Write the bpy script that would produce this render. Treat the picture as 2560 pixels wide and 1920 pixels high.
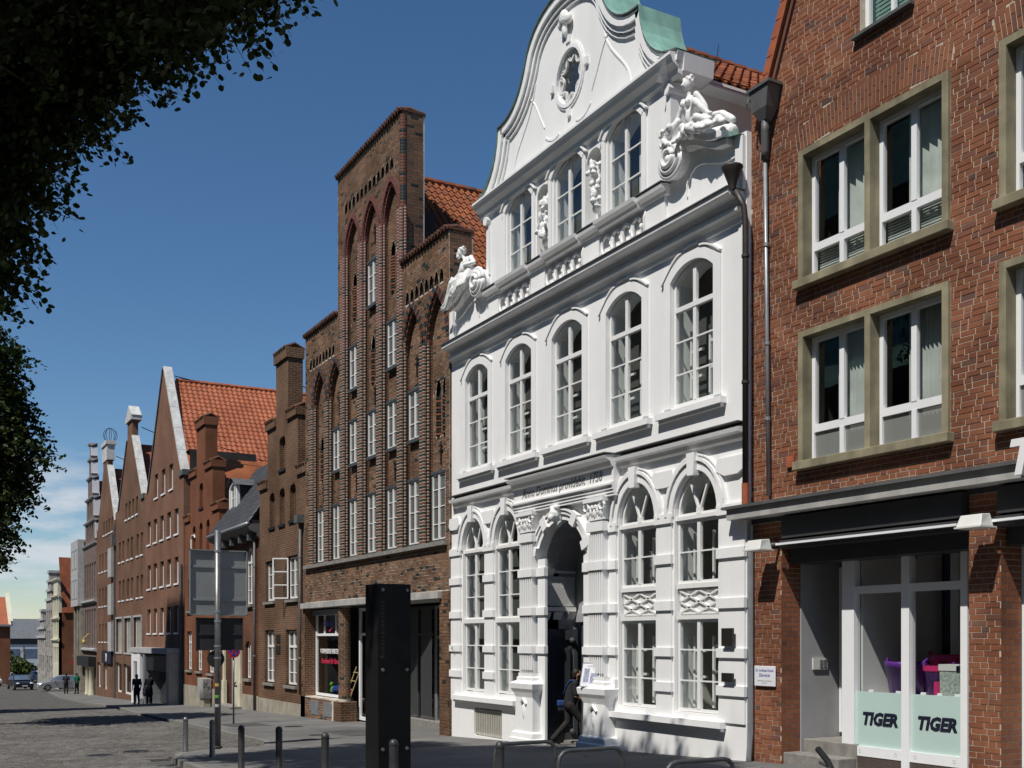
import bpy, math, random
from mathutils import Vector, Matrix
from mathutils.geometry import tessellate_polygon
random.seed(7)
for o in list(bpy.data.objects): bpy.data.objects.remove(o)
SC = bpy.context.scene
COL = SC.collection
PI = math.pi
R_ = math.radians

# ---------------------------------------------------------------- camera, sky, sun
CAM = (0.0, -12.8, 2.15)
FPX = 2700.0                      # focal length in pixels of the 2560 px wide photograph
TH = math.atan(1495.0 / FPX)      # angle between the view axis and the row of facades
cam = bpy.data.cameras.new('camera')
cam.sensor_width = 36.0
cam.lens = 36.0 * FPX / 2560.0
cam.shift_y = (1597.0 - 960.0) / 2560.0
cam.clip_end = 3000.0
cam_o = bpy.data.objects.new('camera', cam); COL.objects.link(cam_o)
cam_o.location = CAM
cam_o.rotation_euler = (PI / 2, 0, PI / 2 - TH)
SC.camera = cam_o

SUN_EL = R_(55.7); SUN_OFF = R_(23.0)
SDIR = Vector((math.sin(SUN_OFF) * math.cos(SUN_EL), -math.cos(SUN_OFF) * math.cos(SUN_EL), math.sin(SUN_EL)))
sl = bpy.data.lights.new('sun', 'SUN'); sl.energy = 4.8; sl.angle = R_(0.53); sl.color = (1.0, 0.955, 0.89)
so = bpy.data.objects.new('sun', sl); COL.objects.link(so)
so.rotation_euler = SDIR.to_track_quat('Z', 'Y').to_euler(); so.location = (0, -40, 60)

W = bpy.data.worlds.new('World'); SC.world = W; W.use_nodes = True
nt = W.node_tree; nt.nodes.clear()
wo = nt.nodes.new('ShaderNodeOutputWorld'); bg = nt.nodes.new('ShaderNodeBackground')
sky = nt.nodes.new('ShaderNodeTexSky'); sky.sky_type = 'NISHITA'; sky.sun_disc = False
sky.sun_elevation = SUN_EL; sky.sun_rotation = math.atan2(SDIR.x, SDIR.y)
sky.air_density = 1.0; sky.dust_density = 0.0; sky.ozone_density = 4.0; sky.altitude = 20
bg.inputs['Strength'].default_value = 0.09
# fair-weather clouds low over the horizon
tc = nt.nodes.new('ShaderNodeTexCoord'); sep = nt.nodes.new('ShaderNodeSeparateXYZ')
nt.links.new(tc.outputs['Generated'], sep.inputs[0])
mp = nt.nodes.new('ShaderNodeMapping'); mp.inputs['Scale'].default_value = (6, 6, 26); mp.inputs['Location'].default_value = (3.1, 1.7, .35)
nt.links.new(tc.outputs['Generated'], mp.inputs[0])
nz = nt.nodes.new('ShaderNodeTexNoise'); nz.inputs['Scale'].default_value = 1.0; nz.inputs['Detail'].default_value = 7; nz.inputs['Roughness'].default_value = .58
nt.links.new(mp.outputs[0], nz.inputs['Vector'])
r1 = nt.nodes.new('ShaderNodeValToRGB'); r1.color_ramp.elements[0].position = .44; r1.color_ramp.elements[1].position = .57
nt.links.new(nz.outputs['Fac'], r1.inputs[0])
r2 = nt.nodes.new('ShaderNodeValToRGB')     # cloud band by elevation
for e in list(r2.color_ramp.elements)[1:]: r2.color_ramp.elements.remove(e)
r2.color_ramp.elements[0].position = 0.0; r2.color_ramp.elements[0].color = (.8, .8, .8, 1)
for p, v in ((.045, .8), (.12, .75), (.17, 0.0)):
    e = r2.color_ramp.elements.new(p); e.color = (v, v, v, 1)
nt.links.new(sep.outputs['Z'], r2.inputs[0])
mul = nt.nodes.new('ShaderNodeMath'); mul.operation = 'MULTIPLY'
nt.links.new(r1.outputs[0], mul.inputs[0]); nt.links.new(r2.outputs[0], mul.inputs[1])
hs = nt.nodes.new('ShaderNodeHueSaturation'); hs.inputs['Saturation'].default_value = 1.16; hs.inputs['Value'].default_value = 1.0
nt.links.new(sky.outputs[0], hs.inputs['Color'])
mx = nt.nodes.new('ShaderNodeMixRGB'); mx.inputs[2].default_value = (7.4, 7.7, 8.2, 1)
nt.links.new(mul.outputs[0], mx.inputs[0]); nt.links.new(hs.outputs[0], mx.inputs[1])
nt.links.new(mx.outputs[0], bg.inputs['Color']); nt.links.new(bg.outputs[0], wo.inputs['Surface'])

SC.render.engine = 'CYCLES'
SC.view_settings.view_transform = 'Standard'; SC.view_settings.look = 'None'
SC.view_settings.gamma = 1.0; SC.view_settings.use_curve_mapping = False
SC.view_settings.exposure = 0.0
SC.cycles.max_bounces = 6; SC.cycles.transparent_max_bounces = 12
try: SC.cycles.use_denoising = True
except Exception: pass

# ---------------------------------------------------------------- materials
MATS = {}
def newmat(name):
    m = bpy.data.materials.new(name); m.use_nodes = True
    t = m.node_tree; b = t.nodes['Principled BSDF']; MATS[name] = m
    return m, t, b
def setin(b, k, v):
    for kk in ([k] if isinstance(k, str) else k):
        if kk in b.inputs: b.inputs[kk].default_value = v; return
def rgb(c, k=1.0): return (min(c[0]*k, 1), min(c[1]*k, 1), min(c[2]*k, 1), 1)
def wnoise(t, scale, detail=5, stretch=(1, 1, 1), rough=.55):
    g = t.nodes.new('ShaderNodeNewGeometry'); m = t.nodes.new('ShaderNodeMapping'); m.inputs['Scale'].default_value = stretch
    n = t.nodes.new('ShaderNodeTexNoise'); n.inputs['Scale'].default_value = scale; n.inputs['Detail'].default_value = detail; n.inputs['Roughness'].default_value = rough
    t.links.new(g.outputs['Position'], m.inputs[0]); t.links.new(m.outputs[0], n.inputs['Vector'])
    return n.outputs['Fac']
def ramp(t, fac, stops, mode='LINEAR'):
    r = t.nodes.new('ShaderNodeValToRGB'); cr = r.color_ramp; cr.interpolation = mode
    while len(cr.elements) > 1: cr.elements.remove(cr.elements[-1])
    cr.elements[0].position = stops[0][0]; cr.elements[0].color = rgb(stops[0][1])
    for p, c in stops[1:]:
        e = cr.elements.new(p); e.color = rgb(c)
    t.links.new(fac, r.inputs[0]); return r.outputs[0]
def mixc(t, fac, a, b, mode='MIX'):
    m = t.nodes.new('ShaderNodeMixRGB'); m.blend_type = mode
    for i, x in ((0, fac), (1, a), (2, b)):
        if hasattr(x, 'is_linked') or hasattr(x, 'links'): t.links.new(x, m.inputs[i])
        else: m.inputs[i].default_value = x
    return m.outputs[0]
def bumpn(t, b, h, strength, dist=.01):
    n = t.nodes.new('ShaderNodeBump'); n.inputs['Strength'].default_value = strength; n.inputs['Distance'].default_value = dist
    t.links.new(h, n.inputs['Height']); t.links.new(n.outputs[0], b.inputs['Normal'])
def mat(name, col, rough=.75, var=.12, sc=2.0, bump=0.0, bsc=60., metal=0., spec=.35, streak=0.0, stain=None):
    m, t, b = newmat(name)
    c = ramp(t, wnoise(t, sc, 6), [(.3, rgb(col, 1 - var)[:3]), (.72, rgb(col, 1 + var)[:3])])
    if streak: c = mixc(t, streak, c, ramp(t, wnoise(t, 1.0, 5, (3, 3, .25)), [(.38, (.25, .25, .24)), (.58, (1, 1, 1))]), 'MULTIPLY')
    if stain: c = mixc(t, ramp(t, wnoise(t, .55, 6), [(.5, (0, 0, 0)), (.68, (1, 1, 1))]), c, rgb(stain))
    t.links.new(c, b.inputs['Base Color'])
    b.inputs['Roughness'].default_value = rough; b.inputs['Metallic'].default_value = metal
    setin(b, ('Specular IOR Level', 'Specular'), spec)
    if bump: bumpn(t, b, wnoise(t, bsc, 4), bump)
    return m
def island_rand(t):
    g = t.nodes.new('ShaderNodeNewGeometry'); o = t.nodes.new('ShaderNodeObjectInfo')
    a = t.nodes.new('ShaderNodeMath'); a.operation = 'ADD'; f = t.nodes.new('ShaderNodeMath'); f.operation = 'FRACT'
    t.links.new(g.outputs['Random Per Island'], a.inputs[0]); t.links.new(o.outputs['Random'], a.inputs[1]); t.links.new(a.outputs[0], f.inputs[0])
    return f.outputs[0]
def mat_piece(name, stops, rough=.85, var=.25, sc=14., bump=.35, bsc=90., spec=.25, stain=None, mode='LINEAR'):
    """material for loose pieces (bricks, tiles, setts): one colour per piece"""
    m, t, b = newmat(name)
    c = ramp(t, island_rand(t), stops, mode)
    c = mixc(t, 1.0, c, ramp(t, wnoise(t, sc, 5), [(.3, (1 - var,)*3), (.7, (1, 1, 1))]), 'MULTIPLY')
    if stain: c = mixc(t, 1.0, c, ramp(t, wnoise(t, .8, 6), [(.42, stain), (.6, (1, 1, 1))]), 'MULTIPLY')
    t.links.new(c, b.inputs['Base Color']); b.inputs['Roughness'].default_value = rough
    setin(b, ('Specular IOR Level', 'Specular'), spec)
    if bump: bumpn(t, b, wnoise(t, bsc, 4), bump, .004)
    return m
def mat_brickwall(name, c1, c2, mortar, bw=.25, bh=.083, ms=.011, soot=(.55, .5, .46), var=.4):
    """brickwork too far away to tell the bricks apart; follows the wall's own direction"""
    m, t, b = newmat(name)
    g = t.nodes.new('ShaderNodeNewGeometry'); sp = t.nodes.new('ShaderNodeSeparateXYZ'); sn = t.nodes.new('ShaderNodeSeparateXYZ')
    t.links.new(g.outputs['Position'], sp.inputs[0]); t.links.new(g.outputs['Normal'], sn.inputs[0])
    ab = t.nodes.new('ShaderNodeMath'); ab.operation = 'ABSOLUTE'; t.links.new(sn.outputs['X'], ab.inputs[0])
    gt = t.nodes.new('ShaderNodeMath'); gt.operation = 'GREATER_THAN'; gt.inputs[1].default_value = .7; t.links.new(ab.outputs[0], gt.inputs[0])
    u = t.nodes.new('ShaderNodeMix'); t.links.new(gt.outputs[0], u.inputs[0]); t.links.new(sp.outputs['X'], u.inputs[2]); t.links.new(sp.outputs['Y'], u.inputs[3])
    cb = t.nodes.new('ShaderNodeCombineXYZ'); t.links.new(u.outputs[0], cb.inputs[0]); t.links.new(sp.outputs['Z'], cb.inputs[1])
    br = t.nodes.new('ShaderNodeTexBrick'); t.links.new(cb.outputs[0], br.inputs['Vector'])
    br.inputs['Color1'].default_value = rgb(c1); br.inputs['Color2'].default_value = rgb(c2); br.inputs['Mortar'].default_value = rgb(mortar)
    br.inputs['Scale'].default_value = 1.0; br.inputs['Mortar Size'].default_value = ms; br.inputs['Brick Width'].default_value = bw; br.inputs['Row Height'].default_value = bh
    br.inputs['Bias'].default_value = 0.0
    c = mixc(t, 1.0, br.outputs['Color'], ramp(t, wnoise(t, 12., 4), [(.3, (1 - var,)*3), (.7, (1.0,)*3)]), 'MULTIPLY')
    c = mixc(t, 1.0, c, ramp(t, wnoise(t, .45, 7), [(.36, soot), (.62, (1, 1, 1))]), 'MULTIPLY')
    t.links.new(c, b.inputs['Base Color']); b.inputs['Roughness'].default_value = .9
    setin(b, ('Specular IOR Level', 'Specular'), .2)
    inv = t.nodes.new('ShaderNodeMath'); inv.operation = 'SUBTRACT'; inv.inputs[0].default_value = 1.0; t.links.new(br.outputs['Fac'], inv.inputs[1])
    bumpn(t, b, inv.outputs[0], .5, .01)
    return m
def mat_glass(name, tint=(.9, .93, .92), refl=1.0, body=0.0, bodycol=(.02, .02, .02)):
    m, t, b = newmat(name); t.nodes.remove(b); out = t.nodes['Material Output']
    tr = t.nodes.new('ShaderNodeBsdfTransparent'); tr.inputs[0].default_value = rgb(tint)
    gl = t.nodes.new('ShaderNodeBsdfGlossy'); gl.inputs['Roughness'].default_value = .015; gl.inputs[0].default_value = (1, 1, 1, 1)
    ge = t.nodes.new('ShaderNodeNewGeometry'); dt = t.nodes.new('ShaderNodeVectorMath'); dt.operation = 'DOT_PRODUCT'
    t.links.new(ge.outputs['Normal'], dt.inputs[0]); t.links.new(ge.outputs['Incoming'], dt.inputs[1])
    def mth(op, a, b=None):                         # Schlick reflectance, the same from both sides of the pane
        q = t.nodes.new('ShaderNodeMath'); q.operation = op
        for i_, x in enumerate((a, b)):
            if x is None: continue
            if isinstance(x, float): q.inputs[i_].default_value = x
            else: t.links.new(x, q.inputs[i_])
        return q.outputs[0]
    f5 = mth('POWER', mth('SUBTRACT', 1.0, mth('ABSOLUTE', dt.outputs['Value'])), 5.0)
    k = t.nodes.new('ShaderNodeMath'); k.operation = 'MULTIPLY'; k.inputs[1].default_value = refl; t.links.new(mth('ADD', mth('MULTIPLY', f5, .9), .075), k.inputs[0])
    n = t.nodes.new('ShaderNodeBump'); n.inputs['Strength'].default_value = .05; n.inputs['Distance'].default_value = .02; t.links.new(wnoise(t, 1.3, 2), n.inputs['Height'])
    t.links.new(n.outputs[0], gl.inputs['Normal'])
    a = tr.outputs[0]
    if body:
        d = t.nodes.new('ShaderNodeBsdfDiffuse'); d.inputs[0].default_value = rgb(bodycol); q = t.nodes.new('ShaderNodeMixShader'); q.inputs[0].default_value = body
        t.links.new(a, q.inputs[1]); t.links.new(d.outputs[0], q.inputs[2]); a = q.outputs[0]
    mx = t.nodes.new('ShaderNodeMixShader'); t.links.new(k.outputs[0], mx.inputs[0]); t.links.new(a, mx.inputs[1]); t.links.new(gl.outputs[0], mx.inputs[2])
    t.links.new(mx.outputs[0], out.inputs['Surface']); return m
def mat_leaf(name, dark, light):
    m, t, b = newmat(name); out = t.nodes['Material Output']
    c = ramp(t, island_rand(t), [(0., dark), (1., light)])
    t.links.new(c, b.inputs['Base Color']); b.inputs['Roughness'].default_value = .6; setin(b, ('Specular IOR Level', 'Specular'), .25)
    tl = t.nodes.new('ShaderNodeBsdfTranslucent'); t.links.new(mixc(t, 1.0, c, (1.1, 1.25, .45, 1), 'MULTIPLY'), tl.inputs[0])
    mx = t.nodes.new('ShaderNodeMixShader'); mx.inputs[0].default_value = .22
    t.links.new(b.outputs[0], mx.inputs[1]); t.links.new(tl.outputs[0], mx.inputs[2]); t.links.new(mx.outputs[0], out.inputs['Surface']); return m

mat('stucco', (.82, .82, .81), .85, .03, 1.2, .10, 45, streak=.05)
mat('stucco_trim', (.82, .82, .81), .8, .03, 2.5, .10, 60, streak=.05)
mat('roughcast', (.62, .62, .60), .95, .1, 8, 1.0, 34)
mat('white_paint', (.78, .78, .76), .45, .03, 6, spec=.45)
mat('pvc_white', (.80, .81, .82), .4, .02, 6, spec=.5)
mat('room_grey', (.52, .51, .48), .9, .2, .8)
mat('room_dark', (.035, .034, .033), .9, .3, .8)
mat('room_white', (.62, .61, .6), .9, .05, .8)
mat('curtain', (.50, .53, .50), .95, .22, 2.0, stain=None)
mat('net_curtain', (.33, .33, .32), .95, .15, 1.2)
mat('copper_green', (.25, .46, .38), .65, .2, 3.0, .1, 30, stain=(.15, .27, .22), streak=.25)
mat('lead', (.10, .10, .10), .55, .25, 3.0, .1, 20, spec=.5)
mat('gutter_brown', (.035, .028, .025), .5, .25, 4.0, spec=.5)
mat('zinc', (.30, .32, .34), .45, .15, 5.0, metal=.5)
mat('door_grey', (.062, .07, .078), .45, .2, 3.0, spec=.5)
mat('iron', (.015, .015, .016), .6, .2, 8, spec=.4)
mat('grille_cream', (.45, .43, .37), .6, .1, 8)
mat('bronze', (.05, .045, .04), .45, .25, 20, metal=.6)
mat('mortar_a', (.48, .41, .32), .95, .2, 6, .3, 80)
mat('mortar_shaft', (.34, .30, .25), .95, .3, 4, .3, 60)
mat('mortar_b', (.56, .51, .43), .95, .25, 4, .4, 70, stain=(.22, .19, .16))
mat('sandstone', (.27, .24, .155), .9, .3, 2.4, .25, 50, streak=.35)
mat('concrete', (.40, .39, .37), .9, .2, 3, .3, 60, streak=.2)
mat('concrete_light', (.55, .55, .53), .9, .15, 3, .2, 60, streak=.25)
mat('plinth_cement', (.33, .30, .24), .95, .25, 1.5, .3, 50, streak=.2)
mat('fascia_dark', (.045, .046, .048), .5, .15, 3)
mat('plaster_grey', (.33, .33, .34), .85, .08, 2, .1, 60)
mat('granite', (.09, .07, .06), .35, .5, 60, spec=.5)
mat('step_stone', (.22, .21, .19), .85, .25, 6, .2, 60)
mat('asphalt', (.075, .074, .071), .9, .22, 1.1, .5, 140, stain=(.10, .098, .09))
mat('pavement', (.15, .146, .138), .9, .2, .9, .4, 120, stain=(.115, .112, .106))
mat('kerb', (.19, .185, .17), .85, .25, 5, .3, 70)
mat('road_bed', (.085, .082, .075), .95, .3, 3, .5, 90)
mat('far_ground', (.08, .08, .07), .95, .2, .2)
mat('steel_post', (.20, .205, .21), .42, .2, 6, metal=.7)
mat('post_dark', (.05, .05, .052), .45, .25, 6, metal=.3)
mat('stand_steel', (.085, .087, .09), .5, .25, 8, metal=.5)
mat('stele_black', (.0035, .0035, .004), .4, .3, 4, spec=.2)
mat('stele_side', (.011, .011, .0115), .6, .2, 5, spec=.15)
mat('stele_text', (.03, .03, .03), .5, .0, 5)
mat('sign_back', (.27, .28, .28), .55, .08, 3, metal=.35)
mat('sign_back_dark', (.03, .03, .032), .6, .15, 3)
mat('red_sign', (.50, .03, .04), .4, .05, 4); mat('blue_sign', (.02, .05, .33), .4, .05, 4)
mat('letter_white', (.80, .80, .80), .5, .02, 4); mat('letter_navy', (.012, .013, .03), .5, .05, 4)
mat('letter_blue', (.10, .13, .42), .6, .05, 4); mat('letter_grey', (.4, .4, .42), .6, .05, 4); mat('letter_red', (.6, .03, .09), .5, .05, 4)
mat('letter_shade', (.16, .16, .155), .8, .05, 4)
mat('frosted', (.46, .60, .56), .35, .03, 1.5, spec=.5)
mat('tub_purple', (.12, .03, .24), .35, .08, 3, spec=.5); mat('tub_pink', (.6, .03, .16), .4, .08, 3, spec=.5); mat('tub_blue', (.03, .2, .5), .4, .08, 3)
mat('toy_green', (.12, .35, .06), .6, .1, 4); mat('toy_yellow', (.5, .35, .08), .6, .1, 4); mat('wood_pale', (.42, .33, .16), .7, .2, 8)
mat('gift_paper', (.34, .40, .36), .6, .5, 24, stain=(.45, .22, .25))
mat('blind_backdrop_grey', (.075, .075, .07), .9, .1, 1.2)
mat('paper', (.72, .72, .76), .6, .03, 4); mat('paper_grey', (.30, .32, .42), .6, .6, 30)
mat('lamp_white', (.66, .66, .62), .45, .05, 4)
mat('skin', (.48, .27, .19), .55, .08, 10); mat('hair_dark', (.02, .014, .01), .6, .3, 40)
mat('tee_black', (.016, .016, .018), .85, .25, 12); mat('trouser_dark', (.020, .019, .018), .85, .3, 10); mat('bag_blue', (.015, .05, .17), .7, .2, 8); mat('bag_dark', (.012, .016, .03), .7, .2, 8)
mat('shoe_black', (.01, .01, .01), .5, .2, 8); mat('cloth_navy', (.015, .018, .04), .85, .2, 8); mat('cloth_green', (.01, .16, .09), .85, .2, 8)
mat('car_silver', (.42, .44, .46), .3, .03, 2, metal=.6, spec=.6); mat('car_black', (.012, .012, .016), .25, .05, 2, spec=.6); mat('car_blue', (.06, .09, .2), .3, .05, 2, spec=.6); mat('car_white', (.6, .6, .6), .3, .03, 2, spec=.6)
mat('tyre', (.012, .012, .012), .85, .2, 20); mat('rim', (.35, .35, .36), .35, .1, 9, metal=.8); mat('lamp_glass', (.7, .72, .75), .15, .02, 3, spec=.7)
mat('bark', (.05, .042, .033), .95, .4, 5, .8, 25)
mat('statue', (.78, .78, .76), .75, .12, 7, .3, 40, streak=.12)
mat('clay_verge', (.34, .10, .045), .85, .2, 5, .3, 40)
mat('far_white', (.50, .52, .54), .8, .08, .6); mat('far_cream', (.56, .53, .40), .85, .15, 1.2); mat('far_stone', (.30, .28, .25), .9, .5, 1.6, .6, 6); mat('far_window', (.10, .14, .2), .3, .3, .7)
mat('slate_side', (.045, .045, .05), .7, .3, 5)
mat('renaissance', (.16, .115, .10), .9, .25, 2, .3, 30); mat('band_stone', (.40, .40, .40), .85, .15, 3)
mat('cabinet', (.34, .34, .32), .7, .25, 9, stain=(.12, .12, .12)); mat('graffiti', (.05, .06, .055), .6, .3, 9)
mat('blind_green', (.20, .34, .24), .8, .08, 5)
mat('pale_panel', (.50, .48, .42), .75, .12, 3)

mat_piece('brick_a', [(0, (.245, .092, .050)), (.4, (.285, .108, .056)), (.75, (.31, .124, .064)), (.88, (.235, .095, .060)), (.96, (.20, .09, .065)), (.975, (.13, .075, .06)), (1, (.35, .17, .09))], var=.18, stain=(.66, .64, .62))
mat_piece('brick_b', [(0, (.175, .105, .066)), (.3, (.23, .128, .077)), (.55, (.27, .15, .086)), (.72, (.21, .13, .083)), (.87, (.31, .165, .085)), (.88, (.045, .048, .04)), (.94, (.03, .035, .03)), (.95, (.22, .155, .11)), (1, (.17, .11, .075))], stain=(.62, .6, .58))
mat_piece('shaft_red', [(0, (.14, .052, .032)), (.5, (.21, .085, .047)), (1, (.17, .066, .046))], bump=.2)
mat_piece('shaft_purple', [(0, (.16, .06, .055)), (1, (.22, .085, .07))], bump=.2)
mat_piece('shaft_dark', [(0, (.016, .022, .017)), (.6, (.03, .034, .026)), (1, (.055, .045, .03))], rough=.35, bump=.2, spec=.5)
mat_piece('tile_b', [(0, (.24, .075, .03)), (.5, (.34, .115, .045)), (.8, (.28, .085, .04)), (1, (.15, .07, .045))], stain=(.7, .68, .66))
mat_piece('tile_e', [(0, (.36, .11, .055)), (1, (.44, .15, .075))], var=.15, stain=(.85, .84, .83))
mat_piece('tile_w', [(0, (.22, .065, .03)), (1, (.33, .105, .045))], stain=(.7, .66, .62))
mat_piece('tile_old', [(0, (.07, .04, .03)), (.6, (.12, .06, .04)), (1, (.16, .08, .05))])
mat_piece('tile_dark', [(0, (.02, .02, .022)), (1, (.05, .05, .052))], rough=.4, spec=.5)
mat_piece('sett', [(0, (.11, .105, .096)), (.4, (.155, .148, .136)), (.75, (.19, .182, .166)), (1, (.13, .12, .115))], bump=.5, bsc=70, stain=(.75, .74, .72))
mat_brickwall('bw_c', (.225, .105, .052), (.15, .08, .046), (.29, .23, .17))
mat_brickwall('bw_c2', (.26, .088, .04), (.21, .078, .04), (.25, .13, .08), soot=(.7, .66, .62), var=.25)
mat_brickwall('bw_d', (.23, .088, .045), (.18, .076, .046), (.24, .14, .1), soot=(.6, .56, .53))
mat_brickwall('bw_e', (.26, .12, .072), (.20, .095, .06), (.28, .19, .14), soot=(.72, .7, .68), var=.2)
mat_brickwall('bw_f', (.22, .108, .062), (.17, .088, .054), (.24, .165, .12), soot=(.7, .68, .66), var=.2)
mat_brickwall('bw_church', (.16, .06, .04), (.12, .05, .035), (.2, .15, .12))
mat_glass('glass'); mat_glass('glass_dark', (.55, .58, .57)); mat_glass('glass_grey', (.5, .52, .52), 1.0, .45, (.26, .26, .25))
mat_glass('glass_obscure', (.5, .52, .5), .8, .6, (.34, .35, .33))
mat_leaf('leaf_linden', (.014, .026, .006), (.042, .066, .014)); mat_leaf('leaf_far', (.03, .055, .012), (.10, .14, .03))
# ---------------------------------------------------------------- geometry helpers
def link(name, me, m=None, parent=None, smooth=False):
    o = bpy.data.objects.new(name, me); COL.objects.link(o)
    if m and not me.materials: me.materials.append(MATS[m])
    if parent: o.parent = parent; o.matrix_parent_inverse = Matrix.Translation(-Vector(parent_world(parent)))
    if smooth and len(me.polygons): me.polygons.foreach_set('use_smooth', [True] * len(me.polygons))
    return o
def parent_world(p): return p.location
def thing(name, label, cat, loc=(0, 0, 0), group=None, kind=None):
    o = bpy.data.objects.new(name, None); COL.objects.link(o); o.location = loc; o.empty_display_size = .2
    o['label'] = label; o['category'] = cat
    if group: o['group'] = group
    if kind: o['kind'] = kind
    return o
def tag(o, label, cat, group=None):
    o['label'] = label; o['category'] = cat
    if group: o['group'] = group
    return o
def struct(o): o['kind'] = 'structure'; return o
def stuff(o): o['kind'] = 'stuff'; return o

def intervals(polys, z):
    xs = []
    for p in polys:
        n = len(p)
        for i in range(n):
            (x0, z0), (x1, z1) = p[i], p[(i + 1) % n]
            if (z0 <= z) != (z1 <= z): xs.append(x0 + (z - z0) / (z1 - z0) * (x1 - x0))
    xs.sort(); return [(xs[i], xs[i + 1]) for i in range(0, len(xs) - 1, 2)]
def rect(x0, x1, z0, z1): return [(x0, z0), (x1, z0), (x1, z1), (x0, z1)]
def arch(x0, x1, z0, zs, rise, n=12, kind='ell'):
    """opening outline: jambs up to the springing zs, then an arch of the given rise"""
    c = (x0 + x1) / 2; h = (x1 - x0) / 2; pts = [(x0, z0), (x1, z0)]
    if kind == 'ell':
        for i in range(n + 1):
            a = PI * i / n; pts.append((c + h * math.cos(a), zs + rise * math.sin(a)))
    elif kind == 'seg':
        r = (h * h + rise * rise) / (2 * rise); a0 = math.asin(min(1, h / r))
        for i in range(n + 1):
            a = a0 - 2 * a0 * i / n; pts.append((c + r * math.sin(a), zs + rise - r + r * math.cos(a)))
    else:                                   # pointed
        k = n // 2
        r = (rise * rise + h * h) / (2 * h); am = math.asin(min(1, rise / r))
        for i in range(k + 1): a = am * i / k; pts.append((x1 - r + r * math.cos(a), zs + r * math.sin(a)))
        for i in range(k - 1, -1, -1): a = am * i / k; pts.append((x0 + r - r * math.cos(a), zs + r * math.sin(a)))
    return pts
def mirror(pts, c): return [(2 * c - x, z) for x, z in pts]
def bez(p0, p1, p2, p3, n=10):
    o = []
    for i in range(n + 1):
        t = i / n; s = 1 - t
        o.append(tuple(s**3*a + 3*s*s*t*b + 3*s*t*t*c + t**3*d for a, b, c, d in zip(p0, p1, p2, p3)))
    return o

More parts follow.
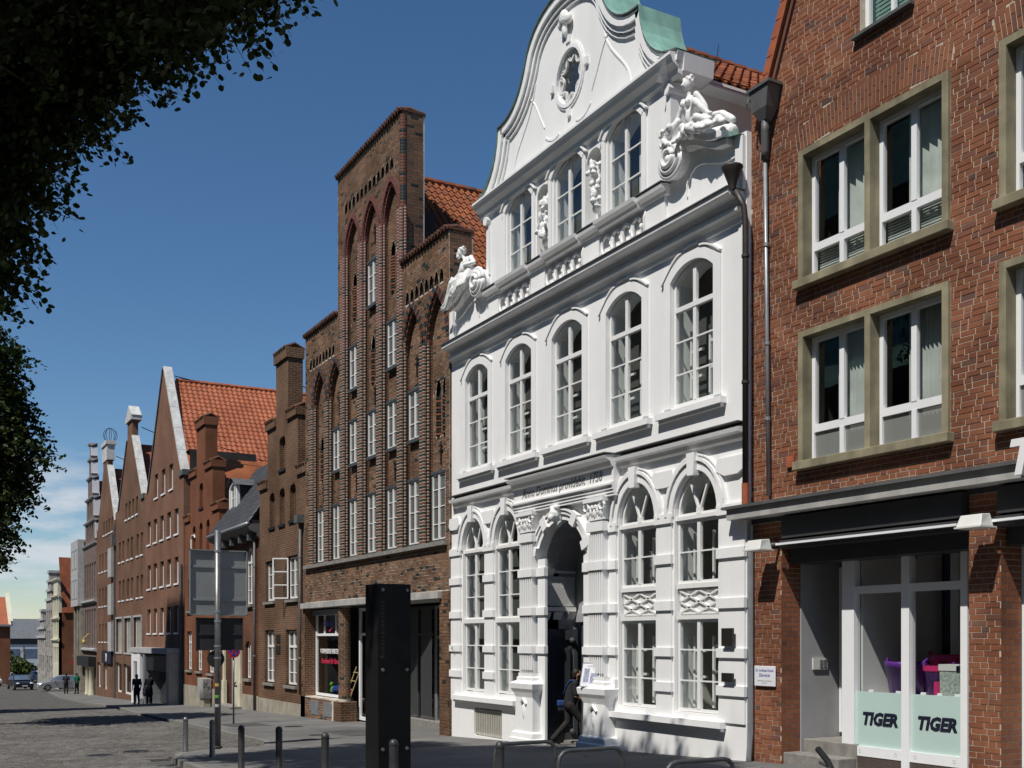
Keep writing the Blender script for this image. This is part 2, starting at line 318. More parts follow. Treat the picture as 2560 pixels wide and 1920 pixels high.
class MB:
    def __init__(s): s.v = []; s.f = []; s.mi = []
    def add(s, vs, fs):
        k = len(s.v); s.v += [tuple(p) for p in vs]; s.f += [tuple(i + k for i in f) for f in fs]; return s
    def box(s, x0, x1, y0, y1, z0, z1):
        return s.add([(x0,y0,z0),(x1,y0,z0),(x1,y1,z0),(x0,y1,z0),(x0,y0,z1),(x1,y0,z1),(x1,y1,z1),(x0,y1,z1)],
                     [(0,1,5,4),(1,2,6,5),(2,3,7,6),(3,0,4,7),(4,5,6,7),(3,2,1,0)])
    def brick(s, x0, x1, y0, y1, z0, z1):  # open at the back
        return s.add([(x0,y0,z0),(x1,y0,z0),(x1,y1,z0),(x0,y1,z0),(x0,y0,z1),(x1,y0,z1),(x1,y1,z1),(x0,y1,z1)],
                     [(0,1,5,4),(1,2,6,5),(3,0,4,7),(4,5,6,7),(3,2,1,0)])
    def wall(s, outer, holes, y0, depth, back=False, edge=True, hole_depth=None):
        """upright slab in the facade plane with openings cut through it"""
        loops = [outer] + list(holes)
        tri = tessellate_polygon([[Vector((x, z, 0)) for x, z in l] for l in loops])
        flat = [p for l in loops for p in l]
        def orient(t):
            a, b, c = (flat[i] for i in t)
            return t if (b[0]-a[0])*(c[1]-a[1]) - (b[1]-a[1])*(c[0]-a[0]) > 0 else t[::-1]
        tri = [orient(tuple(t)) for t in tri]
        s.add([(x, y0, z) for x, z in flat], tri)
        if back: s.add([(x, y0 + depth, z) for x, z in flat], [t[::-1] for t in tri])
        for li, l in enumerate(loops):
            if li == 0 and not edge: continue
            d = depth if li == 0 or hole_depth is None else (hole_depth[li-1] if isinstance(hole_depth, list) else hole_depth)
            if d == 0: continue
            n = len(l); area = sum(l[i][0]*l[(i+1)%n][1] - l[(i+1)%n][0]*l[i][1] for i in range(n))
            vs = [(x, y0, z) for x, z in l] + [(x, y0 + d, z) for x, z in l]
            fl = [(i, i + n, (i+1) % n + n, (i+1) % n) for i in range(n)]
            if (area > 0) != (li == 0): fl = [f[::-1] for f in fl]
            s.add(vs, fl)
        return s
    def poly(s, pts, y):
        tri = tessellate_polygon([[Vector((x, z, 0)) for x, z in pts]])
        return s.add([(x, y, z) for x, z in pts], [tuple(t) for t in tri])
    def ribbon(s, path, w, y0, y1, closed=False):
        """moulding of width w following a line in the facade plane, from y0 (front) to y1 (wall)"""
        n = len(path); L = []; Rr = []
        for i in range(n):
            a = path[i-1] if (i or closed) else path[i]; b = path[(i+1) % n] if (i < n-1 or closed) else path[i]
            dx, dz = b[0]-a[0], b[1]-a[1]; l = math.hypot(dx, dz) or 1
            L.append((path[i][0] - dz/l*w/2, path[i][1] + dx/l*w/2)); Rr.append((path[i][0] + dz/l*w/2, path[i][1] - dx/l*w/2))
        vs = [];
        for i in range(n): vs += [(L[i][0], y0, L[i][1]), (Rr[i][0], y0, Rr[i][1]), (L[i][0], y1, L[i][1]), (Rr[i][0], y1, Rr[i][1])]
        fs = []
        for i in range(n if closed else n - 1):
            a = 4*i; b = 4*((i+1) % n); fs += [(a, a+1, b+1, b), (a+2, a, b, b+2), (a+1, a+3, b+3, b+1)]
        if not closed: fs += [(0, 2, 3, 1), (4*n-4, 4*n-3, 4*n-1, 4*n-2)]
        return s.add(vs, fs)
    def sweepx(s, x0, x1, prof):
        """cornice: profile [(y, z)...] run along X with mitred-free capped ends"""
        n = len(prof); vs = [(x0, y, z) for y, z in prof] + [(x1, y, z) for y, z in prof]
        s.add(vs, [(i, i + 1, i + 1 + n, i + n) for i in range(n - 1)])
        for off, x in ((0, x0), (n, x1)):
            tri = tessellate_polygon([[Vector((y, z, 0)) for y, z in prof]]); s.add([(x, y, z) for y, z in prof], [tuple(t) for t in tri])
        return s
    def sweepy(s, y0, y1, prof):
        n = len(prof); vs = [(x, y0, z) for x, z in prof] + [(x, y1, z) for x, z in prof]
        s.add(vs, [(i, i + 1, i + 1 + n, i + n) for i in range(n - 1)]); return s
    def tube(s, pts, r, n=8, cap=True):
        pts = [Vector(p) for p in pts]; rs = r if isinstance(r, (list, tuple)) else [r] * len(pts); k = len(s.v)
        up = None
        for i, p in enumerate(pts):
            d = (pts[min(i+1, len(pts)-1)] - pts[max(i-1, 0)]).normalized()
            if up is None: up = Vector((0, 0, 1)) if abs(d.z) < .9 else Vector((1, 0, 0))
            a = d.cross(up).normalized(); b = a.cross(d).normalized(); up = b
            for j in range(n): q = p + rs[i] * (a * math.cos(2*PI*j/n) + b * math.sin(2*PI*j/n)); s.v.append(tuple(q))
        for i in range(len(pts) - 1):
            for j in range(n): s.f.append((k+i*n+j, k+i*n+(j+1) % n, k+(i+1)*n+(j+1) % n, k+(i+1)*n+j))
        if cap: s.f.append(tuple(k + j for j in range(n))[::-1]); s.f.append(tuple(k + (len(pts)-1)*n + j for j in range(n)))
        return s
    def lathe(s, prof, c, n=12, a0=0., a1=2*PI):
        full = abs(a1 - a0 - 2*PI) < 1e-6; m = n if full else n + 1; k = len(s.v)
        for r, z in prof:
            for j in range(m): a = a0 + (a1 - a0) * j / n; s.v.append((c[0] + r*math.cos(a), c[1] + r*math.sin(a), c[2] + z))
        for i in range(len(prof) - 1):
            for j in range(n):
                q = (j + 1) % m if full else j + 1
                s.f.append((k+i*m+j, k+i*m+q, k+(i+1)*m+q, k+(i+1)*m+j))
        return s
    def ell(s, c, r, n=10, m=7, rot=None):
        k = len(s.v)
        for i in range(m + 1):
            t = PI * i / m
            for j in range(n):
                a = 2*PI*j/n; p = Vector((r[0]*math.sin(t)*math.cos(a), r[1]*math.sin(t)*math.sin(a), -r[2]*math.cos(t)))
                if rot: p = rot @ p
                s.v.append((c[0]+p.x, c[1]+p.y, c[2]+p.z))
        for i in range(m):
            for j in range(n): s.f.append((k+i*n+j, k+i*n+(j+1) % n, k+(i+1)*n+(j+1) % n, k+(i+1)*n+j))
        return s
    def cap(s, p, q, r1, r2, n=10):
        """tapered limb with round ends"""
        p = Vector(p); q = Vector(q); d = (q - p); L = d.length or 1e-6; d /= L
        pts = []; rs = []
        for i in range(4): a = PI/2*(1 - i/3.); pts.append(p - d*r1*math.sin(a)); rs.append(max(r1*math.cos(a), 1e-3))
        for i in range(4): a = PI/2*(i/3.); pts.append(q + d*r2*math.sin(a)); rs.append(max(r2*math.cos(a), 1e-3))
        return s.tube(pts, rs, n)
    def chain(s, pts, rs, n=10):
        for i in range(len(pts)-1): s.cap(pts[i], pts[i+1], rs[i], rs[i+1], n)
        return s
    def build(s, name, m, parent=None, smooth=False, org=None):
        me = bpy.data.meshes.new(name)
        v = s.v
        if org is not None: v = [(a-org[0], b-org[1], c-org[2]) for a, b, c in v]
        me.from_pydata(v, [], s.f); me.update()
        o = link(name, me, m, parent, smooth)
        if org is not None: o.location = org
        return o
def remesh(o, vox, it=4):
    md = o.modifiers.new('remesh', 'REMESH'); md.mode = 'VOXEL'; md.voxel_size = vox; md.use_smooth_shade = True
    sm = o.modifiers.new('smooth', 'SMOOTH'); sm.factor = .5; sm.iterations = it
    return o
def bevel(o, w, seg=2):
    md = o.modifiers.new('bevel', 'BEVEL'); md.width = w; md.segments = seg; md.limit_method = 'ANGLE'; return o
def copy_tree(o, parent=None):
    c = o.copy(); COL.objects.link(c)
    if parent: c.parent = parent
    for ch in list(o.children): copy_tree(ch, c)
    return c
def text(name, body, size, m, parent, loc, rot=(PI/2, 0, 0), ext=.004, shear=0.0, bold=0.0, align='CENTER', sx=1.0, space=1.0):
    cu = bpy.data.curves.new(name, 'FONT'); cu.body = body; cu.size = size; cu.extrude = ext; cu.shear = shear; cu.offset = bold; cu.align_x = align; cu.space_character = space; cu.resolution_u = 2
    to = bpy.data.objects.new('tmp', cu); COL.objects.link(to)
    dg = bpy.context.evaluated_depsgraph_get(); dg.update()
    me = bpy.data.meshes.new_from_object(to.evaluated_get(dg)); bpy.data.objects.remove(to); bpy.data.curves.remove(cu)
    me.materials.clear()
    mw = Matrix.Translation(loc) @ Matrix.Rotation(rot[2], 4, 'Z') @ Matrix.Rotation(rot[1], 4, 'Y') @ Matrix.Rotation(rot[0], 4, 'X') @ Matrix.Diagonal((sx, 1, 1, 1))
    me.transform(mw); return link(name, me, m, parent)

CF = Vector((-math.cos(TH), math.sin(TH))); CR = Vector((math.sin(TH), math.cos(TH)))
def seen_size(x, y, z, area):
    """rough size in the picture, 0 outside the frame: only used to pick which pieces become single parts"""
    q = Vector((x - CAM[0], y - CAM[1])); d = q.dot(CF)
    if d < 1: return 0
    u = 1280 + FPX * q.dot(CR) / d; v = 1597 - FPX * (z - CAM[2]) / d
    return area / d / d if -10 < u < 2570 and -10 < v < 1930 else 0
def lay(polys, y, course=.083, length=.25, joint=.012, zlo=None, zhi=None, bond=(1, .5), jit=.003, rnd=random):
    """brick courses filling the region of the polygons (even-odd): list of boxes"""
    zs = [z for p in polys for x, z in p]; z0 = min(zs) if zlo is None else zlo; z1 = max(zs) if zhi is None else zhi
    out = []; k = math.floor(z0 / course)
    while k * course < z1:
        za = k * course + joint/2; zb = (k+1) * course - joint/2; k += 1
        if za < z0 - .02 or zb > z1 + .02: continue
        for a, b in intervals(polys, (za + zb) / 2):
            i = k; x = math.floor(a / 3.0) * 3.0 - (k % 2) * length * .75 - (k % 3) * .06
            while x < b:
                l = length * bond[i % len(bond)] + rnd.uniform(-.006, .006); i += 1
                p = max(x + joint/2, a + joint/2); q = min(x + l - joint/2, b - joint/2)
                if q - p > .018: out.append((p, q, y + rnd.uniform(-jit, jit), za, zb))
                x += l
    return out
UNITS = {}
def unit(kind):
    if kind not in UNITS:
        m = MB()
        m.brick(-.5, .5, -.5, .5, -.5, .5)
        me = bpy.data.meshes.new(kind); me.from_pydata(m.v, [], m.f); me.materials.append(MATS[kind]); UNITS[kind] = me
    return UNITS[kind]
def place_bricks(parent, bricks, m, proud=.008, name='brick', single=300, rest='brickwork'):
    """the largest in view become parts of their own, the others one joined part"""
    bricks.sort(key=lambda b: -seen_size((b[0]+b[1])/2, b[2], (b[3]+b[4])/2, (b[1]-b[0])*(b[4]-b[3])))
    inv = Matrix.Translation(-Vector(parent.location)); me = unit(m)
    for b in bricks[:single]:
        o = bpy.data.objects.new(name, me); COL.objects.link(o); o.parent = parent; o.matrix_parent_inverse = inv
        o.location = ((b[0]+b[1])/2, b[2] + proud/2 + .002, (b[3]+b[4])/2); o.scale = (b[1]-b[0], proud + .004, b[4]-b[3])
    mb = MB()
    for b in bricks[single:]: mb.brick(b[0], b[1], b[2], b[2] + proud + .004, b[3], b[4])
    if mb.f: stuff(mb.build(rest, m, parent))

# ---------------------------------------------------------------- windows
def arc_z(x, x0, x1, zs, rise, kind):
    c = (x0+x1)/2; h = (x1-x0)/2; t = max(-1, min(1, (x-c)/h))
    if rise <= 0: return zs
    if kind == 'seg':
        r = (h*h + rise*rise)/(2*rise); return zs + rise - r + math.sqrt(max(0, r*r - (x-c)**2))
    return zs + rise*math.sqrt(max(0, 1 - t*t))
def window(parent, x0, x1, z0, zs, y, rise=0., kind='seg', fw=.06, cols=(.5,), bars=(), transoms=(), m='white_paint', glass='glass', depth=.07, barw=.028, mullw=.09, sub=True, name='window', one_pane=False):
    """frame (with mullions and glazing bars) plus its panes as sub-parts. cols: fractions of mullions; bars/transoms: heights"""
    mb = MB()
    if rise > 0:
        mb.wall(arch(x0, x1, z0, zs, rise, 16, kind), [arch(x0+fw, x1-fw, z0+fw, zs, rise-fw*.9, 16, kind)], y, depth)
    else:
        mb.wall(rect(x0, x1, z0, zs), [rect(x0+fw, x1-fw, z0+fw, zs-fw)], y, depth)
    xa, xb = x0+fw, x1-fw
    cx = [xa + (xb-xa)*c for c in cols]
    top = lambda x: (arc_z(x, xa, xb, zs, rise-fw*.9, kind) if rise > 0 else zs-fw)
    for c in cx:
        mb.box(c-mullw/2, c+mullw/2, y-.008, y+depth*.8, z0+fw, top(c))
    for t in transoms: mb.box(xa, xb, y-.02, y+depth*.9, t-.045, t+.045)
    for b in bars:
        e = [xa] + [q for c in cx for q in (c-mullw/2, c+mullw/2)] + [xb]
        for i in range(0, len(e), 2): mb.box(e[i], e[i+1], y+.004, y+depth*.5, b-barw/2, b+barw/2)
    o = mb.build(name, m, parent)
    zz = sorted([z0+fw] + list(bars) + list(transoms)); xx = [xa] + cx + [xb]
    if one_pane: zz = [z0+fw]; xx = [xa, xb]
    for i in range(len(xx)-1):
        for k in range(len(zz)):
            a, b = xx[i], xx[i+1]; lo = zz[k]; last = k == len(zz)-1; hi = None if last else zz[k+1]
            if last: pts = [(a, lo), (b, lo)] + [(b - (b-a)*j/6, top(b - (b-a)*j/6)) for j in range(7)] if rise > 0 else rect(a, b, lo, zs-fw)
            else: pts = rect(a, b, lo, hi)
            p = MB().poly(pts, y + depth*.45).build('pane', glass, o)
    return o
def fan_window(parent, x0, x1, z0, zs, rise, y, lower, glass='glass', lattice=None):
    """round-headed window: lunette with two raking bars over a casement"""
    fw = .055; tr = zs - .02
    mb = MB(); c = (x0+x1)/2
    mb.wall(arch(x0, x1, tr, zs, rise, 18), [arch(x0+fw, x1-fw, tr+fw, zs, rise-fw, 18)], y, .07)
    rx, rz = (x1-x0)/2-fw, rise-fw; ends = []
    for a in (62, 118):
        e = (c + rx*math.cos(R_(a)), zs + rz*math.sin(R_(a))); ends.append(e); mb.ribbon([(c, tr+fw), e], .04, y, y+.05)
    mb.box(c-.07, c+.07, y-.01, y+.05, tr+fw*.5, tr+.14)
    o = mb.build('window', 'white_paint', parent)
    for a0, a1 in ((0, 62), (62, 118), (118, 180)):
        pts = [(c, tr+fw)] + [(c + rx*math.cos(R_(a0+(a1-a0)*i/6)), zs + rz*math.sin(R_(a0+(a1-a0)*i/6))) for i in range(7)]
        MB().poly(pts, y+.035).build('pane', glass, o)
    MB().box(x0-.05, x1+.02, y-.05, y+.06, tr-.07, tr).build('transom', 'white_paint', o)
    return o
def blank_room(parent, x0, x1, y0, y1, z0, z1, m, name='room'):
    mb = MB().add([(x0,y0,z0),(x1,y0,z0),(x1,y1,z0),(x0,y1,z0),(x0,y0,z1),(x1,y0,z1),(x1,y1,z1),(x0,y1,z1)], [(1,5,6,2),(2,6,7,3),(3,7,4,0),(4,7,6,5),(0,1,2,3)])
    return mb.build(name, m, parent)
GX = [(-400, -7), (-300, -6), (-150, -3.4), (-104, -2.55), (-90, -2.35), (-72, -1.9), (-59, -1.4), (-46, -.92), (-39, -.77), (-26.5, -.5), (-14.6, 0), (10, .7), (60, 1.2)]
def g(x):
    for (a, za), (b, zb) in zip(GX, GX[1:]):
        if a <= x <= b: return za + (zb-za)*(x-a)/(b-a)
    return GX[0][1] if x < GX[0][0] else GX[-1][1]
# ---------------------------------------------------------------- ground, road, pavement
def sheet(name, xs, ylo, yhi, dz, m, edge=0.0):
    """strip of ground following the fall of the street; ylo/yhi are functions of x"""
    mb = MB(); n = len(xs)
    vs = []
    for x in xs: vs += [(x, ylo(x), g(x)+dz), (x, yhi(x), g(x)+dz)]
    mb.add(vs, [(2*i, 2*i+1, 2*i+3, 2*i+2) if xs[1] < xs[0] else (2*i, 2*i+2, 2*i+3, 2*i+1) for i in range(n-1)])
    if edge: mb.add([p for x in xs for p in ((x, ylo(x), g(x)+dz), (x, ylo(x), g(x)+dz-edge))], [(2*i, 2*i+1, 2*i+3, 2*i+2) for i in range(n-1)])
    return mb.build(name, m)
XS = [60, 40, 20, 10, 0, -8, -14.6, -20, -26.5, -32, -39, -46, -52, -59, -66, -72, -80, -90, -97, -104, -120, -135, -150, -200, -250, -300, -400]
struct(sheet('ground', XS, lambda x: -420, lambda x: 420, -.24, 'far_ground'))
struct(sheet('road', XS, lambda x: -30, lambda x: 3.0 if x < -103.9 else (-2.0 if x < -20 else -6), -.125, 'road_bed'))
KERB = [(60, -8.6), (-10, -8.5), (-20.3, -8.2), (-23.6, -8.0), (-25.0, -7.6), (-25.7, -6.8), (-25.75, -5.9), (-26.4, -5.2), (-28.0, -4.75), (-34, -4.7), (-42, -4.6), (-48, -4.6), (-60, -3.4), (-67, -3.2), (-90, -3.0), (-99, -2.6), (-104, -2.4)]
def kerb_pts(step=.9):
    out = []
    for (x0, y0), (x1, y1) in zip(KERB, KERB[1:]):
        n = max(1, int(math.hypot(x1-x0, y1-y0)/step))
        out += [(x0+(x1-x0)*i/n, y0+(y1-y0)*i/n) for i in range(n)]
    return out + [KERB[-1]]
KP = [p for p in kerb_pts() if p[0] < 6]
vs = []; fs = []
for i, (x, y) in enumerate(KP): vs += [(x, y+.1, g(x)), (x, 1.6, g(x))]
fs = [(2*i, 2*i+1, 2*i+3, 2*i+2) for i in range(len(KP)-1)]
struct(MB().add(vs, fs).build('pavement', 'pavement'))
kerb = MB().add([], []).build('kerb', 'kerb'); struct(kerb)
kst = []
for (x0, y0), (x1, y1) in zip(KP, KP[1:]):
    d = Vector((x1-x0, y1-y0)); L = d.length
    if L < .05: continue
    d /= L; nrm = Vector((d.y, -d.x)); nrm = nrm if nrm.y > 0 or abs(nrm.y) < .3 and nrm.x > 0 else -nrm
    a = Vector((x0, y0)) + d*.006; b = Vector((x1, y1)) - d*.006; w = nrm*.14
    drop = .035 if -28 < x0 else .115
    z0, z1 = g(x0)+.006, g(x1)+.006
    mb = MB().add([(a.x, a.y, z0-.3), (b.x, b.y, z1-.3), (b.x+w.x, b.y+w.y, z1-.3), (a.x+w.x, a.y+w.y, z0-.3), (a.x, a.y, z0), (b.x, b.y, z1), (b.x+w.x, b.y+w.y, z1), (a.x+w.x, a.y+w.y, z0)],
             [(0,1,5,4),(1,2,6,5),(2,3,7,6),(3,0,4,7),(4,5,6,7)])
    mb.build('kerbstone', 'kerb', kerb)
# setts: rows across the carriageway, joints recessed into the bed
def kerb_y(x):
    ys = [y for (xa, y), (xb, yb) in zip(KERB, KERB[1:]) if xb <= x <= xa]
    for (xa, ya), (xb, yb) in zip(KERB, KERB[1:]):
        if xb <= x <= xa and xa > xb: return ya + (yb-ya)*(x-xa)/(xb-xa)
    return -3.0
rs = random.Random(3); sett = []
x = -8.0
while x > -62:
    dx = .145 if x > -45 else .2
    ky = kerb_y(x)
    if x > -26.4: ky = min(ky, -8.25) if x > -24.5 else min(ky, -5.2 - (x+26.4)*1.1)
    y = ky - .12 - rs.random()*.1; lim = -14.5 - (abs(x)-20)*.0
    while y > lim:
        l = rs.uniform(.13, .2) * (1 if x > -45 else 1.3)
        sett.append((x - dx + .008 + rs.uniform(-.004, .004), x - .008, y - l + .012, y, g(x) - .062 + rs.uniform(-.009, .009))); y -= l
    x -= dx
sett.sort(key=lambda s: -seen_size(s[0], s[2], s[4], 1))
road = bpy.data.objects['road']
def sett_geo(mb, x0, x1, y0, y1, z, b=.018, h=.06):
    mb.add([(x0,y0,z-h),(x1,y0,z-h),(x1,y1,z-h),(x0,y1,z-h),(x0+.003,y0+.003,z-.014),(x1-.003,y0+.003,z-.014),(x1-.003,y1-.003,z-.014),(x0+.003,y1-.003,z-.014),(x0+b,y0+b,z),(x1-b,y0+b,z),(x1-b,y1-b,z),(x0+b,y1-b,z)],
           [(0,1,5,4),(1,2,6,5),(2,3,7,6),(3,0,4,7),(4,5,9,8),(5,6,10,9),(6,7,11,10),(7,4,8,11),(8,9,10,11)])
um = MB(); sett_geo(um, -.07, .07, -.08, .08, 0); ume = bpy.data.meshes.new('sett'); ume.from_pydata(um.v, [], um.f); ume.materials.append(MATS['sett'])
for s in sett[:300]:
    o = bpy.data.objects.new('sett', ume); COL.objects.link(o); o.parent = road
    o.location = ((s[0]+s[1])/2, (s[2]+s[3])/2, s[4]); o.scale = ((s[1]-s[0])/.14, (s[3]-s[2])/.16, 1)
mb = MB()
for s in sett[300:]: sett_geo(mb, *s)
stuff(mb.build('setts', 'sett', road))
# iron covers and a channel grating line in the setts
for (cx, cy) in ((-26.6, -9.0), (-27.3, -8.1)):
    MB().lathe([(.0, 0), (.27, 0), (.31, -.01), (.31, -.1)], (cx, cy, g(cx)-.05), 20).build('drain_cover', 'iron', road)

pv = bpy.data.objects['pavement']
for (cx, cy, r) in ((-27.6, -3.6, .3), (-29.2, -2.9, .22), (-17.5, -1.3, .2), (-33.5, -2.2, .3)):
    MB().lathe([(.0, .006), (r*.9, .006), (r, .004), (r, -.05)], (cx, cy, g(cx)), 20).build('manhole_cover', 'iron', pv)
for (x0, x1, y0, y1) in ((-31, -28.2, -2.3, -.9), (-36.5, -34.5, -3.9, -2.6), (-24.4, -22.6, -3.4, -1.9)):
    MB().add([(x0, y0, g(x0)+.004), (x1, y0, g(x1)+.004), (x1, y1, g(x1)+.004), (x0, y1, g(x0)+.004)], [(0, 1, 2, 3)]).build('asphalt_patch', 'asphalt', pv)
# ---------------------------------------------------------------- the white house
WX0, WX1, WC = -26.5, -14.6, -20.55
wh = thing('white_house', 'white stuccoed house with curved green-capped gable and arched entrance', 'house', (WC, 0, -.5))
gl_left = bez((-24.75, 13.3), (-24.1, 13.4), (-23.6, 13.85), (-23.52, 14.75), 8) + bez((-23.42, 14.75), (-22.75, 14.75), (-22.35, 15.2), (-22.1, 15.85), 8) + bez((-22.05, 15.95), (-21.75, 16.42), (-21.2, 16.62), (-20.55, 16.62), 7)
wing_r = [(-14.6, 11.08), (-14.95, 11.1)] + bez((-15.05, 11.12), (-15.5, 11.1), (-15.75, 11.62), (-16.45, 11.52), 7)
outer = [(WX0, -1.0), (WX1, -1.0)] + wing_r + [(-16.85, 11.45), (-16.85, 12.95), (-16.38, 12.97), (-16.35, 13.3)]
outer += mirror(gl_left, WC)[1:] + gl_left[::-1][1:]
outer += [(-24.75, 12.97), (-24.25, 12.95), (-24.25, 11.45)] + mirror(wing_r, WC)[::-1]
w1f = [(WC + 2.215*k - .64 + .0, WC + 2.215*k + .64) for k in (-2, -1, 0, 1, 2)]
gfw = [(-25.8, -24.56), (-23.98, -22.74), (-18.54, -17.26), (-16.66, -15.37)]
DX0, DX1, DZS = -21.84, -19.72, 3.77
holes = [arch(a, b, 6.58, 9.0, .27, 12, 'seg') for a, b in w1f]
attw = [(WC - 2.2 - .6, WC - 2.2 + .6), (WC - .6, WC + .6), (WC + 2.2 - .6, WC + 2.2 + .6)]
holes += [arch(a, b, 11.0, 12.7, .27, 12, 'seg') for a, b in attw]
holes += [arch(a, b, .76, 4.5, .78, 16) for a, b in gfw]
holes += [arch(DX0, DX1, -1.0 + .01, DZS, 1.06, 20)]
OV = (WC + .1, 14.70, .52, .60)
holes += [[(OV[0] + OV[2]*math.cos(2*PI*i/24), OV[1] + OV[3]*math.sin(2*PI*i/24)) for i in range(24)]]
niches = [(-21.9, -21.34), (-19.76, -19.2)]
holes += [arch(a, b, 11.02, 12.45, .26, 10) for a, b in niches]
CELL = rect(-25.17, -23.64, -.36, .36); holes.append(CELL)
MB().wall(outer, holes, 0.0, .72, hole_depth=.55).build('wall', 'stucco', wh)
mb = MB()
for a, b in niches: mb.box(a-.02, b+.02, .26, .28, 11.0, 12.8)
mb.build('niche_back', 'stucco', wh)
# brick-laid reveals read as rough jamb edges: flat surrounds with eared heads
for a, b in w1f:
    s = MB(); c = (a+b)/2
    o_ = [(a-.2, 6.6), (a-.2, 9.08)] + [(x, z) for x, z in bez((a-.2, 9.13), (a+.2, 9.36), (c-.4, 9.42), (c-.2, 9.44), 5)] + bez((c+.2, 9.44), (c+.4, 9.42), (b-.2, 9.36), (b+.2, 9.13), 5) + [(b+.2, 9.08), (b+.2, 6.6), (b, 6.6)]
    inn = [(x, z) for x, z in arch(a, b, 6.58, 9.0, .27, 12, 'seg')[2:]]
    s.wall(o_[::-1] and (o_ + inn + [(a, 6.6)])[::-1], [], -.035, .035)
    s.ribbon(bez((a-.28, 9.02), (a+.1, 9.40), (c-.45, 9.47), (c-.28, 9.48), 6), .035, -.06, 0)
    s.ribbon(bez((c-.2, 9.53), (c-.05, 9.55), (c+.05, 9.55), (c+.2, 9.53), 5), .035, -.065, 0)
    s.ribbon(bez((c+.26, 9.47), (c+.45, 9.46), (b-.0, 9.36), (b+.2, 9.2), 6), .035, -.06, 0)
    s.build('window_surround', 'stucco_trim', wh)
    s = MB(); s.box(a-.36, b+.34, -.14, .02, 6.40, 6.52); s.box(a-.30, b+.28, -.09, .02, 6.34, 6.40); s.build('window_sill', 'stucco_trim', wh)
    zb = 6.60; tr = 8.46; MB().box(a-.1, b+.1, .545, .555, 6.4, 9.4).build('grey_backdrop', 'blind_backdrop_grey', wh)  # grey panel added behind the glass to lighten the dark panes
    h3 = (tr - zb) / 3
    window(wh, a+.01, b-.01, zb, 8.99, .06, .265, 'seg', .06, (.5,), (zb+h3, zb+2*h3), (tr,))
for a, b in attw:
    s = MB(); c = (a+b)/2
    s.ribbon([(a-.12, 11.0), (a-.12, 12.74)], .14, -.04, 0); s.ribbon([(b+.12, 11.0), (b+.12, 12.74)], .14, -.04, 0)
    s.ribbon(arch(a-.12, b+.12, 0, 12.7, .36, 12, 'seg')[2:], .16, -.05, 0); s.ribbon(arch(a-.24, b+.24, 0, 12.72, .40, 12, 'seg')[2:], .04, -.09, 0)
    s.build('window_surround', 'stucco_trim', wh)
    MB().box(a-.1, b+.1, .545, .555, 10.9, 13.0).build('grey_backdrop', 'blind_backdrop_grey', wh)  # same added panel, so the attic panes are less black
    window(wh, a+.01, b-.01, 11.02, 12.69, .06, .265, 'seg', .055, (.5,), (11.6, 12.2), ())
# main cornice, belt course, attic ledge, upper cornice
MAINP = [(0, 9.5), (-.03, 9.52), (-.05, 9.6), (-.1, 9.66), (-.16, 9.69), (-.165, 9.745), (-.08, 9.765), (-.09, 9.84), (-.17, 9.9), (-.32, 9.935), (-.36, 9.96), (-.37, 10.04), (0, 10.1)]
MB().sweepx(-26.4, -14.68, MAINP).build('cornice', 'stucco_trim', wh)
MB().box(-26.42, -14.66, -.4, 0, 10.045, 10.065).build('cornice_flashing', 'lead', wh)
BEL = [(0, 5.66), (-.06, 5.70), (-.08, 5.78), (-.18, 5.80), (-.20, 5.87), (-.05, 5.92), (0, 5.96)]
MB().sweepx(-26.3, -22.75, BEL).build('belt_course', 'stucco_trim', wh)
MB().sweepx(-18.45, -14.62, BEL).build('belt_course', 'stucco_trim', wh)
cen = [(0, 5.12), (-.16, 5.12), (-.16, 5.17), (-.18, 5.18), (-.18, 5.24), (-.205, 5.25), (-.205, 5.32), (-.25, 5.34), (-.25, 5.38), (-.17, 5.41), (-.17, 5.70), (-.22, 5.73), (-.26, 5.82), (-.38, 5.88), (-.40, 5.93), (0, 5.98)]
MB().sweepx(-22.72, -18.48, cen).build('door_entablature', 'stucco_trim', wh)
MB().box(-22.74, -18.46, -.42, .0, 5.965, 5.99).build('cornice_flashing', 'lead', wh)
for x0, x1 in ((-26.32, -22.76), (-18.44, -14.6)): MB().box(x0, x1, -.215, 0, 5.955, 5.975).build('cornice_flashing', 'lead', wh)
text('inscription', 'Anno Dominus providebit  1758', .30, 'letter_shade', wh, (-20.6, -.172, 5.47), ext=.006, shear=.18, sx=.86)
LED = [(0, 10.74), (-.08, 10.76), (-.1, 10.82), (-.2, 10.86), (-.22, 10.93), (0, 10.97)]
MB().sweepx(-24.3, -16.8, LED).build('attic_ledge', 'stucco_trim', wh)
MB().box(-24.32, -16.78, -.24, 0, 10.955, 10.975).build('cornice_flashing', 'lead', wh)
for a, b in attw:
    MB().sweepx(a-.12, b+.12, [(y-.09, z+.004) for y, z in LED[:-1]] + [(0, 10.98)]).build('attic_ledge', 'stucco_trim', wh)
for a, b in ((-24.25, -23.72), (-22.1, -21.45), (-19.85, -19.2), (-17.55, -16.9)): MB().box(a, b, -.06, 0, 10.06, 10.74).build('pedestal_block', 'stucco_trim', wh)
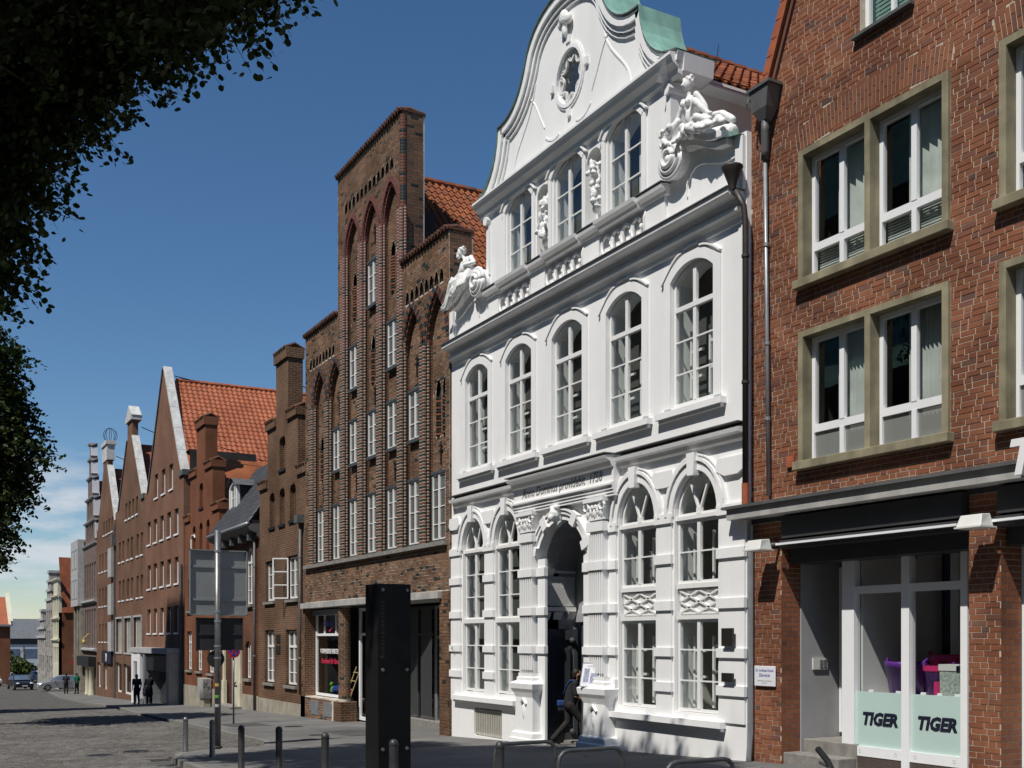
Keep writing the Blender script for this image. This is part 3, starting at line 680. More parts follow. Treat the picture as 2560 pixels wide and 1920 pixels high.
for k in (-1, 0, 1):                                   # balustrade-like C scroll panels
    cx = WC + 2.28*k - .1
    s = MB()
    for j in range(4):
        x = cx - .56 + j*.36
        pth = [(x + .16*math.cos(a), 10.42 + .2*math.sin(a)) for a in [R_(40 + 280*i/14) for i in range(15)]]
        s.tube([(px, -.05, pz) for px, pz in pth], .038, 6); s.tube([(x+.2, -.05, 10.24), (x+.3, -.06, 10.30), (x+.26, -.05, 10.56), (x+.34, -.05, 10.66)], .03, 6)
        s.ell((x+.16, -.04, 10.42), (.04, .05, .07), 6, 4)
    s.build('scroll_panel', 'stucco_trim', wh, True)
UPP = [(0, 12.88), (-.08, 12.92), (-.1, 13.02), (-.22, 13.1), (-.26, 13.18), (-.3, 13.22), (-.3, 13.27), (0, 13.32)]
MB().sweepx(-24.7, -16.42, UPP).build('gable_cornice', 'stucco_trim', wh)
# return of that cornice along the side of the attic
MB().sweepy(-.3, .72, [(-16.85 - y if False else -16.85 + (-y), z) for y, z in UPP]).build('gable_cornice', 'stucco_trim', wh)
MB().box(-16.87, -16.52, .72, 7.5, 12.92, 13.04).build('eaves_board', 'stucco_trim', wh)
MB().add([(-16.85, 0.7, 10), (-16.85, 9, 10), (-16.85, 9, 12.95), (-16.85, .7, 12.95)], [(0, 1, 2, 3)]).add([(-24.25, 0.7, 10), (-24.25, 9, 10), (-24.25, 9, 12.95), (-24.25, .7, 12.95)], [(3, 2, 1, 0)]).build('side_wall', 'stucco', wh)
# gable edge moulding, inner relief lines, copper capping
def inset(path, d, c=WC):
    o = []
    for i, p in enumerate(path):
        a = path[max(i-1, 0)]; b = path[min(i+1, len(path)-1)]; dx, dz = b[0]-a[0], b[1]-a[1]; l = math.hypot(dx, dz) or 1
        o.append((p[0] + dz/l*d, p[1] - dx/l*d))
    return o
full = gl_left + mirror(gl_left, WC)[::-1][1:]
s = MB(); s.ribbon(inset(full, .09), .18, -.16, 0); s.ribbon(inset(full, .24), .1, -.10, 0); s.ribbon(inset(full, .36), .05, -.05, 0); s.build('gable_moulding', 'stucco_trim', wh)
s = MB()
for sg in (1, -1):
    f = (lambda p: p) if sg == 1 else (lambda p: mirror(p, WC))
    s.ribbon(f(bez((-23.0, 13.5), (-22.95, 14.1), (-22.2, 14.3), (-21.95, 15.2), 10)), .035, -.02, 0)
    s.ribbon(f(bez((-21.5, 13.75), (-21.3, 13.55), (-21.05, 13.55), (-20.9, 13.62), 5)), .04, -.02, 0)
    s.ribbon(f(bez((-22.3, 15.0), (-21.95, 14.8), (-21.95, 14.6), (-21.55, 14.0), 7)), .03, -.02, 0)
s.build('relief_line', 'stucco_trim', wh)
for a in (0, 90, 180, 270):
    ca, sa = math.cos(R_(a)), math.sin(R_(a)); px, pz = OV[0] + (OV[2]+.2)*ca, OV[1] + (OV[3]+.22)*sa
    MB().box(px-.06, px+.06, -.07, 0, pz-.08, pz+.08).build('keystone', 'stucco_trim', wh)
cp = MB(); lip = MB(); seg = mirror(gl_left, WC)[::-1]
for path in (gl_left, seg):
    vs = [q for x, z in path for q in ((x, -.2, z+.03), (x, .85, z+.035))]
    cp.add(vs, [(2*i, 2*i+1, 2*i+3, 2*i+2) for i in range(len(path)-1)]); lip.add([q for x, z in path for q in ((x, -.205, z+.034), (x, -.205, z-.0))], [(2*i, 2*i+1, 2*i+3, 2*i+2) for i in range(len(path)-1)])
cp.build('copper_cap', 'copper_green', wh); lip.build('cap_edge', 'lead', wh)
# oval window with star tracery
s = MB(); el = lambda k, n=28: [(OV[0] + OV[2]*k*math.cos(2*PI*i/n), OV[1] + OV[3]*k*math.sin(2*PI*i/n)) for i in range(n)]
s.ribbon(el(1.06), .08, -.05, .02, True); s.ribbon(el(1.17), .04, -.03, 0, True); s.build('oval_frame', 'stucco_trim', wh)
ow = MB(); ow.ribbon(el(.96), .05, .03, .1, True)
P8 = lambda k, a: (OV[0] + OV[2]*k*math.cos(R_(a)), OV[1] + OV[3]*k*math.sin(R_(a)))
for i in range(8):
    a = 45*i + 22.5
    ow.ribbon(bez(P8(.94, a), P8(.68, a+8), P8(.6, a+16), P8(.6, a+22.5), 5) + bez(P8(.6, a+22.5), P8(.6, a+29), P8(.68, a+37), P8(.94, a+45), 5)[1:], .032, .03, .08); ow.ribbon([P8(.6, a+22.5), P8(.95, a+8)], .018, .035, .07); ow.ribbon([P8(.6, a+22.5), P8(.95, a+37)], .018, .035, .07)
ow = ow.build('oval_window', 'white_paint', wh); MB().poly(el(.96), .11).build('pane', 'glass_dark', ow)
s = MB(); s.ell((WC+.05, -.12, 15.98), (.16, .12, .2), 8, 6); s.ell((WC-.1, -.1, 15.9), (.1, .1, .14), 7, 5); s.ell((WC+.2, -.1, 15.92), (.1, .09, .13), 7, 5); s.ell((WC+.05, -.1, 15.7), (.08, .09, .16), 7, 5)
remesh(s.build('gable_boss', 'statue', wh), .025, 2)
# attic side ears and scrolled wings
for sg in (1, -1):
    f = lambda x: x if sg == 1 else 2*WC - x
    cx = f(-16.5); s = MB()
    for rad, y in ((.34, -.2), (.25, -.25), (.15, -.3)):
        s.tube([(cx + rad*math.cos(2*PI*i/20), y, 11.27 + rad*math.sin(2*PI*i/20)) for i in range(21)], .055, 6)
    s.lathe([(0, 0), (.3, 0), (.3, .1)], (0, 0, 0), 16) if False else None
    s.tube([(cx, -.2, 11.27), (cx, .4, 11.27)], .34, 18); s.tube([(cx, -.3, 11.27), (cx, .0, 11.27)], .09, 10)
    s.build('volute', 'stucco_trim', wh, True)
    top = wing_r[1:]; top = top if sg == 1 else mirror(top, WC)
    s = MB(); s.ribbon([(x, z+.03) for x, z in top], .12, -.28, .6); s.ribbon([(x, z-.1) for x, z in top], .1, -.17, 0)
    s.ribbon([(f(-16.25), 10.5)] + [(f(a), b) for a, b in bez((-16.25, 10.75), (-15.9, 11.3), (-15.6, 10.7), (-14.85, 10.72), 8)] + [(f(-14.85), 10.35)], .03, -.03, 0)
    s.box(min(f(-14.62), f(-14.82)), max(f(-14.62), f(-14.82)), -.08, 0, 10.06, 11.0)
    s.build('wing_cornice', 'stucco_trim', wh)
    s = MB(); s.box(min(f(-16.86), f(-16.72)), max(f(-16.86), f(-16.72)), -.05, .35, 11.4, 12.9); s.tube([(f(-16.78), -.12, 12.75), (f(-16.78), .4, 12.75)], .11, 12); s.build('attic_ear', 'stucco_trim', wh)
MB().add([(-15.3, -.2, 11.12), (-14.66, -.2, 10.99), (-14.66, .6, 11.25), (-15.3, .6, 11.45)], [(0, 1, 2, 3)]).build('copper_cap', 'copper_green', wh)
# niche sculptures
for i, (a, b) in enumerate(niches):
    rr = random.Random(i+5); c = (a+b)/2; s = MB()
    s.lathe([(.0, 0), (.2, 0), (.24, .1), (.12, .18), (.2, .3), (.22, .42), (.1, .46)], (c, .03, 11.0), 10)
    for k in range(26):
        t = k/26.; z = 11.42 + 1.05*t; s.ell((c + rr.uniform(-.17, .17)*(1.1-t*.5), rr.uniform(-.1, .12), z), (rr.uniform(.05, .1), rr.uniform(.05, .1), rr.uniform(.05, .12)), 7, 5)
    s.cap((c, .08, 11.4), (c + .03, .1, 12.35), .1, .06)
    remesh(s.build('niche_sculpture', 'statue', wh), .018, 1)
# ground-floor pilasters with rusticated bands
BANDS = [(1.13, 1.31), (1.81, 1.98), (2.7, 2.88), (3.6, 3.78), (4.38, 4.56)]
pil = [(-26.49, -25.9), (-24.52, -24.02), (-18.90, -18.60), (-17.2, -16.72), (-15.32, -14.62)]
for a, b in pil:
    s = MB(); s.box(a, b, -.035, 0, .64, 4.6); s.build('pilaster', 'stucco_trim', wh)
    for z0, z1 in BANDS: MB().box(a-.03, b+.03, -.075, 0, z0, z1).build('band_block', 'stucco_trim', wh)
for a, b in ((-26.49, -26.0), (-24.6, -23.95), (-17.25, -16.68), (-15.3, -14.62)):
    c = (a+b)/2; MB().wall([(c-.18, 5.08), (c+.18, 5.08), (b+.1, 5.2), (b+.02, 5.4), (a-.02, 5.4), (a-.1, 5.2)], [], -.07, .07).build('band_block', 'stucco_trim', wh)
for i, (a, b) in enumerate(gfw):
    s = MB(); cc = (a+b)/2
    ring = lambda k: [(cc + (b-a)/2*k*math.cos(R_(t)), 4.5 + .78*k*math.sin(R_(t))) for t in range(0, 181, 10)]
    s.ribbon(ring(1.12), .13, -.05, 0); s.ribbon(ring(1.29), .06, -.09, 0); s.ribbon(ring(1.40), .03, -.06, 0)
    s.build('archivolt', 'stucco_trim', wh)
    MB().wall([(cc-.09, 5.2), (cc+.09, 5.2), (cc+.12, 5.62), (cc-.12, 5.62)], [], -.14, .14).build('keystone', 'stucco_trim', wh)
    left = i < 2; y = .075
    if left: MB().box(a-.05, b+.05, .5, .52, .7, 5.4).build('roller_blind', 'blind_backdrop_grey', wh)
    fan_window(wh, a+.02, b-.02, .78, 4.5, .76, y, left)
    if left:
        q = (4.41 - 2.66)/3; window(wh, a+.02, b-.02, 2.66, 4.41, y, 0, 'seg', .05, (.5,), (2.66+q, 2.66+2*q), ())
        q = (2.58 - .8)/3; window(wh, a+.02, b-.02, .79, 2.57, y, 0, 'seg', .055, (.5,), (.79+q, .79+2*q), ())
    else:
        window(wh, a+.02, b-.02, 3.2, 4.41, y, 0, 'seg', .055, (.5,), (3.8,), ())
        q = (2.52 - .76)/3; window(wh, a+.02, b-.02, .77, 2.52, y, 0, 'seg', .06, (.5,), (.77+q, .77+2*q), ())
        s = MB(); s.box(a+.02, b-.02, y-.04, y+.08, 3.11, 3.2); s.box(a+.02, b-.02, y-.04, y+.08, 2.52, 2.6); s.box(a+.02, b-.02, y+.03, y+.06, 2.6, 3.11); s.build('transom_panel', 'white_paint', wh)
        s = MB(); x0, x1, z0, z1 = a+.07, b-.07, 2.64, 3.07; n = 2; dx = (x1-x0)/n
        s.ribbon([(x0, z0), (x1, z0), (x1, z1), (x0, z1)], .035, y-.0, y+.03, True)
        for (p, q2) in (((0, 1), (2, 0)), ((0, 0), (2, 1)), ((0, .5), (1, 1)), ((0, .5), (1, 0)), ((1, 1), (2, .5)), ((1, 0), (2, .5))):
            s.ribbon([(x0+dx*p[0], z0+(z1-z0)*p[1]), (x0+dx*q2[0], z0+(z1-z0)*q2[1])], .035, y-.01, y+.03)
        s.build('lattice', 'white_paint', wh)
    if left: MB().box(a-.03, b+.03, .02, .12, 2.56, 2.67).build('transom', 'white_paint', wh)
# plinth sills
for a, b in ((-26.25, -22.82), (-18.8, -15.15)):
    s = MB(); s.box(a, b, -.15, 0, .53, .65); s.box(a+.04, b-.04, -.1, 0, .47, .53); s.build('sill_course', 'stucco_trim', wh)
s = MB()
for k in range(16): x = -25.13 + 1.45*k/15; s.box(x-.022, x+.022, .04, .07, -.34, .33)
for z in (-.33, 0.26): s.box(-25.16, -23.65, .045, .075, z, z+.05)
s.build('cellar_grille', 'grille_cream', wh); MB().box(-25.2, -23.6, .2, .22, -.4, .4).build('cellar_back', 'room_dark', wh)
# entrance: fluted pilasters on pedestals, capitals, arch with block stones
for k, (a, b) in enumerate(((-22.4, -21.83), (-19.4, -18.88))):
    s = MB(); s.box(a, b, -.15, 0, 1.35, 4.62)
    n = 6; w = (b-a)/(2*n+1)
    for j in range(n+1): s.box(a+2*j*w, a+(2*j+1)*w, -.19, -.15, 1.42, 4.36)
    s.build('fluted_pilaster', 'stucco_trim', wh)
    for z0, z1 in BANDS[1:] + [(4.42, 4.62)]:
        if z0 == 4.38: continue
        MB().box(a-.05, b+.05, -.22, 0, z0, z1).build('band_block', 'stucco_trim', wh)
    c = (a+b)/2; s = MB(); s.box(a-.04, b+.04, -.2, 0, 4.66, 4.72); s.wall([(a+.02, 4.72), (b-.02, 4.72), (b+.08, 5.06), (a-.08, 5.06)], [], -.17, .17); s.box(a-.12, b+.12, -.26, 0, 5.04, 5.13)
    for sx in (-1, 1):
        s.tube([(c + sx*(.3 + .09*math.cos(t)), -.22, 4.95 + .09*math.sin(t)) for t in [i*.6 for i in range(11)]], .03, 6)
    for j in range(5): s.ell((c - .26 + .13*j, -.2, 4.80 + .04*(j % 2)), (.05, .05, .09), 6, 5)
    for j in range(4): s.ell((c - .2 + .13*j, -.21, 4.93), (.045, .05, .06), 6, 5)
    s.build('capital', 'stucco_trim', wh)
    gz = g(c) - .02; s = MB(); c += .06
    prof = [(.55, gz), (.55, gz+.14), (.51, gz+.17), (.49, gz+.28), (.42, gz+.32), (.40, .78), (.43, .84), (.46, .9), (.52, .98), (.54, 1.1), (.47, 1.14), (.38, 1.17), (.38, 1.24), (.34, 1.27), (.34, 1.35)]
    for (r0, z0), (r1, z1) in zip(prof, prof[1:]):
        s.add([(c-r0, -r0*.66, z0), (c+r0, -r0*.66, z0), (c+r1, -r1*.66, z1), (c-r1, -r1*.66, z1), (c-r0, 0, z0), (c+r0, 0, z0), (c+r1, 0, z1), (c-r1, 0, z1)], [(0, 1, 2, 3), (4, 0, 3, 7), (1, 5, 6, 2)])
    s.tube([(c-.1, -.28, .66), (c+.02, -.3, .74), (c+.12, -.28, .62)], .035, 6); s.ell((c, -.27, .45), (.06, .04, .18), 8, 6)
    s.build('pedestal', 'stucco_trim', wh)
    s = MB(); x = b+.06 if k == 0 else a-.4; s.box(x, x+.34, -.06, 0, -.5, 4.0)
    for z0, z1 in BANDS[1:3] + [(3.6, 3.8)]: s.box(x-.0, x+.36 if k == 0 else x+.34, -.1, 0, z0, z1)
    s.build('door_jamb', 'stucco_trim', wh)
DC = (DX0+DX1)/2
s = MB(); ring = lambda r: [(DC + r*math.cos(R_(t)), DZS + r*math.sin(R_(t))) for t in range(0, 181, 6)]
s.ribbon(ring(1.13), .13, -.05, 0); s.ribbon(ring(1.22), .06, -.09, 0); s.ribbon(ring(1.30), .05, -.12, 0); s.build('door_archivolt', 'stucco_trim', wh)
for t in (22, 58, 122, 158):
    c, sn = math.cos(R_(t)), math.sin(R_(t)); p = lambda r, w: (DC + r*c - w*sn, DZS + r*sn + w*c)
    MB().wall([p(1.05, -.1), p(1.36, -.115), p(1.36, .115), p(1.05, .1)], [], -.13, .13).build('block_stone', 'stucco_trim', wh)
s = MB(); s.ell((DC, -.2, DZS+1.18), (.13, .14, .18), 9, 7); s.ell((DC, -.3, DZS+1.1), (.09, .08, .09), 8, 6); s.ell((DC-.09, -.2, DZS+1.33), (.07, .09, .07), 7, 5); s.ell((DC+.09, -.2, DZS+1.33), (.07, .09, .07), 7, 5); s.cap((DC, -.1, DZS+.98), (DC, -.14, DZS+1.3), .1, .12)
remesh(s.build('lion_head', 'statue', wh), .018, 2)
# porch behind the arch
DB = 1.05
s = MB(); n = 20
for i in range(n):
    a0, a1 = PI*i/n, PI*(i+1)/n
    s.add([(DC+1.06*math.cos(a0), .2, DZS+1.06*math.sin(a0)), (DC+1.06*math.cos(a1), .2, DZS+1.06*math.sin(a1)), (DC+1.06*math.cos(a1), DB, DZS+1.06*math.sin(a1)), (DC+1.06*math.cos(a0), DB, DZS+1.06*math.sin(a0))], [(0, 1, 2, 3)])
s.add([(DX0, .2, -.6), (DX0, DB, -.6), (DX0, DB, DZS), (DX0, .2, DZS)], [(3, 2, 1, 0)]); s.add([(DX1, .2, -.6), (DX1, DB, -.6), (DX1, DB, DZS), (DX1, .2, DZS)], [(0, 1, 2, 3)])
s.wall(arch(DX0, DX1, 2.62, DZS, 1.06, 20), [rect(-21.0, -19.85, 2.95, 4.2)], DB, .1)
s.build('porch_wall', 'plaster_grey', wh)
MB().box(DX0, DX0+.03, .1, .98, 2.93, 3.62).build('roughcast_panel', 'roughcast', wh)
s = MB(); s.box(DX0, DX0+.07, -.02, 1.0, 2.8, 2.9); s.box(DX0, DX0+.05, 0, 1.0, 3.7, 3.76)
for y in (.08, .4, .78): s.wall([(DX0, 2.6), (DX0+.1, 2.78), (DX0, 2.78)], [], y, .22)
s.wall([(DX0, 3.62), (DX0+.12, 3.8), (DX0, 3.8)], [], .0, .4); s.build('porch_moulding', 'stucco_trim', wh)
MB().box(DX0, DX1, DB-.04, DB+.06, 2.55, 2.75).build('door_lintel', 'plaster_grey', wh)
MB().box(-21.0, -19.85, DB+.05, DB+.06, 2.95, 4.2).build('transom_light', 'glass_dark', wh)
MB().box(DX0+.02, DX1-.02, .6, DB+2, -.45, g(-20.8)+.02).build('threshold', 'step_stone', wh)
def door_leaf(org, ang):
    root = MB().box(0, 1.0, 0, .06, -.2, 2.55).build('door_leaf', 'door_grey', wh)
    def part(m, nm='door_panel', mt='door_grey'): return m.build(nm, mt, root)
    s = MB(); s.box(.02, .1, -.05, 0, -.18, 2.53); s.box(.88, .98, -.05, 0, -.18, 2.53); s.box(.1, .88, -.04, 0, -.18, .1); s.box(.1, .88, -.04, 0, 2.3, 2.53); part(s, 'door_rail')
    s = MB()
    for j in range(20): s.box(.26 + j*.026, .275 + j*.026, -.05, -.02, .26, 2.1)
    s.box(.25, .79, -.02, 0, .25, 2.12); part(s)
    s = MB()
    for x in (.17, .83):
        for z in (.12, 2.28): s.ell((x, -.06, z), (.075, .05, .075), 12, 8); s.ell((x, -.11, z), (.03, .03, .03), 8, 6)
    part(s, 'door_rosette')
    root.matrix_parent_inverse = Matrix.Translation(-Vector(wh.location)) @ Matrix.Translation(org) @ Matrix.Rotation(ang, 4, 'Z')
    return root
door_leaf((DX0+.09, .02, g(-21.5)+.12), PI/2)                 # folded back against the side of the porch, face to the opening
door_leaf((-19.78, .98, g(-20)+.12), R_(-100))
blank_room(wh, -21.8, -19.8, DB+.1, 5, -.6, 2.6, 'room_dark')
# rooms behind the glass
blank_room(wh, -26.3, -22.3, .56, 3.0, .1, 5.4, 'room_grey'); blank_room(wh, -18.9, -14.8, .56, 3.0, .1, 5.4, 'room_grey')
blank_room(wh, -26.3, -14.8, .56, 3.0, 6.3, 9.6, 'room_grey'); blank_room(wh, -24.1, -17.0, .56, 3.0, 10.8, 13.0, 'room_grey')
for (a, b), z0, z1, kk in [(w, 6.62, 8.4, 0) for w in w1f] + [(w, 11.05, 12.6, 1) for w in attw] + [(w, .85, 2.5, 0) for w in gfw[2:]] + [(w, 3.25, 4.3, 1) for w in gfw[2:]]:
    s = MB(); y = .36                                            # inner casements standing in the deep reveals
    for x in (a+.12, (a+b)/2+.04, (a+b)/2+.3): s.box(x, x+.05, y, y+.04, z0, z1 - (.3 if kk == 0 else .1))
    if kk == 0:
        for z in (z0+.55, z0+1.05): s.box(a+.12, (a+b)/2-.12, y+.01, y+.03, z, z+.05); s.box((a+b)/2+.04, b-.15, y+.01, y+.03, z+.1, z+.15)
    s.build('inner_casement', 'white_paint', wh)
for x0, x1, y0, y1, z0, z1 in ((-15.12, -14.82, -.14, -.1, 2.02, 2.34), (-15.12, -14.82, -.14, -.1, 1.38, 1.54)): MB().box(x0, x1, y0, y1, z0, z1).build('plaque', 'bronze', wh)
text('house_number', '4', .16, 'iron', wh, (-26.2, -.135, 1.84), ext=.003)
# roof behind the gable: pantiles on the visible slope
RZ, EZ, RXE = 16.12, 13.02, -16.5
MB().add([(WC, .6, RZ-.05), (WC, 12, RZ-.05), (RXE, 12, EZ-.05), (RXE, .6, EZ-.05), (2*WC-RXE, .6, EZ-.05), (2*WC-RXE, 12, EZ-.05)], [(0, 3, 2, 1), (0, 1, 5, 4)]).build('roof', 'tile_w', wh)
def tile_geo(mb, o, ux, uy, un, w, h, n=5):
    """one pantile: S-curved across (ux), lapping down the slope (uy)"""
    o = Vector(o); vs = []
    for j, (t, lift) in enumerate(((0, .0), (1, .035))):
        for i in range(n+1):
            s = i/n; hgt = .035*math.sin(2*PI*s*.9 + .4)
            p = o + ux*(w*1.06*s) + uy*(h*1.12*t) + un*(hgt + lift + .03); vs.append(tuple(p))
    for i in range(n+1):
        s = i/n; vs.append(tuple(o + ux*(w*1.06*s) + uy*(h*1.12) + un*(.035*math.sin(2*PI*s*.9+.4) + .015)))
    k = n+1
    mb.add(vs, [(i, i+1, i+1+k, i+k) for i in range(n)] + [(i+k, i+1+k, i+1+2*k, i+2*k) for i in range(n)])
def tile_slope(parent, top, ux, uy, un, ncol, nrow, w, h, m, keep=lambda p: True, single=300, name='roof_tile'):
    top = Vector(top); base = MB(); tile_geo(base, (0, 0, 0), ux, uy, un, w, h)
    me = bpy.data.meshes.new(name); me.from_pydata(base.v, [], base.f); me.materials.append(MATS[m])
    L = []
    for r in range(nrow):
        for c in range(ncol):
            p = top + ux*(w*c) + uy*(h*r)
            if keep(p): L.append(p)
    L.sort(key=lambda p: -seen_size(p.x, p.y, p.z, 1))
    inv = Matrix.Translation(-Vector(parent.location)); rr = random.Random(1)
    for p in L[:single]:
        o = bpy.data.objects.new(name, me); COL.objects.link(o); o.parent = parent; o.matrix_parent_inverse = inv; o.location = p + un*rr.uniform(-.006, .006)
    mb = MB()
    for p in L[single:]: mb.add([tuple(Vector(v) + p) for v in base.v], base.f)
    if mb.f: stuff(mb.build('roof_tiles', m, parent))
def slope_dirs(xr, zr, xe, ze):
    d = Vector((xe-xr, 0, ze-zr)).normalized(); n = Vector((-d.z, 0, d.x)); n = n if n.z > 0 else -n
    return d, n
d, n = slope_dirs(WC, RZ, RXE, EZ)
tile_slope(wh, (WC, .75, RZ), Vector((0, 1, 0)), d, n, 26, 15, .235, .33, 'tile_w')
s = MB()
for i in range(14): s.tube([(WC, .7+i*.4, RZ+.02), (WC, 1.12+i*.4, RZ+.05)], .12, 8)
s.build('ridge_tiles', 'tile_w', wh)
MB().tube([(-16.75, 1.0, 12.95), (-16.56, 1.0, 13.8)], .008, 6).build('lightning_rod', 'iron', wh)
# downpipe at the corner with its funnel
dp = thing('downpipe', 'dark brown downpipe with funnel head at the corner of the white house', 'pipe', (-14.52, -.14, 4.5))
s = MB(); s.tube([(-14.62, -.24, 9.98), (-14.52, -.14, 9.7), (-14.5, -.12, 9.4), (-14.5, -.12, 4.75)], .055, 10); s.build('pipe', 'gutter_brown', dp, True)
MB().lathe([(.06, -.3), (.08, -.18), (.15, .0), (.19, .08), (.19, .11), (.04, .1)], (-14.66, -.28, 10.3), 14).build('funnel', 'gutter_brown', dp, True)
for z in (8.8, 6.6): MB().lathe([(.07, 0), (.07, .05)], (-14.5, -.12, z), 10).build('pipe_collar', 'gutter_brown', dp)
MB().tube([(-14.5, -.12, 4.86), (-14.5, -.12, 4.45)], .065, 10).build('pipe_boot', 'clay_verge', dp)
MB().tube([(-14.53, .03, 4.15), (-14.53, .03, .5), (-14.53, -.02, 0)], .05, 8).build('lower_pipe', 'zinc', dp)
# ---------------------------------------------------------------- right-hand red brick shop house
YA = .10
ah = thing('brick_shop_house', 'orange-red brick shop house with stone-framed windows and a flat canopy', 'house', (-10, YA, .2))
A_out = [(-14.6, 4.3), (-4.5, 4.3), (-4.5, 18.0), (-11.35, 18.0), (-14.05, 11.62), (-14.6, 11.62)]
SW = [(-13.4, -10.42, 7.96, 10.24), (-13.4, -10.42, 4.96, 7.24), (-9.6, -6.62, 7.96, 10.24), (-9.6, -6.62, 4.96, 7.24)]
TW = (-12.1, -11.1, 11.5, 13.2)
ahole = [rect(*s) for s in SW] + [rect(*TW)]
MB().wall(A_out, ahole, YA + .006, .5, hole_depth=.42).build('wall', 'mortar_a', ah)
arcs = []
for x0, x1 in ((-13.52, -10.36), (-9.72, -6.5)):
    n = 14; c = (x0+x1)/2; h = (x1-x0)/2
    up = [(c + h*t, 10.62 + .2*(1-t*t)) for t in [-1 + 2*i/n for i in range(n+1)]]; lo = [(c + h*.96*t, 10.262 + .1*(1-t*t)) for t in [-1 + 2*i/n for i in range(n+1)]]
    arcs.append((c, h)); ahole.append(lo + up[::-1])
bricks = lay([A_out] + ahole, YA, joint=.014, bond=(1, .5, 1, 1, .5))
place_bricks(ah, bricks, 'brick_a')
for c, h in arcs:                                             # soldier arches over the upper windows
    n = 40
    for i in range(n):
        t0, t1 = -1 + 2*i/n, -1 + 2*(i+1)/n; tm = (t0+t1)/2; lean = .05*tm
        zb = 10.262 + .1*(1-tm*tm); zt = 10.62 + .2*(1-tm*tm); cut = zb + (zt-zb)*(.62 if i % 2 else .38)
        for za, zc in ((zb, cut - .006), (cut + .006, zt)):
            if abs(c) < 10 and i > 14: continue
            fa = (za-zb)/(zt-zb); fc = (zc-zb)/(zt-zb)
            X = lambda t, f: c + h*(.96 + .04*f)*t
            m = MB().wall([(X(t0, fa)+.006, za), (X(t1, fa)-.006, za), (X(t1, fc)-.006, zc), (X(t0, fc)+.006, zc)], [], YA-.002, .018); m.build('brick', 'brick_a', ah)
for si, (x0, x1, z0, z1) in enumerate(SW):
    fr = MB().wall(rect(x0, x1, z0, z1), [rect(x0+.11, (x0+x1)/2-.055, z0+.12, z1-.1), rect((x0+x1)/2+.055, x1-.11, z0+.12, z1-.1)], YA-.05, .36).build('stone_surround', 'sandstone', ah)
    sl_ = MB().box(x0-.04, x1+.06, YA-.15, YA+.12, z0-.02, z0+.12).build('window_sill', 'sandstone', ah); bevel(sl_, .012)
    for hx0, hx1 in ((x0+.11, (x0+x1)/2-.055), ((x0+x1)/2+.055, x1-.11)):
        zb = z0 + .66; y = YA + .16
        window(ah, hx0, hx1, zb, z1-.1, y, 0, 'seg', .075, (.5,), (), (), 'pvc_white', 'glass', .08, mullw=.1)
        window(ah, hx0, hx1, z0+.12, zb, y, 0, 'seg', .05, (.5,), (), (), 'pvc_white', 'glass' if si % 2 == 0 else 'glass_obscure', .08, mullw=.09)
        w = hx1 - hx0
        if si % 2 == 0:                                      # slatted blinds below, short curtains above
            for k in range(11):
                MB().box(hx0+.05, hx1-.05, y+.13, y+.15, z0+.17+k*.045, z0+.195+k*.045).build('blind_slat', 'curtain', ah)
        mcur = 'curtain'
        for a, b in (((.3, .98),) if si % 2 == 0 else ((.3, .62), (.62, .98))):
            cu = MB(); n = 18; pts = [(hx0 + w*(a + (b-a)*i/n), y + .2 + .035*math.sin(i*2.1)) for i in range(n+1)]
            cu.add([q for px, py in pts for q in ((px, py, zb-.5), (px, py, z1))], [(2*i, 2*i+2, 2*i+3, 2*i+1) for i in range(n)]); cu.build('curtain', mcur, ah)
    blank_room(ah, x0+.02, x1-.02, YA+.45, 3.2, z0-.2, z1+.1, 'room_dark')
window(ah, TW[0], TW[1], TW[2]+.06, TW[3], YA+.12, 0, 'seg', .075, (.55,), (), (), 'pvc_white', 'glass', .08, mullw=.06)
MB().box(TW[0]-.1, TW[1]+.05, YA-.1, YA+.1, TW[2]-.0, TW[2]+.05).build('window_sill', 'lead', ah)
for k in range(24): MB().box(TW[0]+.08, TW[1]-.05, YA+.26, YA+.28, TW[2]+.1+k*.068, TW[2]+.14+k*.068).build('blind_slat', 'blind_green', ah)
# verge of the steep roof
def along(p, q, n): return [(p[0]+(q[0]-p[0])*i/n, p[1]+(q[1]-p[1])*i/n) for i in range(n+1)]
ev = along((-14.16, 11.6), (-11.5, 17.9), 24)
for i in range(24):
    (xa, za), (xb, zb) = ev[i], ev[i+1]; k = .03*(i % 2)
    MB().wall([(xa-.17, za), (xa+.02, za-.02), (xb+.02, zb-.02), (xb-.17, zb-.03)], [], YA-.1, .4).build('verge_tile', 'clay_verge', ah)
s = MB(); s.ribbon([(x+.1, z-.03) for x, z in ev], .06, YA-.05, YA+.02); s.build('verge_course', 'brick_a', ah)
MB().add([(-14.34, YA, 11.6), (-14.34, 9, 11.6), (-11.66, 9, 17.9), (-11.66, YA, 17.9)], [(0, 1, 2, 3)]).build('roof', 'clay_verge', ah)
MB().box(-14.66, -14.05, YA-.03, .8, 11.62, 11.7).build('shoulder_coping', 'lead', ah)
MB().add([(-14.6, YA+.01, -.3), (-14.6, 9, -.3), (-14.6, 9, 11.6), (-14.6, YA+.01, 11.6)], [(0, 3, 2, 1)]).build('side_wall', 'bw_c2', ah)
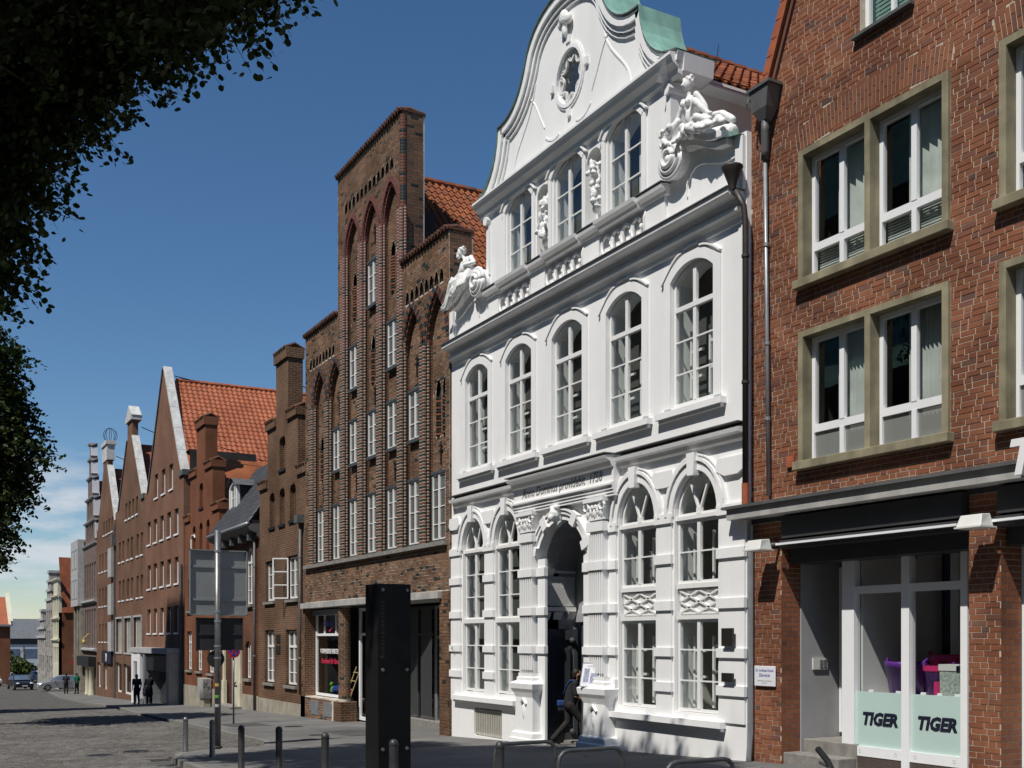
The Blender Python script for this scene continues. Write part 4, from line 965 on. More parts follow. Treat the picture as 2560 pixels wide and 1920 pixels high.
# rainwater head and thin pipe
rp = thing('rain_pipe', 'thin grey rain pipe with dark box head on the brick wall', 'pipe', (-14.1, 0, 4.6))
s = MB().add([(-14.32, -.2, 11.55), (-13.85, -.2, 11.55), (-13.85, .09, 11.55), (-14.32, .09, 11.55), (-14.27, -.17, 11.2), (-13.92, -.17, 11.2), (-13.92, .08, 11.2), (-14.27, .08, 11.2), (-14.16, -.1, 11.02), (-14.02, -.1, 11.02), (-14.02, .05, 11.02), (-14.16, .05, 11.02)],
    [(0,1,5,4),(1,2,6,5),(3,0,4,7),(4,5,9,8),(5,6,10,9),(7,4,8,11),(0,3,2,1)])
s.build('rain_head', 'lead', rp); MB().box(-14.37, -13.8, -.23, .09, 11.55, 11.6).build('rain_head_rim', 'lead', rp); MB().tube([(-14.3, -.21, 11.45), (-14.3, -.26, 11.35), (-14.3, -.21, 11.22)], .02, 6).build('rain_head_handle', 'lead', rp)
MB().tube([(-14.09, -.03, 11.05), (-14.09, -.04, 10.85), (-14.15, .02, 10.55), (-14.17, .03, 10.4)], .07, 10).build('pipe_bend', 'lead', rp, True)
MB().tube([(-14.17, .03, 10.5), (-14.12, .03, 7.5), (-14.08, .03, 4.6)], .035, 10).build('pipe', 'zinc', rp, True)
for z in (8.9, 7.2, 5.9): MB().lathe([(.048, 0), (.048, .06)], (-14.15 + (10-z)*.012, .03, z), 10).build('pipe_clip', 'zinc', rp)
MB().box(-13.68, -13.5, YA-.05, YA, 5.03, 5.22).build('vent_box', 'clay_verge', ah)
# canopy slab
MB().box(-14.85, -9.0, -.25, YA, 4.24, 4.42).build('canopy', 'concrete', ah); MB().box(-14.92, -4.0, -.31, YA+.005, 4.42, 4.47).build('canopy_flashing', 'lead', ah)
MB().box(-8.995, -4.0, -.22, YA, 4.2, 4.42).build('canopy', 'concrete', ah)
MB().box(-14.62, -4, YA+.001, .62, 4.16, 4.3).build('lintel', 'fascia_dark', ah)
# ground-floor brick pillars
PIL = [(-14.58, -13.84), (-10.12, -9.6), (-6.0, -5.4)]
pb = []
for x0, x1 in PIL:
    gz = g((x0+x1)/2) - .05
    MB().box(x0+.01, x1-.01, YA+.006, YA+.44, gz, 4.2).build('pillar', 'mortar_a', ah)
    pb += lay([rect(x0, x1, gz, 4.16)], YA, length=.25, bond=(1, 1, .5))
place_bricks(ah, pb, 'brick_a', single=240, rest='pillar_bricks')
sb = MB()
for x0, x1 in PIL:                                           # bricks on the flank of each pillar
    k = 0; z = g(x0) - .05
    while z < 4.1:
        y = YA + .005 - (.12 if k % 2 else 0)
        while y < YA + .43:
            a, b = max(y, YA+.012), min(y + .24, YA + .43)
            if b - a > .04: sb.add([(x1-.004, a, z+.006), (x1-.004, b, z+.006), (x1-.004, b, z+.077), (x1-.004, a, z+.077), (x1-.02, a, z+.006), (x1-.02, b, z+.006), (x1-.02, b, z+.077), (x1-.02, a, z+.077)], [(0,1,2,3),(4,0,3,7),(1,5,6,2),(3,2,6,7),(4,5,1,0)])
            y += .252
        z += .083; k += 1
stuff(sb.build('pillar_bricks', 'brick_a', ah))
# fascia boxes and awning cassettes
for x0, x1 in ((-13.72, -10.14), (-9.58, -6.02)):
    MB().box(x0, x1, -.02, .5, 3.84, 4.2).build('fascia', 'fascia_dark', ah)
    MB().box(x0, x1, -.06, .3, 3.66, 3.80).build('awning_box', 'fascia_dark', ah); MB().box(x0-.02, x1, -.13, -.055, 3.72, 3.755).build('awning_bar', 'pvc_white', ah)
    MB().box(x0, x1, .2, .7, 3.42, 3.66).build('shop_lintel', 'fascia_dark', ah)
YS = .62
# entrance recess of the flats
MB().box(-13.86, -13.82, YA+.43, 1.5, -.1, 3.6).build('entry_cheek', 'plaster_grey', ah)
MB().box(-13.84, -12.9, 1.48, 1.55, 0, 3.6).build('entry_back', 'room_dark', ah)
MB().box(-13.815, -12.62, YA+.3, 2, 3.5, 3.62).build('entry_soffit', 'fascia_dark', ah)
window(ah, -13.8, -13.42, .52, 3.4, 1.4, 0, 'seg', .06, (), (1.0, 2.6), (), 'pvc_white', 'glass_dark', .06, name='side_light')
dr = window(ah, -13.4, -12.72, .50, 3.4, 1.4, 0, 'seg', .09, (.35,), (1.05,), (2.62,), 'pvc_white', 'glass_dark', .07, name='door', mullw=.12)
MB().tube([(-12.86, 1.38, 1.55), (-12.86, 1.3, 1.55), (-12.98, 1.3, 1.55)], .018, 6).build('handle', 'iron', dr)
for i, (y0, y1, z1) in enumerate(((.15, .55, .22), (.55, 1.5, .44))):
    bevel(MB().box(-13.86+.06*i, -12.6, y0, y1, -.1, z1).build('step', 'step_stone', ah), .015)
bp = MB().box(-13.815, -13.79, .78, 1.12, 1.62, 1.82).build('bell_panel', 'lamp_white', ah)
for i in range(2):
    for k in range(3): MB().box(-13.79, -13.78, .93+i*.09, 1.0+i*.09, 1.66+k*.05, 1.69+k*.05).build('bell_button', 'zinc', bp)
# shop window: posts, rail, frosted panels with lettering
for x0, x1 in ((-12.92, -12.66), (-11.70, -11.55), (-10.62, -10.5), (-9.72, -9.52), (-7.9, -7.78)):
    MB().box(x0, x1, YS-.06, YS+.08, .12, 3.44).build('shop_post', 'pvc_white', ah)
for x0, x1 in ((-12.66, -11.70), (-11.55, -10.62), (-9.52, -7.9)):
    MB().box(x0, x1, YS-.05, YS+.06, 2.88, 3.0).build('shop_rail', 'pvc_white', ah)
    MB().box(x0, x1, YS-.05, YS+.06, .26, .42).build('shop_rail', 'pvc_white', ah)
    MB().poly(rect(x0, x1, 1.3, 3.46), YS+.02).build('shop_pane', 'glass', ah)
    fp = MB().box(x0, x1, YS-.01, YS+.01, .42, 1.30).build('frosted_panel', 'frosted', ah)
    c = (x0+x1)/2
    if x1 - x0 < 1.2:
        text('lettering', 'TIGER', .27, 'letter_navy', fp, (c, YS-.016, .78), shear=.22, bold=.012, sx=.98)
    for q in (.12, .88): MB().lathe([(0, -.012), (.025, -.008), (.025, 0)], (0, 0, 0), 8).build('bolt', 'zinc', fp).matrix_parent_inverse = Matrix.Translation((x0+(x1-x0)*q, YS-.055, .34)) @ Matrix.Rotation(PI/2, 4, 'X') 
text('lettering', 'TIGER', .27, 'letter_navy', ah, (-8.72, YS-.016, .78), shear=.22, bold=.012)
MB().box(-12.9, -10.5, YS-.04, YS+.3, -.1, .26).build('shop_plinth', 'granite', ah); MB().box(-9.7, -6, YS-.04, YS+.3, -.1, .26).build('shop_plinth', 'granite', ah)
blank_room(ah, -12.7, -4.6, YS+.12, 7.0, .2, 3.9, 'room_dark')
MB().box(-12.66, -12.62, YS+.1, 2.6, 1.2, 3.6).build('display_cheek', 'room_white', ah); MB().box(-12.6, -10.55, YS+.05, 1.7, 1.16, 1.24).build('display_shelf', 'room_white', ah); MB().box(-9.5, -7, YS+.05, 1.7, 1.16, 1.24).build('display_shelf', 'room_white', ah)
MB().box(-12.2, -12.05, 2.3, 2.4, 1.2, 3.6).build('shop_column', 'room_white', ah)
# things standing in the shop window
def tub(cx, cy, z, r, h, m, label, flat=.8, grp=None):
    mb = MB().lathe([(0, .0), (r*.78, 0), (r*.95, h*.8), (r, h*.82), (r*1.03, h), (r*.98, h), (r*.9, h*.8), (r*.75, .03)], (cx, cy, z), 18)
    o = mb.build('storage_tub', m, None, True, org=(cx, cy, z)); tag(o, label, 'tub', grp)
    hm = MB()
    for sg in (-1, 1): hm.tube([(cx+sg*r*.98, cy-.08, z+h*.9), (cx+sg*(r+.07), cy, z+h*1.08), (cx+sg*r*.98, cy+.08, z+h*.9)], .022, 6)
    hm.build('tub_handle', m, o, True)
tub(-12.02, 1.05, 1.24, .33, .55, 'tub_purple', 'large purple plastic tub in the shop window')
tub(-11.35, .98, 1.24, .21, .5, 'tub_purple', 'small purple bucket with pink rim beside the gift boxes')
MB().lathe([(.2, .40), (.225, .42), (.23, .5), (.2, .5)], (-11.35, .98, 1.24), 18).build('bucket_rim', 'tub_pink', bpy.data.objects['storage_tub.001'])
tub(-11.55, 1.4, 1.24, .25, .66, 'tub_pink', 'pink plastic tub behind the purple bucket')
for cx, w, h, lb in ((-11.0, .34, .52, 'tall box in flowered paper next to the bucket'), (-10.72, .26, .5, 'patterned box with dark lid against the brick pillar')):
    o = bevel(MB().box(cx-w/2, cx+w/2, .78, 1.05, 1.24, 1.24+h).build('gift_box', 'gift_paper'), .01); tag(o, lb, 'box')
    MB().box(cx-w/2-.01, cx+w/2+.01, .77, 1.06, 1.24+h-.09, 1.24+h+.005).build('box_lid', 'room_white' if w > .3 else 'cloth_navy', o)
o = MB().box(-11.22, -11.16, .72, .8, 1.24, 1.5).build('gift_box', 'tub_pink'); tag(o, 'slim pink and white packet in front of the bucket', 'packet')
for cx, cl in ((-12.45, 'beside the pale side wall of the shop window'), (-11.9, 'in front of the large purple tub'), (-11.42, 'in front of the small purple bucket'), (-11.12, 'in front of the slim pink packet'), (-10.8, 'in front of the boxed gifts by the pillar')):
    o = MB().add([(cx-.05, .70, 1.24), (cx+.05, .70, 1.24), (cx+.05, .73, 1.33), (cx-.05, .73, 1.33), (cx-.05, .76, 1.24), (cx+.05, .76, 1.24)], [(0, 1, 2, 3), (3, 2, 5, 4)]).build('price_card', 'paper'); tag(o, 'white price card ' + cl, 'card', 'price cards in the shop window')
o = MB().box(-9.45, -9.1, .8, 1.2, 1.24, 1.6).build('gift_box', 'gift_paper'); tag(o, 'patterned box under red goods in the second shop window', 'box')
MB().box(-9.46, -9.09, .79, 1.21, 1.56, 1.64).build('box_lid', 'tub_pink', o)
# floodlights on the pillars
for cx, lb in ((-14.0, 'white floodlight on the pillar beside the white house'), (-9.72, 'white floodlight on the pillar between the shop windows')):
    f = thing('floodlight', lb, 'lamp', (cx, YA, 3.7))
    s = MB().add([(cx-.2, -.42, 3.66), (cx+.2, -.42, 3.66), (cx+.17, -.12, 3.66), (cx-.17, -.12, 3.66), (cx-.17, -.36, 3.82), (cx+.17, -.36, 3.82), (cx+.13, -.14, 3.84), (cx-.13, -.14, 3.84)], [(0,1,5,4),(1,2,6,5),(2,3,7,6),(3,0,4,7),(4,5,6,7),(3,2,1,0)])
    bevel(s.build('lamp_housing', 'lamp_white', f), .01); MB().box(cx-.21, cx+.21, -.44, -.11, 3.64, 3.66).build('lamp_rim', 'lamp_white', f)
    MB().tube([(cx+.1, -.14, 3.74), (cx+.12, YA, 3.76)], .03, 8).build('bracket', 'zinc', f)
pq = bevel(MB().box(-14.47, -13.95, YA-.045, YA-.02, 1.33, 1.68).build('dentist_plate', 'paper'), .008); tag(pq, 'white name plate with blue lettering on the brick pillar', 'sign')
text('lettering', 'Dr. Andreas Rumel', .062, 'letter_blue', pq, (-14.21, YA-.049, 1.585), ext=.001, sx=.92)
text('lettering', 'Zahnarzt', .075, 'letter_blue', pq, (-14.21, YA-.049, 1.50), ext=.001)
text('lettering', 'Sprechzeiten nach Vereinbarung', .026, 'letter_grey', pq, (-14.21, YA-.049, 1.42), ext=.001)
text('lettering', 'Tel. 7 54 37', .026, 'letter_grey', pq, (-14.21, YA-.049, 1.38), ext=.001)
# the big letter on the canopy edge
ls = thing('shop_lettering', 'large white slanted letters standing on the canopy edge', 'sign', (-9, -.3, 4.3))
text('letter', 'T', .62, 'letter_white', ls, (-8.98, -.36, 4.28), ext=.04, shear=.22, bold=.022)
text('letter', 'I', .62, 'letter_white', ls, (-8.55, -.36, 4.28), ext=.04, shear=.22, bold=.022)
text('letter', 'G', .62, 'letter_white', ls, (-8.15, -.36, 4.28), ext=.04, shear=.22, bold=.022)
# ---------------------------------------------------------------- medieval stepped-gable brick house
YB = -.07; Y2 = -.0; Y3 = .13; YW = .04
bh = thing('stepped_gable_house', 'dark medieval brick house with high stepped gable and striped pointed arches', 'house', (-32.6, 0, -.7))
BX0, BX1, TX0, TX1 = -38.85, -26.52, -35.35, -29.75
B_out = [(BX0, 3.46), (BX1, 3.46), (BX1, 13.3), (TX1, 13.3), (TX1, 17.9), (TX0, 17.9), (TX0, 13.3), (BX0, 13.3)]
NC = [-37.28 + 1.647*k for k in range(7)]; NH = .51; NO = .66; NM = .585
NTOP = [(10.55, 1.05)]*2 + [(15.0, 1.0)]*3 + [(10.55, 1.15)]*2       # springing, rise
nich = [arch(c-NO, c+NO, 4.86, zs, r+.14, 12, 'pt') for c, (zs, r) in zip(NC, NTOP)]; nich2 = [arch(c-NM, c+NM, 4.86, zs, r+.06, 12, 'pt') for c, (zs, r) in zip(NC, NTOP)]
fr = []
def frieze(x0, x1, z, n):
    w = (x1-x0)/n
    for i in range(n): fr.append(arch(x0+w*i+.05, x0+w*(i+1)-.05, z, z+.18, .22, 6, 'pt'))
frieze(-34.72, -30.4, 16.45, 12); frieze(-38.4, -35.65, 12.0, 8); frieze(-29.55, -26.85, 12.0, 8)
MB().wall(B_out, nich + fr, YB+.007, .72, hole_depth=[0]*(7+len(fr))).build('wall', 'mortar_b', bh)
winB = []; lanc = []
for i in range(7):
    winB.append((i, 4.88, 6.82))
    if i in (1, 2, 3, 4, 5): winB.append((i, 7.97, 9.46))
    if i in (2, 4): winB.append((i, 10.47, 11.94))
    if i == 3: winB.append((i, 12.83, 14.28))
for i, z0, z1 in ((0, 7.86, 9.5), (6, 7.86, 9.5), (3, 10.36, 11.95), (2, 12.85, 14.45), (4, 12.85, 14.45)): lanc.append((i, z0, z1))
wh_ = [rect(NC[i]-NH+.02, NC[i]+NH-.02, z0, z1) for i, z0, z1 in winB]
lh = []
for i, z0, z1 in lanc:
    for sg in (-1, 1): c = NC[i] + sg*.215; lh.append(arch(c-.17, c+.17, z0, z1-.4, .38, 8, 'pt'))
back_out = [(BX0+.1, 3.9), (BX1-.1, 3.9), (BX1-.1, 12.9), (TX1-.1, 12.9), (TX1-.1, 17.6), (TX0+.1, 17.6), (TX0+.1, 12.9), (BX0+.1, 12.9)]
MB().wall(back_out, nich2 + fr, Y2+.005, .12, edge=False, hole_depth=[.12]*7 + [0]*len(fr)).build('arch_order', 'bw_c', bh)
MB().wall(back_out, wh_ + lh + fr, Y3, .03, edge=False, hole_depth=[.03]*len(wh_) + [0]*(len(lh)+len(fr))).build('niche_wall', 'mortar_b', bh)
MB().wall(back_out, wh_, .29, .02, edge=False).build('recess_shade_sheet', 'lead', bh)  # dark sheet: its colour stands in for shade inside the frieze arches
rb = random.Random(11)
bricks = lay([B_out] + nich + fr, YB, course=.092, length=.265, joint=.016, bond=(1, 1, .5), jit=.004, rnd=rb)
niche_bricks = []
for i in range(7):
    hs_ = [rect(NC[j]-NH+.02, NC[j]+NH-.02, z0, z1) for j, z0, z1 in winB if j == i] + [h for h in lh if abs((h[0][0]+h[1][0])/2 - NC[i]) < .4]
    niche_bricks += lay([nich2[i]] + hs_, Y3-.007, course=.092, length=.265, joint=.016, bond=(1, 1, .5), rnd=rb)
bricks += [b for i in range(7) for b in lay([nich[i], nich2[i]], Y2, course=.092, length=.265, joint=.016, bond=(1, .5), rnd=rb)]
place_bricks(bh, bricks, 'brick_b', single=300)
place_bricks(bh, niche_bricks, 'brick_b', single=0, rest='niche_brickwork')
for i, z0, z1 in winB:
    a, b = NC[i]-NH+.03, NC[i]+NH-.03; rows = 4 if z0 < 5 else 3; h = (z1-z0)/rows
    window(bh, a+.05, b-.04, z0+.04, z1-.05, YW, 0, 'seg', .045, (.5,), [z0+h*k for k in range(1, rows)], (), 'white_paint', 'glass_grey', .06, barw=.024, mullw=.075)
    s = MB(); s.box(a-.02, b+.02, YW-.03, Y3+.02, z1-.05, z1+.03); s.box(a-.02, a+.05, YW-.015, Y3+.02, z0, z1); s.box(b-.03, b+.02, YW-.015, Y3+.02, z0, z1); s.box(a-.02, b+.02, YW-.05, Y3+.02, z0-.06, z0+.04); s.build('window_frame', 'door_grey', bh)
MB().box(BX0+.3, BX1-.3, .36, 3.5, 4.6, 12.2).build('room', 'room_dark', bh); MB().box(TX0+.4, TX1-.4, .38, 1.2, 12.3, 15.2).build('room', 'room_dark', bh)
# striped round shafts on the piers: a red or dark glazed moulded brick per course
def shaft(mbs, x, y, r, z0, z1, k0=0, n=7, core=None):
    k = k0; z = z0
    while z < z1:
        mb = mbs[1] if k % 2 and (z < 11.9 or (k % 16) < 4) else mbs[2 if z > 11.9 and len(mbs) > 2 else 0]
        mb.lathe([(r*.86, .012), (r, .018), (r, .072), (r*.86, .078)], (x, y, z), n, R_(180), R_(360))
        z += .092; k += 1
    if core is not None: core.lathe([(r*.94, 0), (r*.94, z1-z0)], (x, y, z0), n, R_(180), R_(360))
def pier(i, xs, top):
    red, drk, core, pur = MB(), MB(), MB(), MB()
    for q, (x, y, r, k0) in enumerate(xs): shaft((red, drk, pur), x, y, r, 4.86, top, k0, 6, core)
    pr = core.build('pier', 'mortar_shaft', bh)
    stuff(red.build('moulded_bricks', 'shaft_red', pr)); stuff(drk.build('glazed_bricks', 'shaft_dark', pr))
    if pur.f: stuff(pur.build('moulded_bricks', 'shaft_purple', pr))
for i in range(8):
    top = 15.0 if 2 <= i <= 5 else 10.55; xs = []
    if i > 0: xs.append((NC[i-1]+NM+.03, Y2, .055, 1))
    if i == 0: xs += [(NC[0]-NO-.28, YB-.0, .085, 0), (NC[0]-NO-.1, YB, .085, 0)]
    elif i < 7: xs += [(NC[i-1]+NO+.07, YB, .085, 0), (NC[i]-NO-.07, YB, .085, 0)]
    if i < 7: xs.append((NC[i]-NM-.03, Y2, .055, 1))
    pier(i, xs, top)
red, drk, core = MB(), MB(), MB(); z = 13.4; k = 0
while z < 17.8:                                               # rounded corner roll of the tower
    (drk if (k // 5) % 3 == 1 or k % 7 == 0 else red).lathe([(.09, .01), (.11, .016), (.11, .076), (.09, .082)], (TX1-.07, YB+.07, z), 8, R_(180), R_(400)); z += .092; k += 1
pr = core.lathe([(.1, 0), (.1, 4.4)], (TX1-.07, YB+.07, 13.4), 8).build('corner_roll', 'mortar_shaft', bh); stuff(red.build('moulded_bricks', 'shaft_red', pr)); stuff(drk.build('glazed_bricks', 'shaft_dark', pr))
# radial bricks round the pointed heads
for i, (c, (zs, rise)) in enumerate(zip(NC, NTOP)):
    red, drk = MB(), MB(); h = NO; rise += .14
    r = (rise*rise + h*h)/(2*h); am = math.asin(min(1, rise/r)); n = 13
    for sg in (1, -1):
        cx = c + sg*(h - r)
        for k in range(n):
            a0, a1 = am*k/n + .006, am*(k+1)/n - .006
            for (ra, rb_, yy, mm) in ((r+.01, r+.2, YB-.02, k), (r-.09, r-.01, Y2-.03, k+1)):
                P = lambda rr, a: (cx + sg*rr*math.cos(a), zs + rr*math.sin(a))
                (red if mm % 2 or 2 <= i <= 4 else drk).wall([P(ra, a0), P(rb_, a0), P(rb_, a1), P(ra, a1)], [], yy, .08)
    e = red.build('arch_bricks', 'shaft_purple' if 2 <= i <= 4 else 'shaft_red', bh); stuff(e)
    if drk.f: stuff(drk.build('arch_glazed_bricks', 'shaft_dark', bh))
# twin blind lancets with striped columns
for i, z0, z1 in lanc:
    red, drk = MB(), MB(); root = MB().box(NC[i]-.42, NC[i]+.42, .25, .28, z0-.02, z1+.02).build('blind_lancet', 'room_dark', bh)  # near-black back: the shade of the recesses is put into its colour
    for sg in (-1, 1): shaft((red, drk), NC[i]+sg*.215, Y3+.07, .145, z0, z1-.55, 0, 8)
    stuff(red.build('moulded_bricks', 'shaft_red', root)); stuff(drk.build('glazed_bricks', 'shaft_dark', root))
# iron wall anchors
for i, z in ((0, 7.35), (1, 10.2), (2, 7.35), (3, 9.95), (4, 7.3), (5, 10.15), (6, 7.35), (3, 15.1)):
    c = NC[i]; s = MB(); s.box(c-.02, c+.02, Y3-.05, Y3-.02, z-.32, z+.32); s.box(c-.12, c+.12, Y3-.05, Y3-.02, z+.05, z+.09); s.tube([(c-.1, Y3-.04, z+.2), (c, Y3-.04, z+.28), (c+.1, Y3-.04, z+.2)], .015, 5); s.build('wall_anchor', 'iron', bh)
# copings of hollow tiles on the steps
def coping(x0, x1, z, name='coping'):
    s = MB(); n = int((x1-x0)/.2)
    root = MB().box(x0-.04, x1+.04, YB-.06, .66, z, z+.07).build(name, 'tile_old', bh)
    for k in range(n): x = x0 + (k+.5)*(x1-x0)/n; s.tube([(x, YB-.12, z+.05), (x, .2, z+.14), (x, .72, z+.06)], .075, 6)
    stuff(s.build('coping_tiles', 'tile_old', root))
coping(TX0, TX1, 17.9); coping(BX0, TX0, 13.3); coping(TX1, BX1, 13.3)
# flanks of the stepped parts
fb = []
sm = MB()
for x, z0, z1 in ((TX1, 13.3, 17.9), (BX1, 3.4, 13.3)):
    k = 0; z = z0
    while z < z1 - .05:
        y = YB + .01 - (.13 if k % 2 else 0)
        while y < .6:
            a, b = max(y, YB+.012), min(y+.25, .6)
            if b-a > .04: sm.add([(x+.012, a, z+.008), (x+.012, b, z+.008), (x+.012, b, z+.084), (x+.012, a, z+.084), (x-.01, a, z+.008), (x-.01, b, z+.008), (x-.01, b, z+.084), (x-.01, a, z+.084)], [(0,1,2,3),(4,0,3,7),(1,5,6,2),(3,2,6,7),(4,5,1,0)])
            y += .268
        z += .092; k += 1
stuff(sm.build('flank_brickwork', 'brick_b', bh))
# roof with pantiles on the near slope
BRX, BRZ, BEX, BEZ = -32.6, 17.25, -26.4, 10.2
MB().add([(BRX, .5, BRZ-.05), (BRX, 12, BRZ-.05), (BEX, 12, BEZ-.05), (BEX, .5, BEZ-.05), (2*BRX-BEX, .5, BEZ-.05), (2*BRX-BEX, 12, BEZ-.05)], [(0, 3, 2, 1), (0, 1, 5, 4)]).build('roof', 'tile_b', bh)
d, n = slope_dirs(BRX, BRZ, BEX, BEZ)
tile_slope(bh, (BRX, .62, BRZ), Vector((0, 1, 0)), d, n, 40, 27, .235, .34, 'tile_b')
s = MB()
for i in range(22): s.tube([(BRX, .6+i*.4, BRZ+.02), (BRX, 1.02+i*.4, BRZ+.05)], .13, 8)
s.build('ridge_tiles', 'tile_b', bh)
# ground floor: sill course, lintel, shop front
MB().box(-38.75, -26.62, -.2, .05, 4.72, 4.84).build('sill_course', 'step_stone', bh)
MB().box(-39.1, -27.0, -.19, .3, 3.27, 3.46).build('lintel', 'concrete', bh)
gfb = [rect(-39.45, -38.9, -.9, 3.3), rect(-27.15, BX1, -.6, 3.46), rect(-39.45, -36.0, -.9, .04), rect(BX0-.45, BX0+.1, 3.3, 4.7)]
MB().box(-39.44, -38.91, YB+.007, .5, -1, 3.3).build('shop_pier', 'bw_c', bh); MB().box(-27.14, BX1-.01, YB+.007, 2.0, -1, 3.46).build('shop_pier', 'bw_c', bh)
MB().box(-39.43, -35.56, YB+.007, .5, -1.2, .03).build('shop_plinth', 'mortar_b', bh)
place_bricks(bh, lay(gfb[:3], YB, course=.092, length=.265, joint=.016, bond=(1, .5), rnd=rb), 'brick_b', single=0, rest='shop_brickwork')
for x in (-38.2, -36.8): MB().box(x, x+.85, YB-.02, YB+.01, -.6, -.1).build('cellar_vent', 'zinc', bh)
cb = MB(); cc = MB().lathe([(.20, -.1), (.20, 3.3)], (-35.2, .12, 0), 18).build('column', 'mortar_b', bh)
z = 0.1; k = 0
while z < 3.2:
    for j in range(8):
        a0 = 2*PI*(j + .5*(k % 2))/8 + .04; a1 = a0 + 2*PI/8 - .08
        cb.lathe([(.20, .008), (.212, .008), (.212, .084), (.20, .084)], (-35.2, .12, z), 3, a0, a1)
    z += .092; k += 1
stuff(cb.build('column_bricks', 'brick_b', cc))
bevel(MB().box(-35.55, -34.85, -.16, .45, -1.2, .0).build('column_base', 'bw_c', bh), .02)
window(bh, -38.88, -35.6, .06, 3.1, .34, 0, 'seg', .09, (), (), (2.3,), 'pvc_white', 'glass', .08, name='display_window')
for x in (-37.98, -36.75): MB().box(x, x+.06, .34, .4, 2.3, 3.05).build('glazing_bar', 'pvc_white', bh)
MB().box(-38.85, -35.6, .2, .36, 3.02, 3.2).build('shutter_box', 'zinc', bh)
text('lettering', 'VORWERKER FENSTER', .24, 'letter_white', bh, (-37.25, .30, 1.62), bold=.004, ext=.003, sx=.8)
text('lettering', 'Handwerk für Sinne', .26, 'letter_red', bh, (-37.2, .30, 1.26), shear=.3, bold=.004, ext=.003, sx=.9)
text('lettering', 'Diakonie', .3, 'letter_blue', bh, (-37.35, .30, 2.62), bold=.004, ext=.003); MB().ribbon([(-37.3, 2.42), (-36.85, 2.58)], .06, .3, .305).build('lettering', 'letter_red', bh)
window(bh, -34.95+.0, -33.95, -.62, 3.2, .55, 0, 'seg', .11, (), (), (2.3,), 'pvc_white', 'glass', .08, name='side_window'); MB().box(-33.93, -33.8, .5, 1.6, -.8, 3.3).build('shop_post', 'pvc_white', bh)
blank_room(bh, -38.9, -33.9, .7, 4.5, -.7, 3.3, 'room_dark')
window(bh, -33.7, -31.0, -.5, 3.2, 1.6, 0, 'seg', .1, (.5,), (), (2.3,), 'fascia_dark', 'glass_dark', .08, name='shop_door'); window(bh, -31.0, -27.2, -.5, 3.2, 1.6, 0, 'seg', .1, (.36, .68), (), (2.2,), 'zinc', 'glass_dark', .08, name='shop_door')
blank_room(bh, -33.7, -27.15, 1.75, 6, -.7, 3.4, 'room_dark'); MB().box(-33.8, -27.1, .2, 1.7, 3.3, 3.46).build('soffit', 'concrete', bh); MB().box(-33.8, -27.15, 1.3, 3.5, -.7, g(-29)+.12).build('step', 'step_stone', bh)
# goods in that shop window
o = MB().cap((-37.9, .8, .28), (-36.9, .85, .35), .16, .12).ell((-37.3, .8, .4), (.3, .15, .15)).build('display_cloth', 'blue_sign', None, True); tag(o, 'blue folded cloth lying in the craft shop window', 'cloth')
s = MB()
for x in (-36.6, -36.15): s.tube([(x, .7, .1), (x+.25, 1.0, 1.15)], .025, 6)
for k in range(3): s.tube([(-36.55+.07*k, .75+.08*k, .35+.3*k), (-36.1+.07*k, .75+.08*k, .35+.3*k)], .022, 6)
tag(s.build('display_ladder', 'wood_pale'), 'small pale wooden ladder in the craft shop window', 'ladder')
rg = random.Random(2)
for k, (x, z, m, lb) in enumerate(((-38.4, .16, 'toy_green', 'green toy at the foot of the shop window'), (-37.0, .14, 'toy_yellow', 'yellow toy beside the wooden ladder'), (-36.6, .14, 'letter_red', 'red toy beside the wooden ladder'), (-34.45, 1.9, 'blue_sign', 'blue toy hanging in the narrow shop window'), (-34.4, 1.15, 'toy_green', 'green toy frog hanging in the narrow shop window'), (-34.4, .4, 'tub_pink', 'pink toy low in the narrow shop window'))):
    s = MB().ell((x, .85, z+.1), (.12, .1, .17)).ell((x, .8, z+.3), (.08, .08, .09)).ell((x-.1, .82, z+.05), (.07, .06, .06)).ell((x+.1, .82, z+.05), (.07, .06, .06))
    tag(s.build('toy', m, None, True), lb, 'toy')
# ---------------------------------------------------------------- the other houses of the row
def stepped(root, x0, c, x1, tw, z_lo, steps, m, y=0.0, thick=.6):
    """small stepped gable: steps = [(half width, top)...] from the outside in"""
    o = [(x0, z_lo), (x1, z_lo)]
    right = []; left = []
    for h, zt in steps: right += [(c+h, right[-1][1] if right else zt), (c+h, zt)] if right else [(c+h, zt)]
    pts_r = []; prev = None
    for h, zt in steps:
        if prev is not None: pts_r.append((c+h, prev))
        pts_r.append((c+h, zt)); prev = zt
    return o + pts_r + [(2*c-a, b) for a, b in pts_r[::-1]]
def cap_stone(root, xa, xb, z, m, y=0.0, h=.34, thick=.6):
    s = MB(); s.box(xa-.05, xb+.05, y-.09, y+thick+.05, z-h, z-.02); s.build('step_cap', m, root)
    n = max(3, int((xb-xa)/.2)); r = MB()
    for i in range(n):
        p = xa + (i+.5)*(xb-xa)/n; r.tube([(p, y-.14, z-.04), (p, y+thick/2, z+.16), (p, y+thick+.1, z-.04)], .07, 5)
    stuff(r.build('cap_tiles', 'tile_old', root))
def blind(root, a, b, z0, z1, m='room_dark', y=0.0):
    MB().box(a-.06, b+.06, y-.06, y+.02, z0-.12, z0-.02).build('arch_sill', 'iron', root)
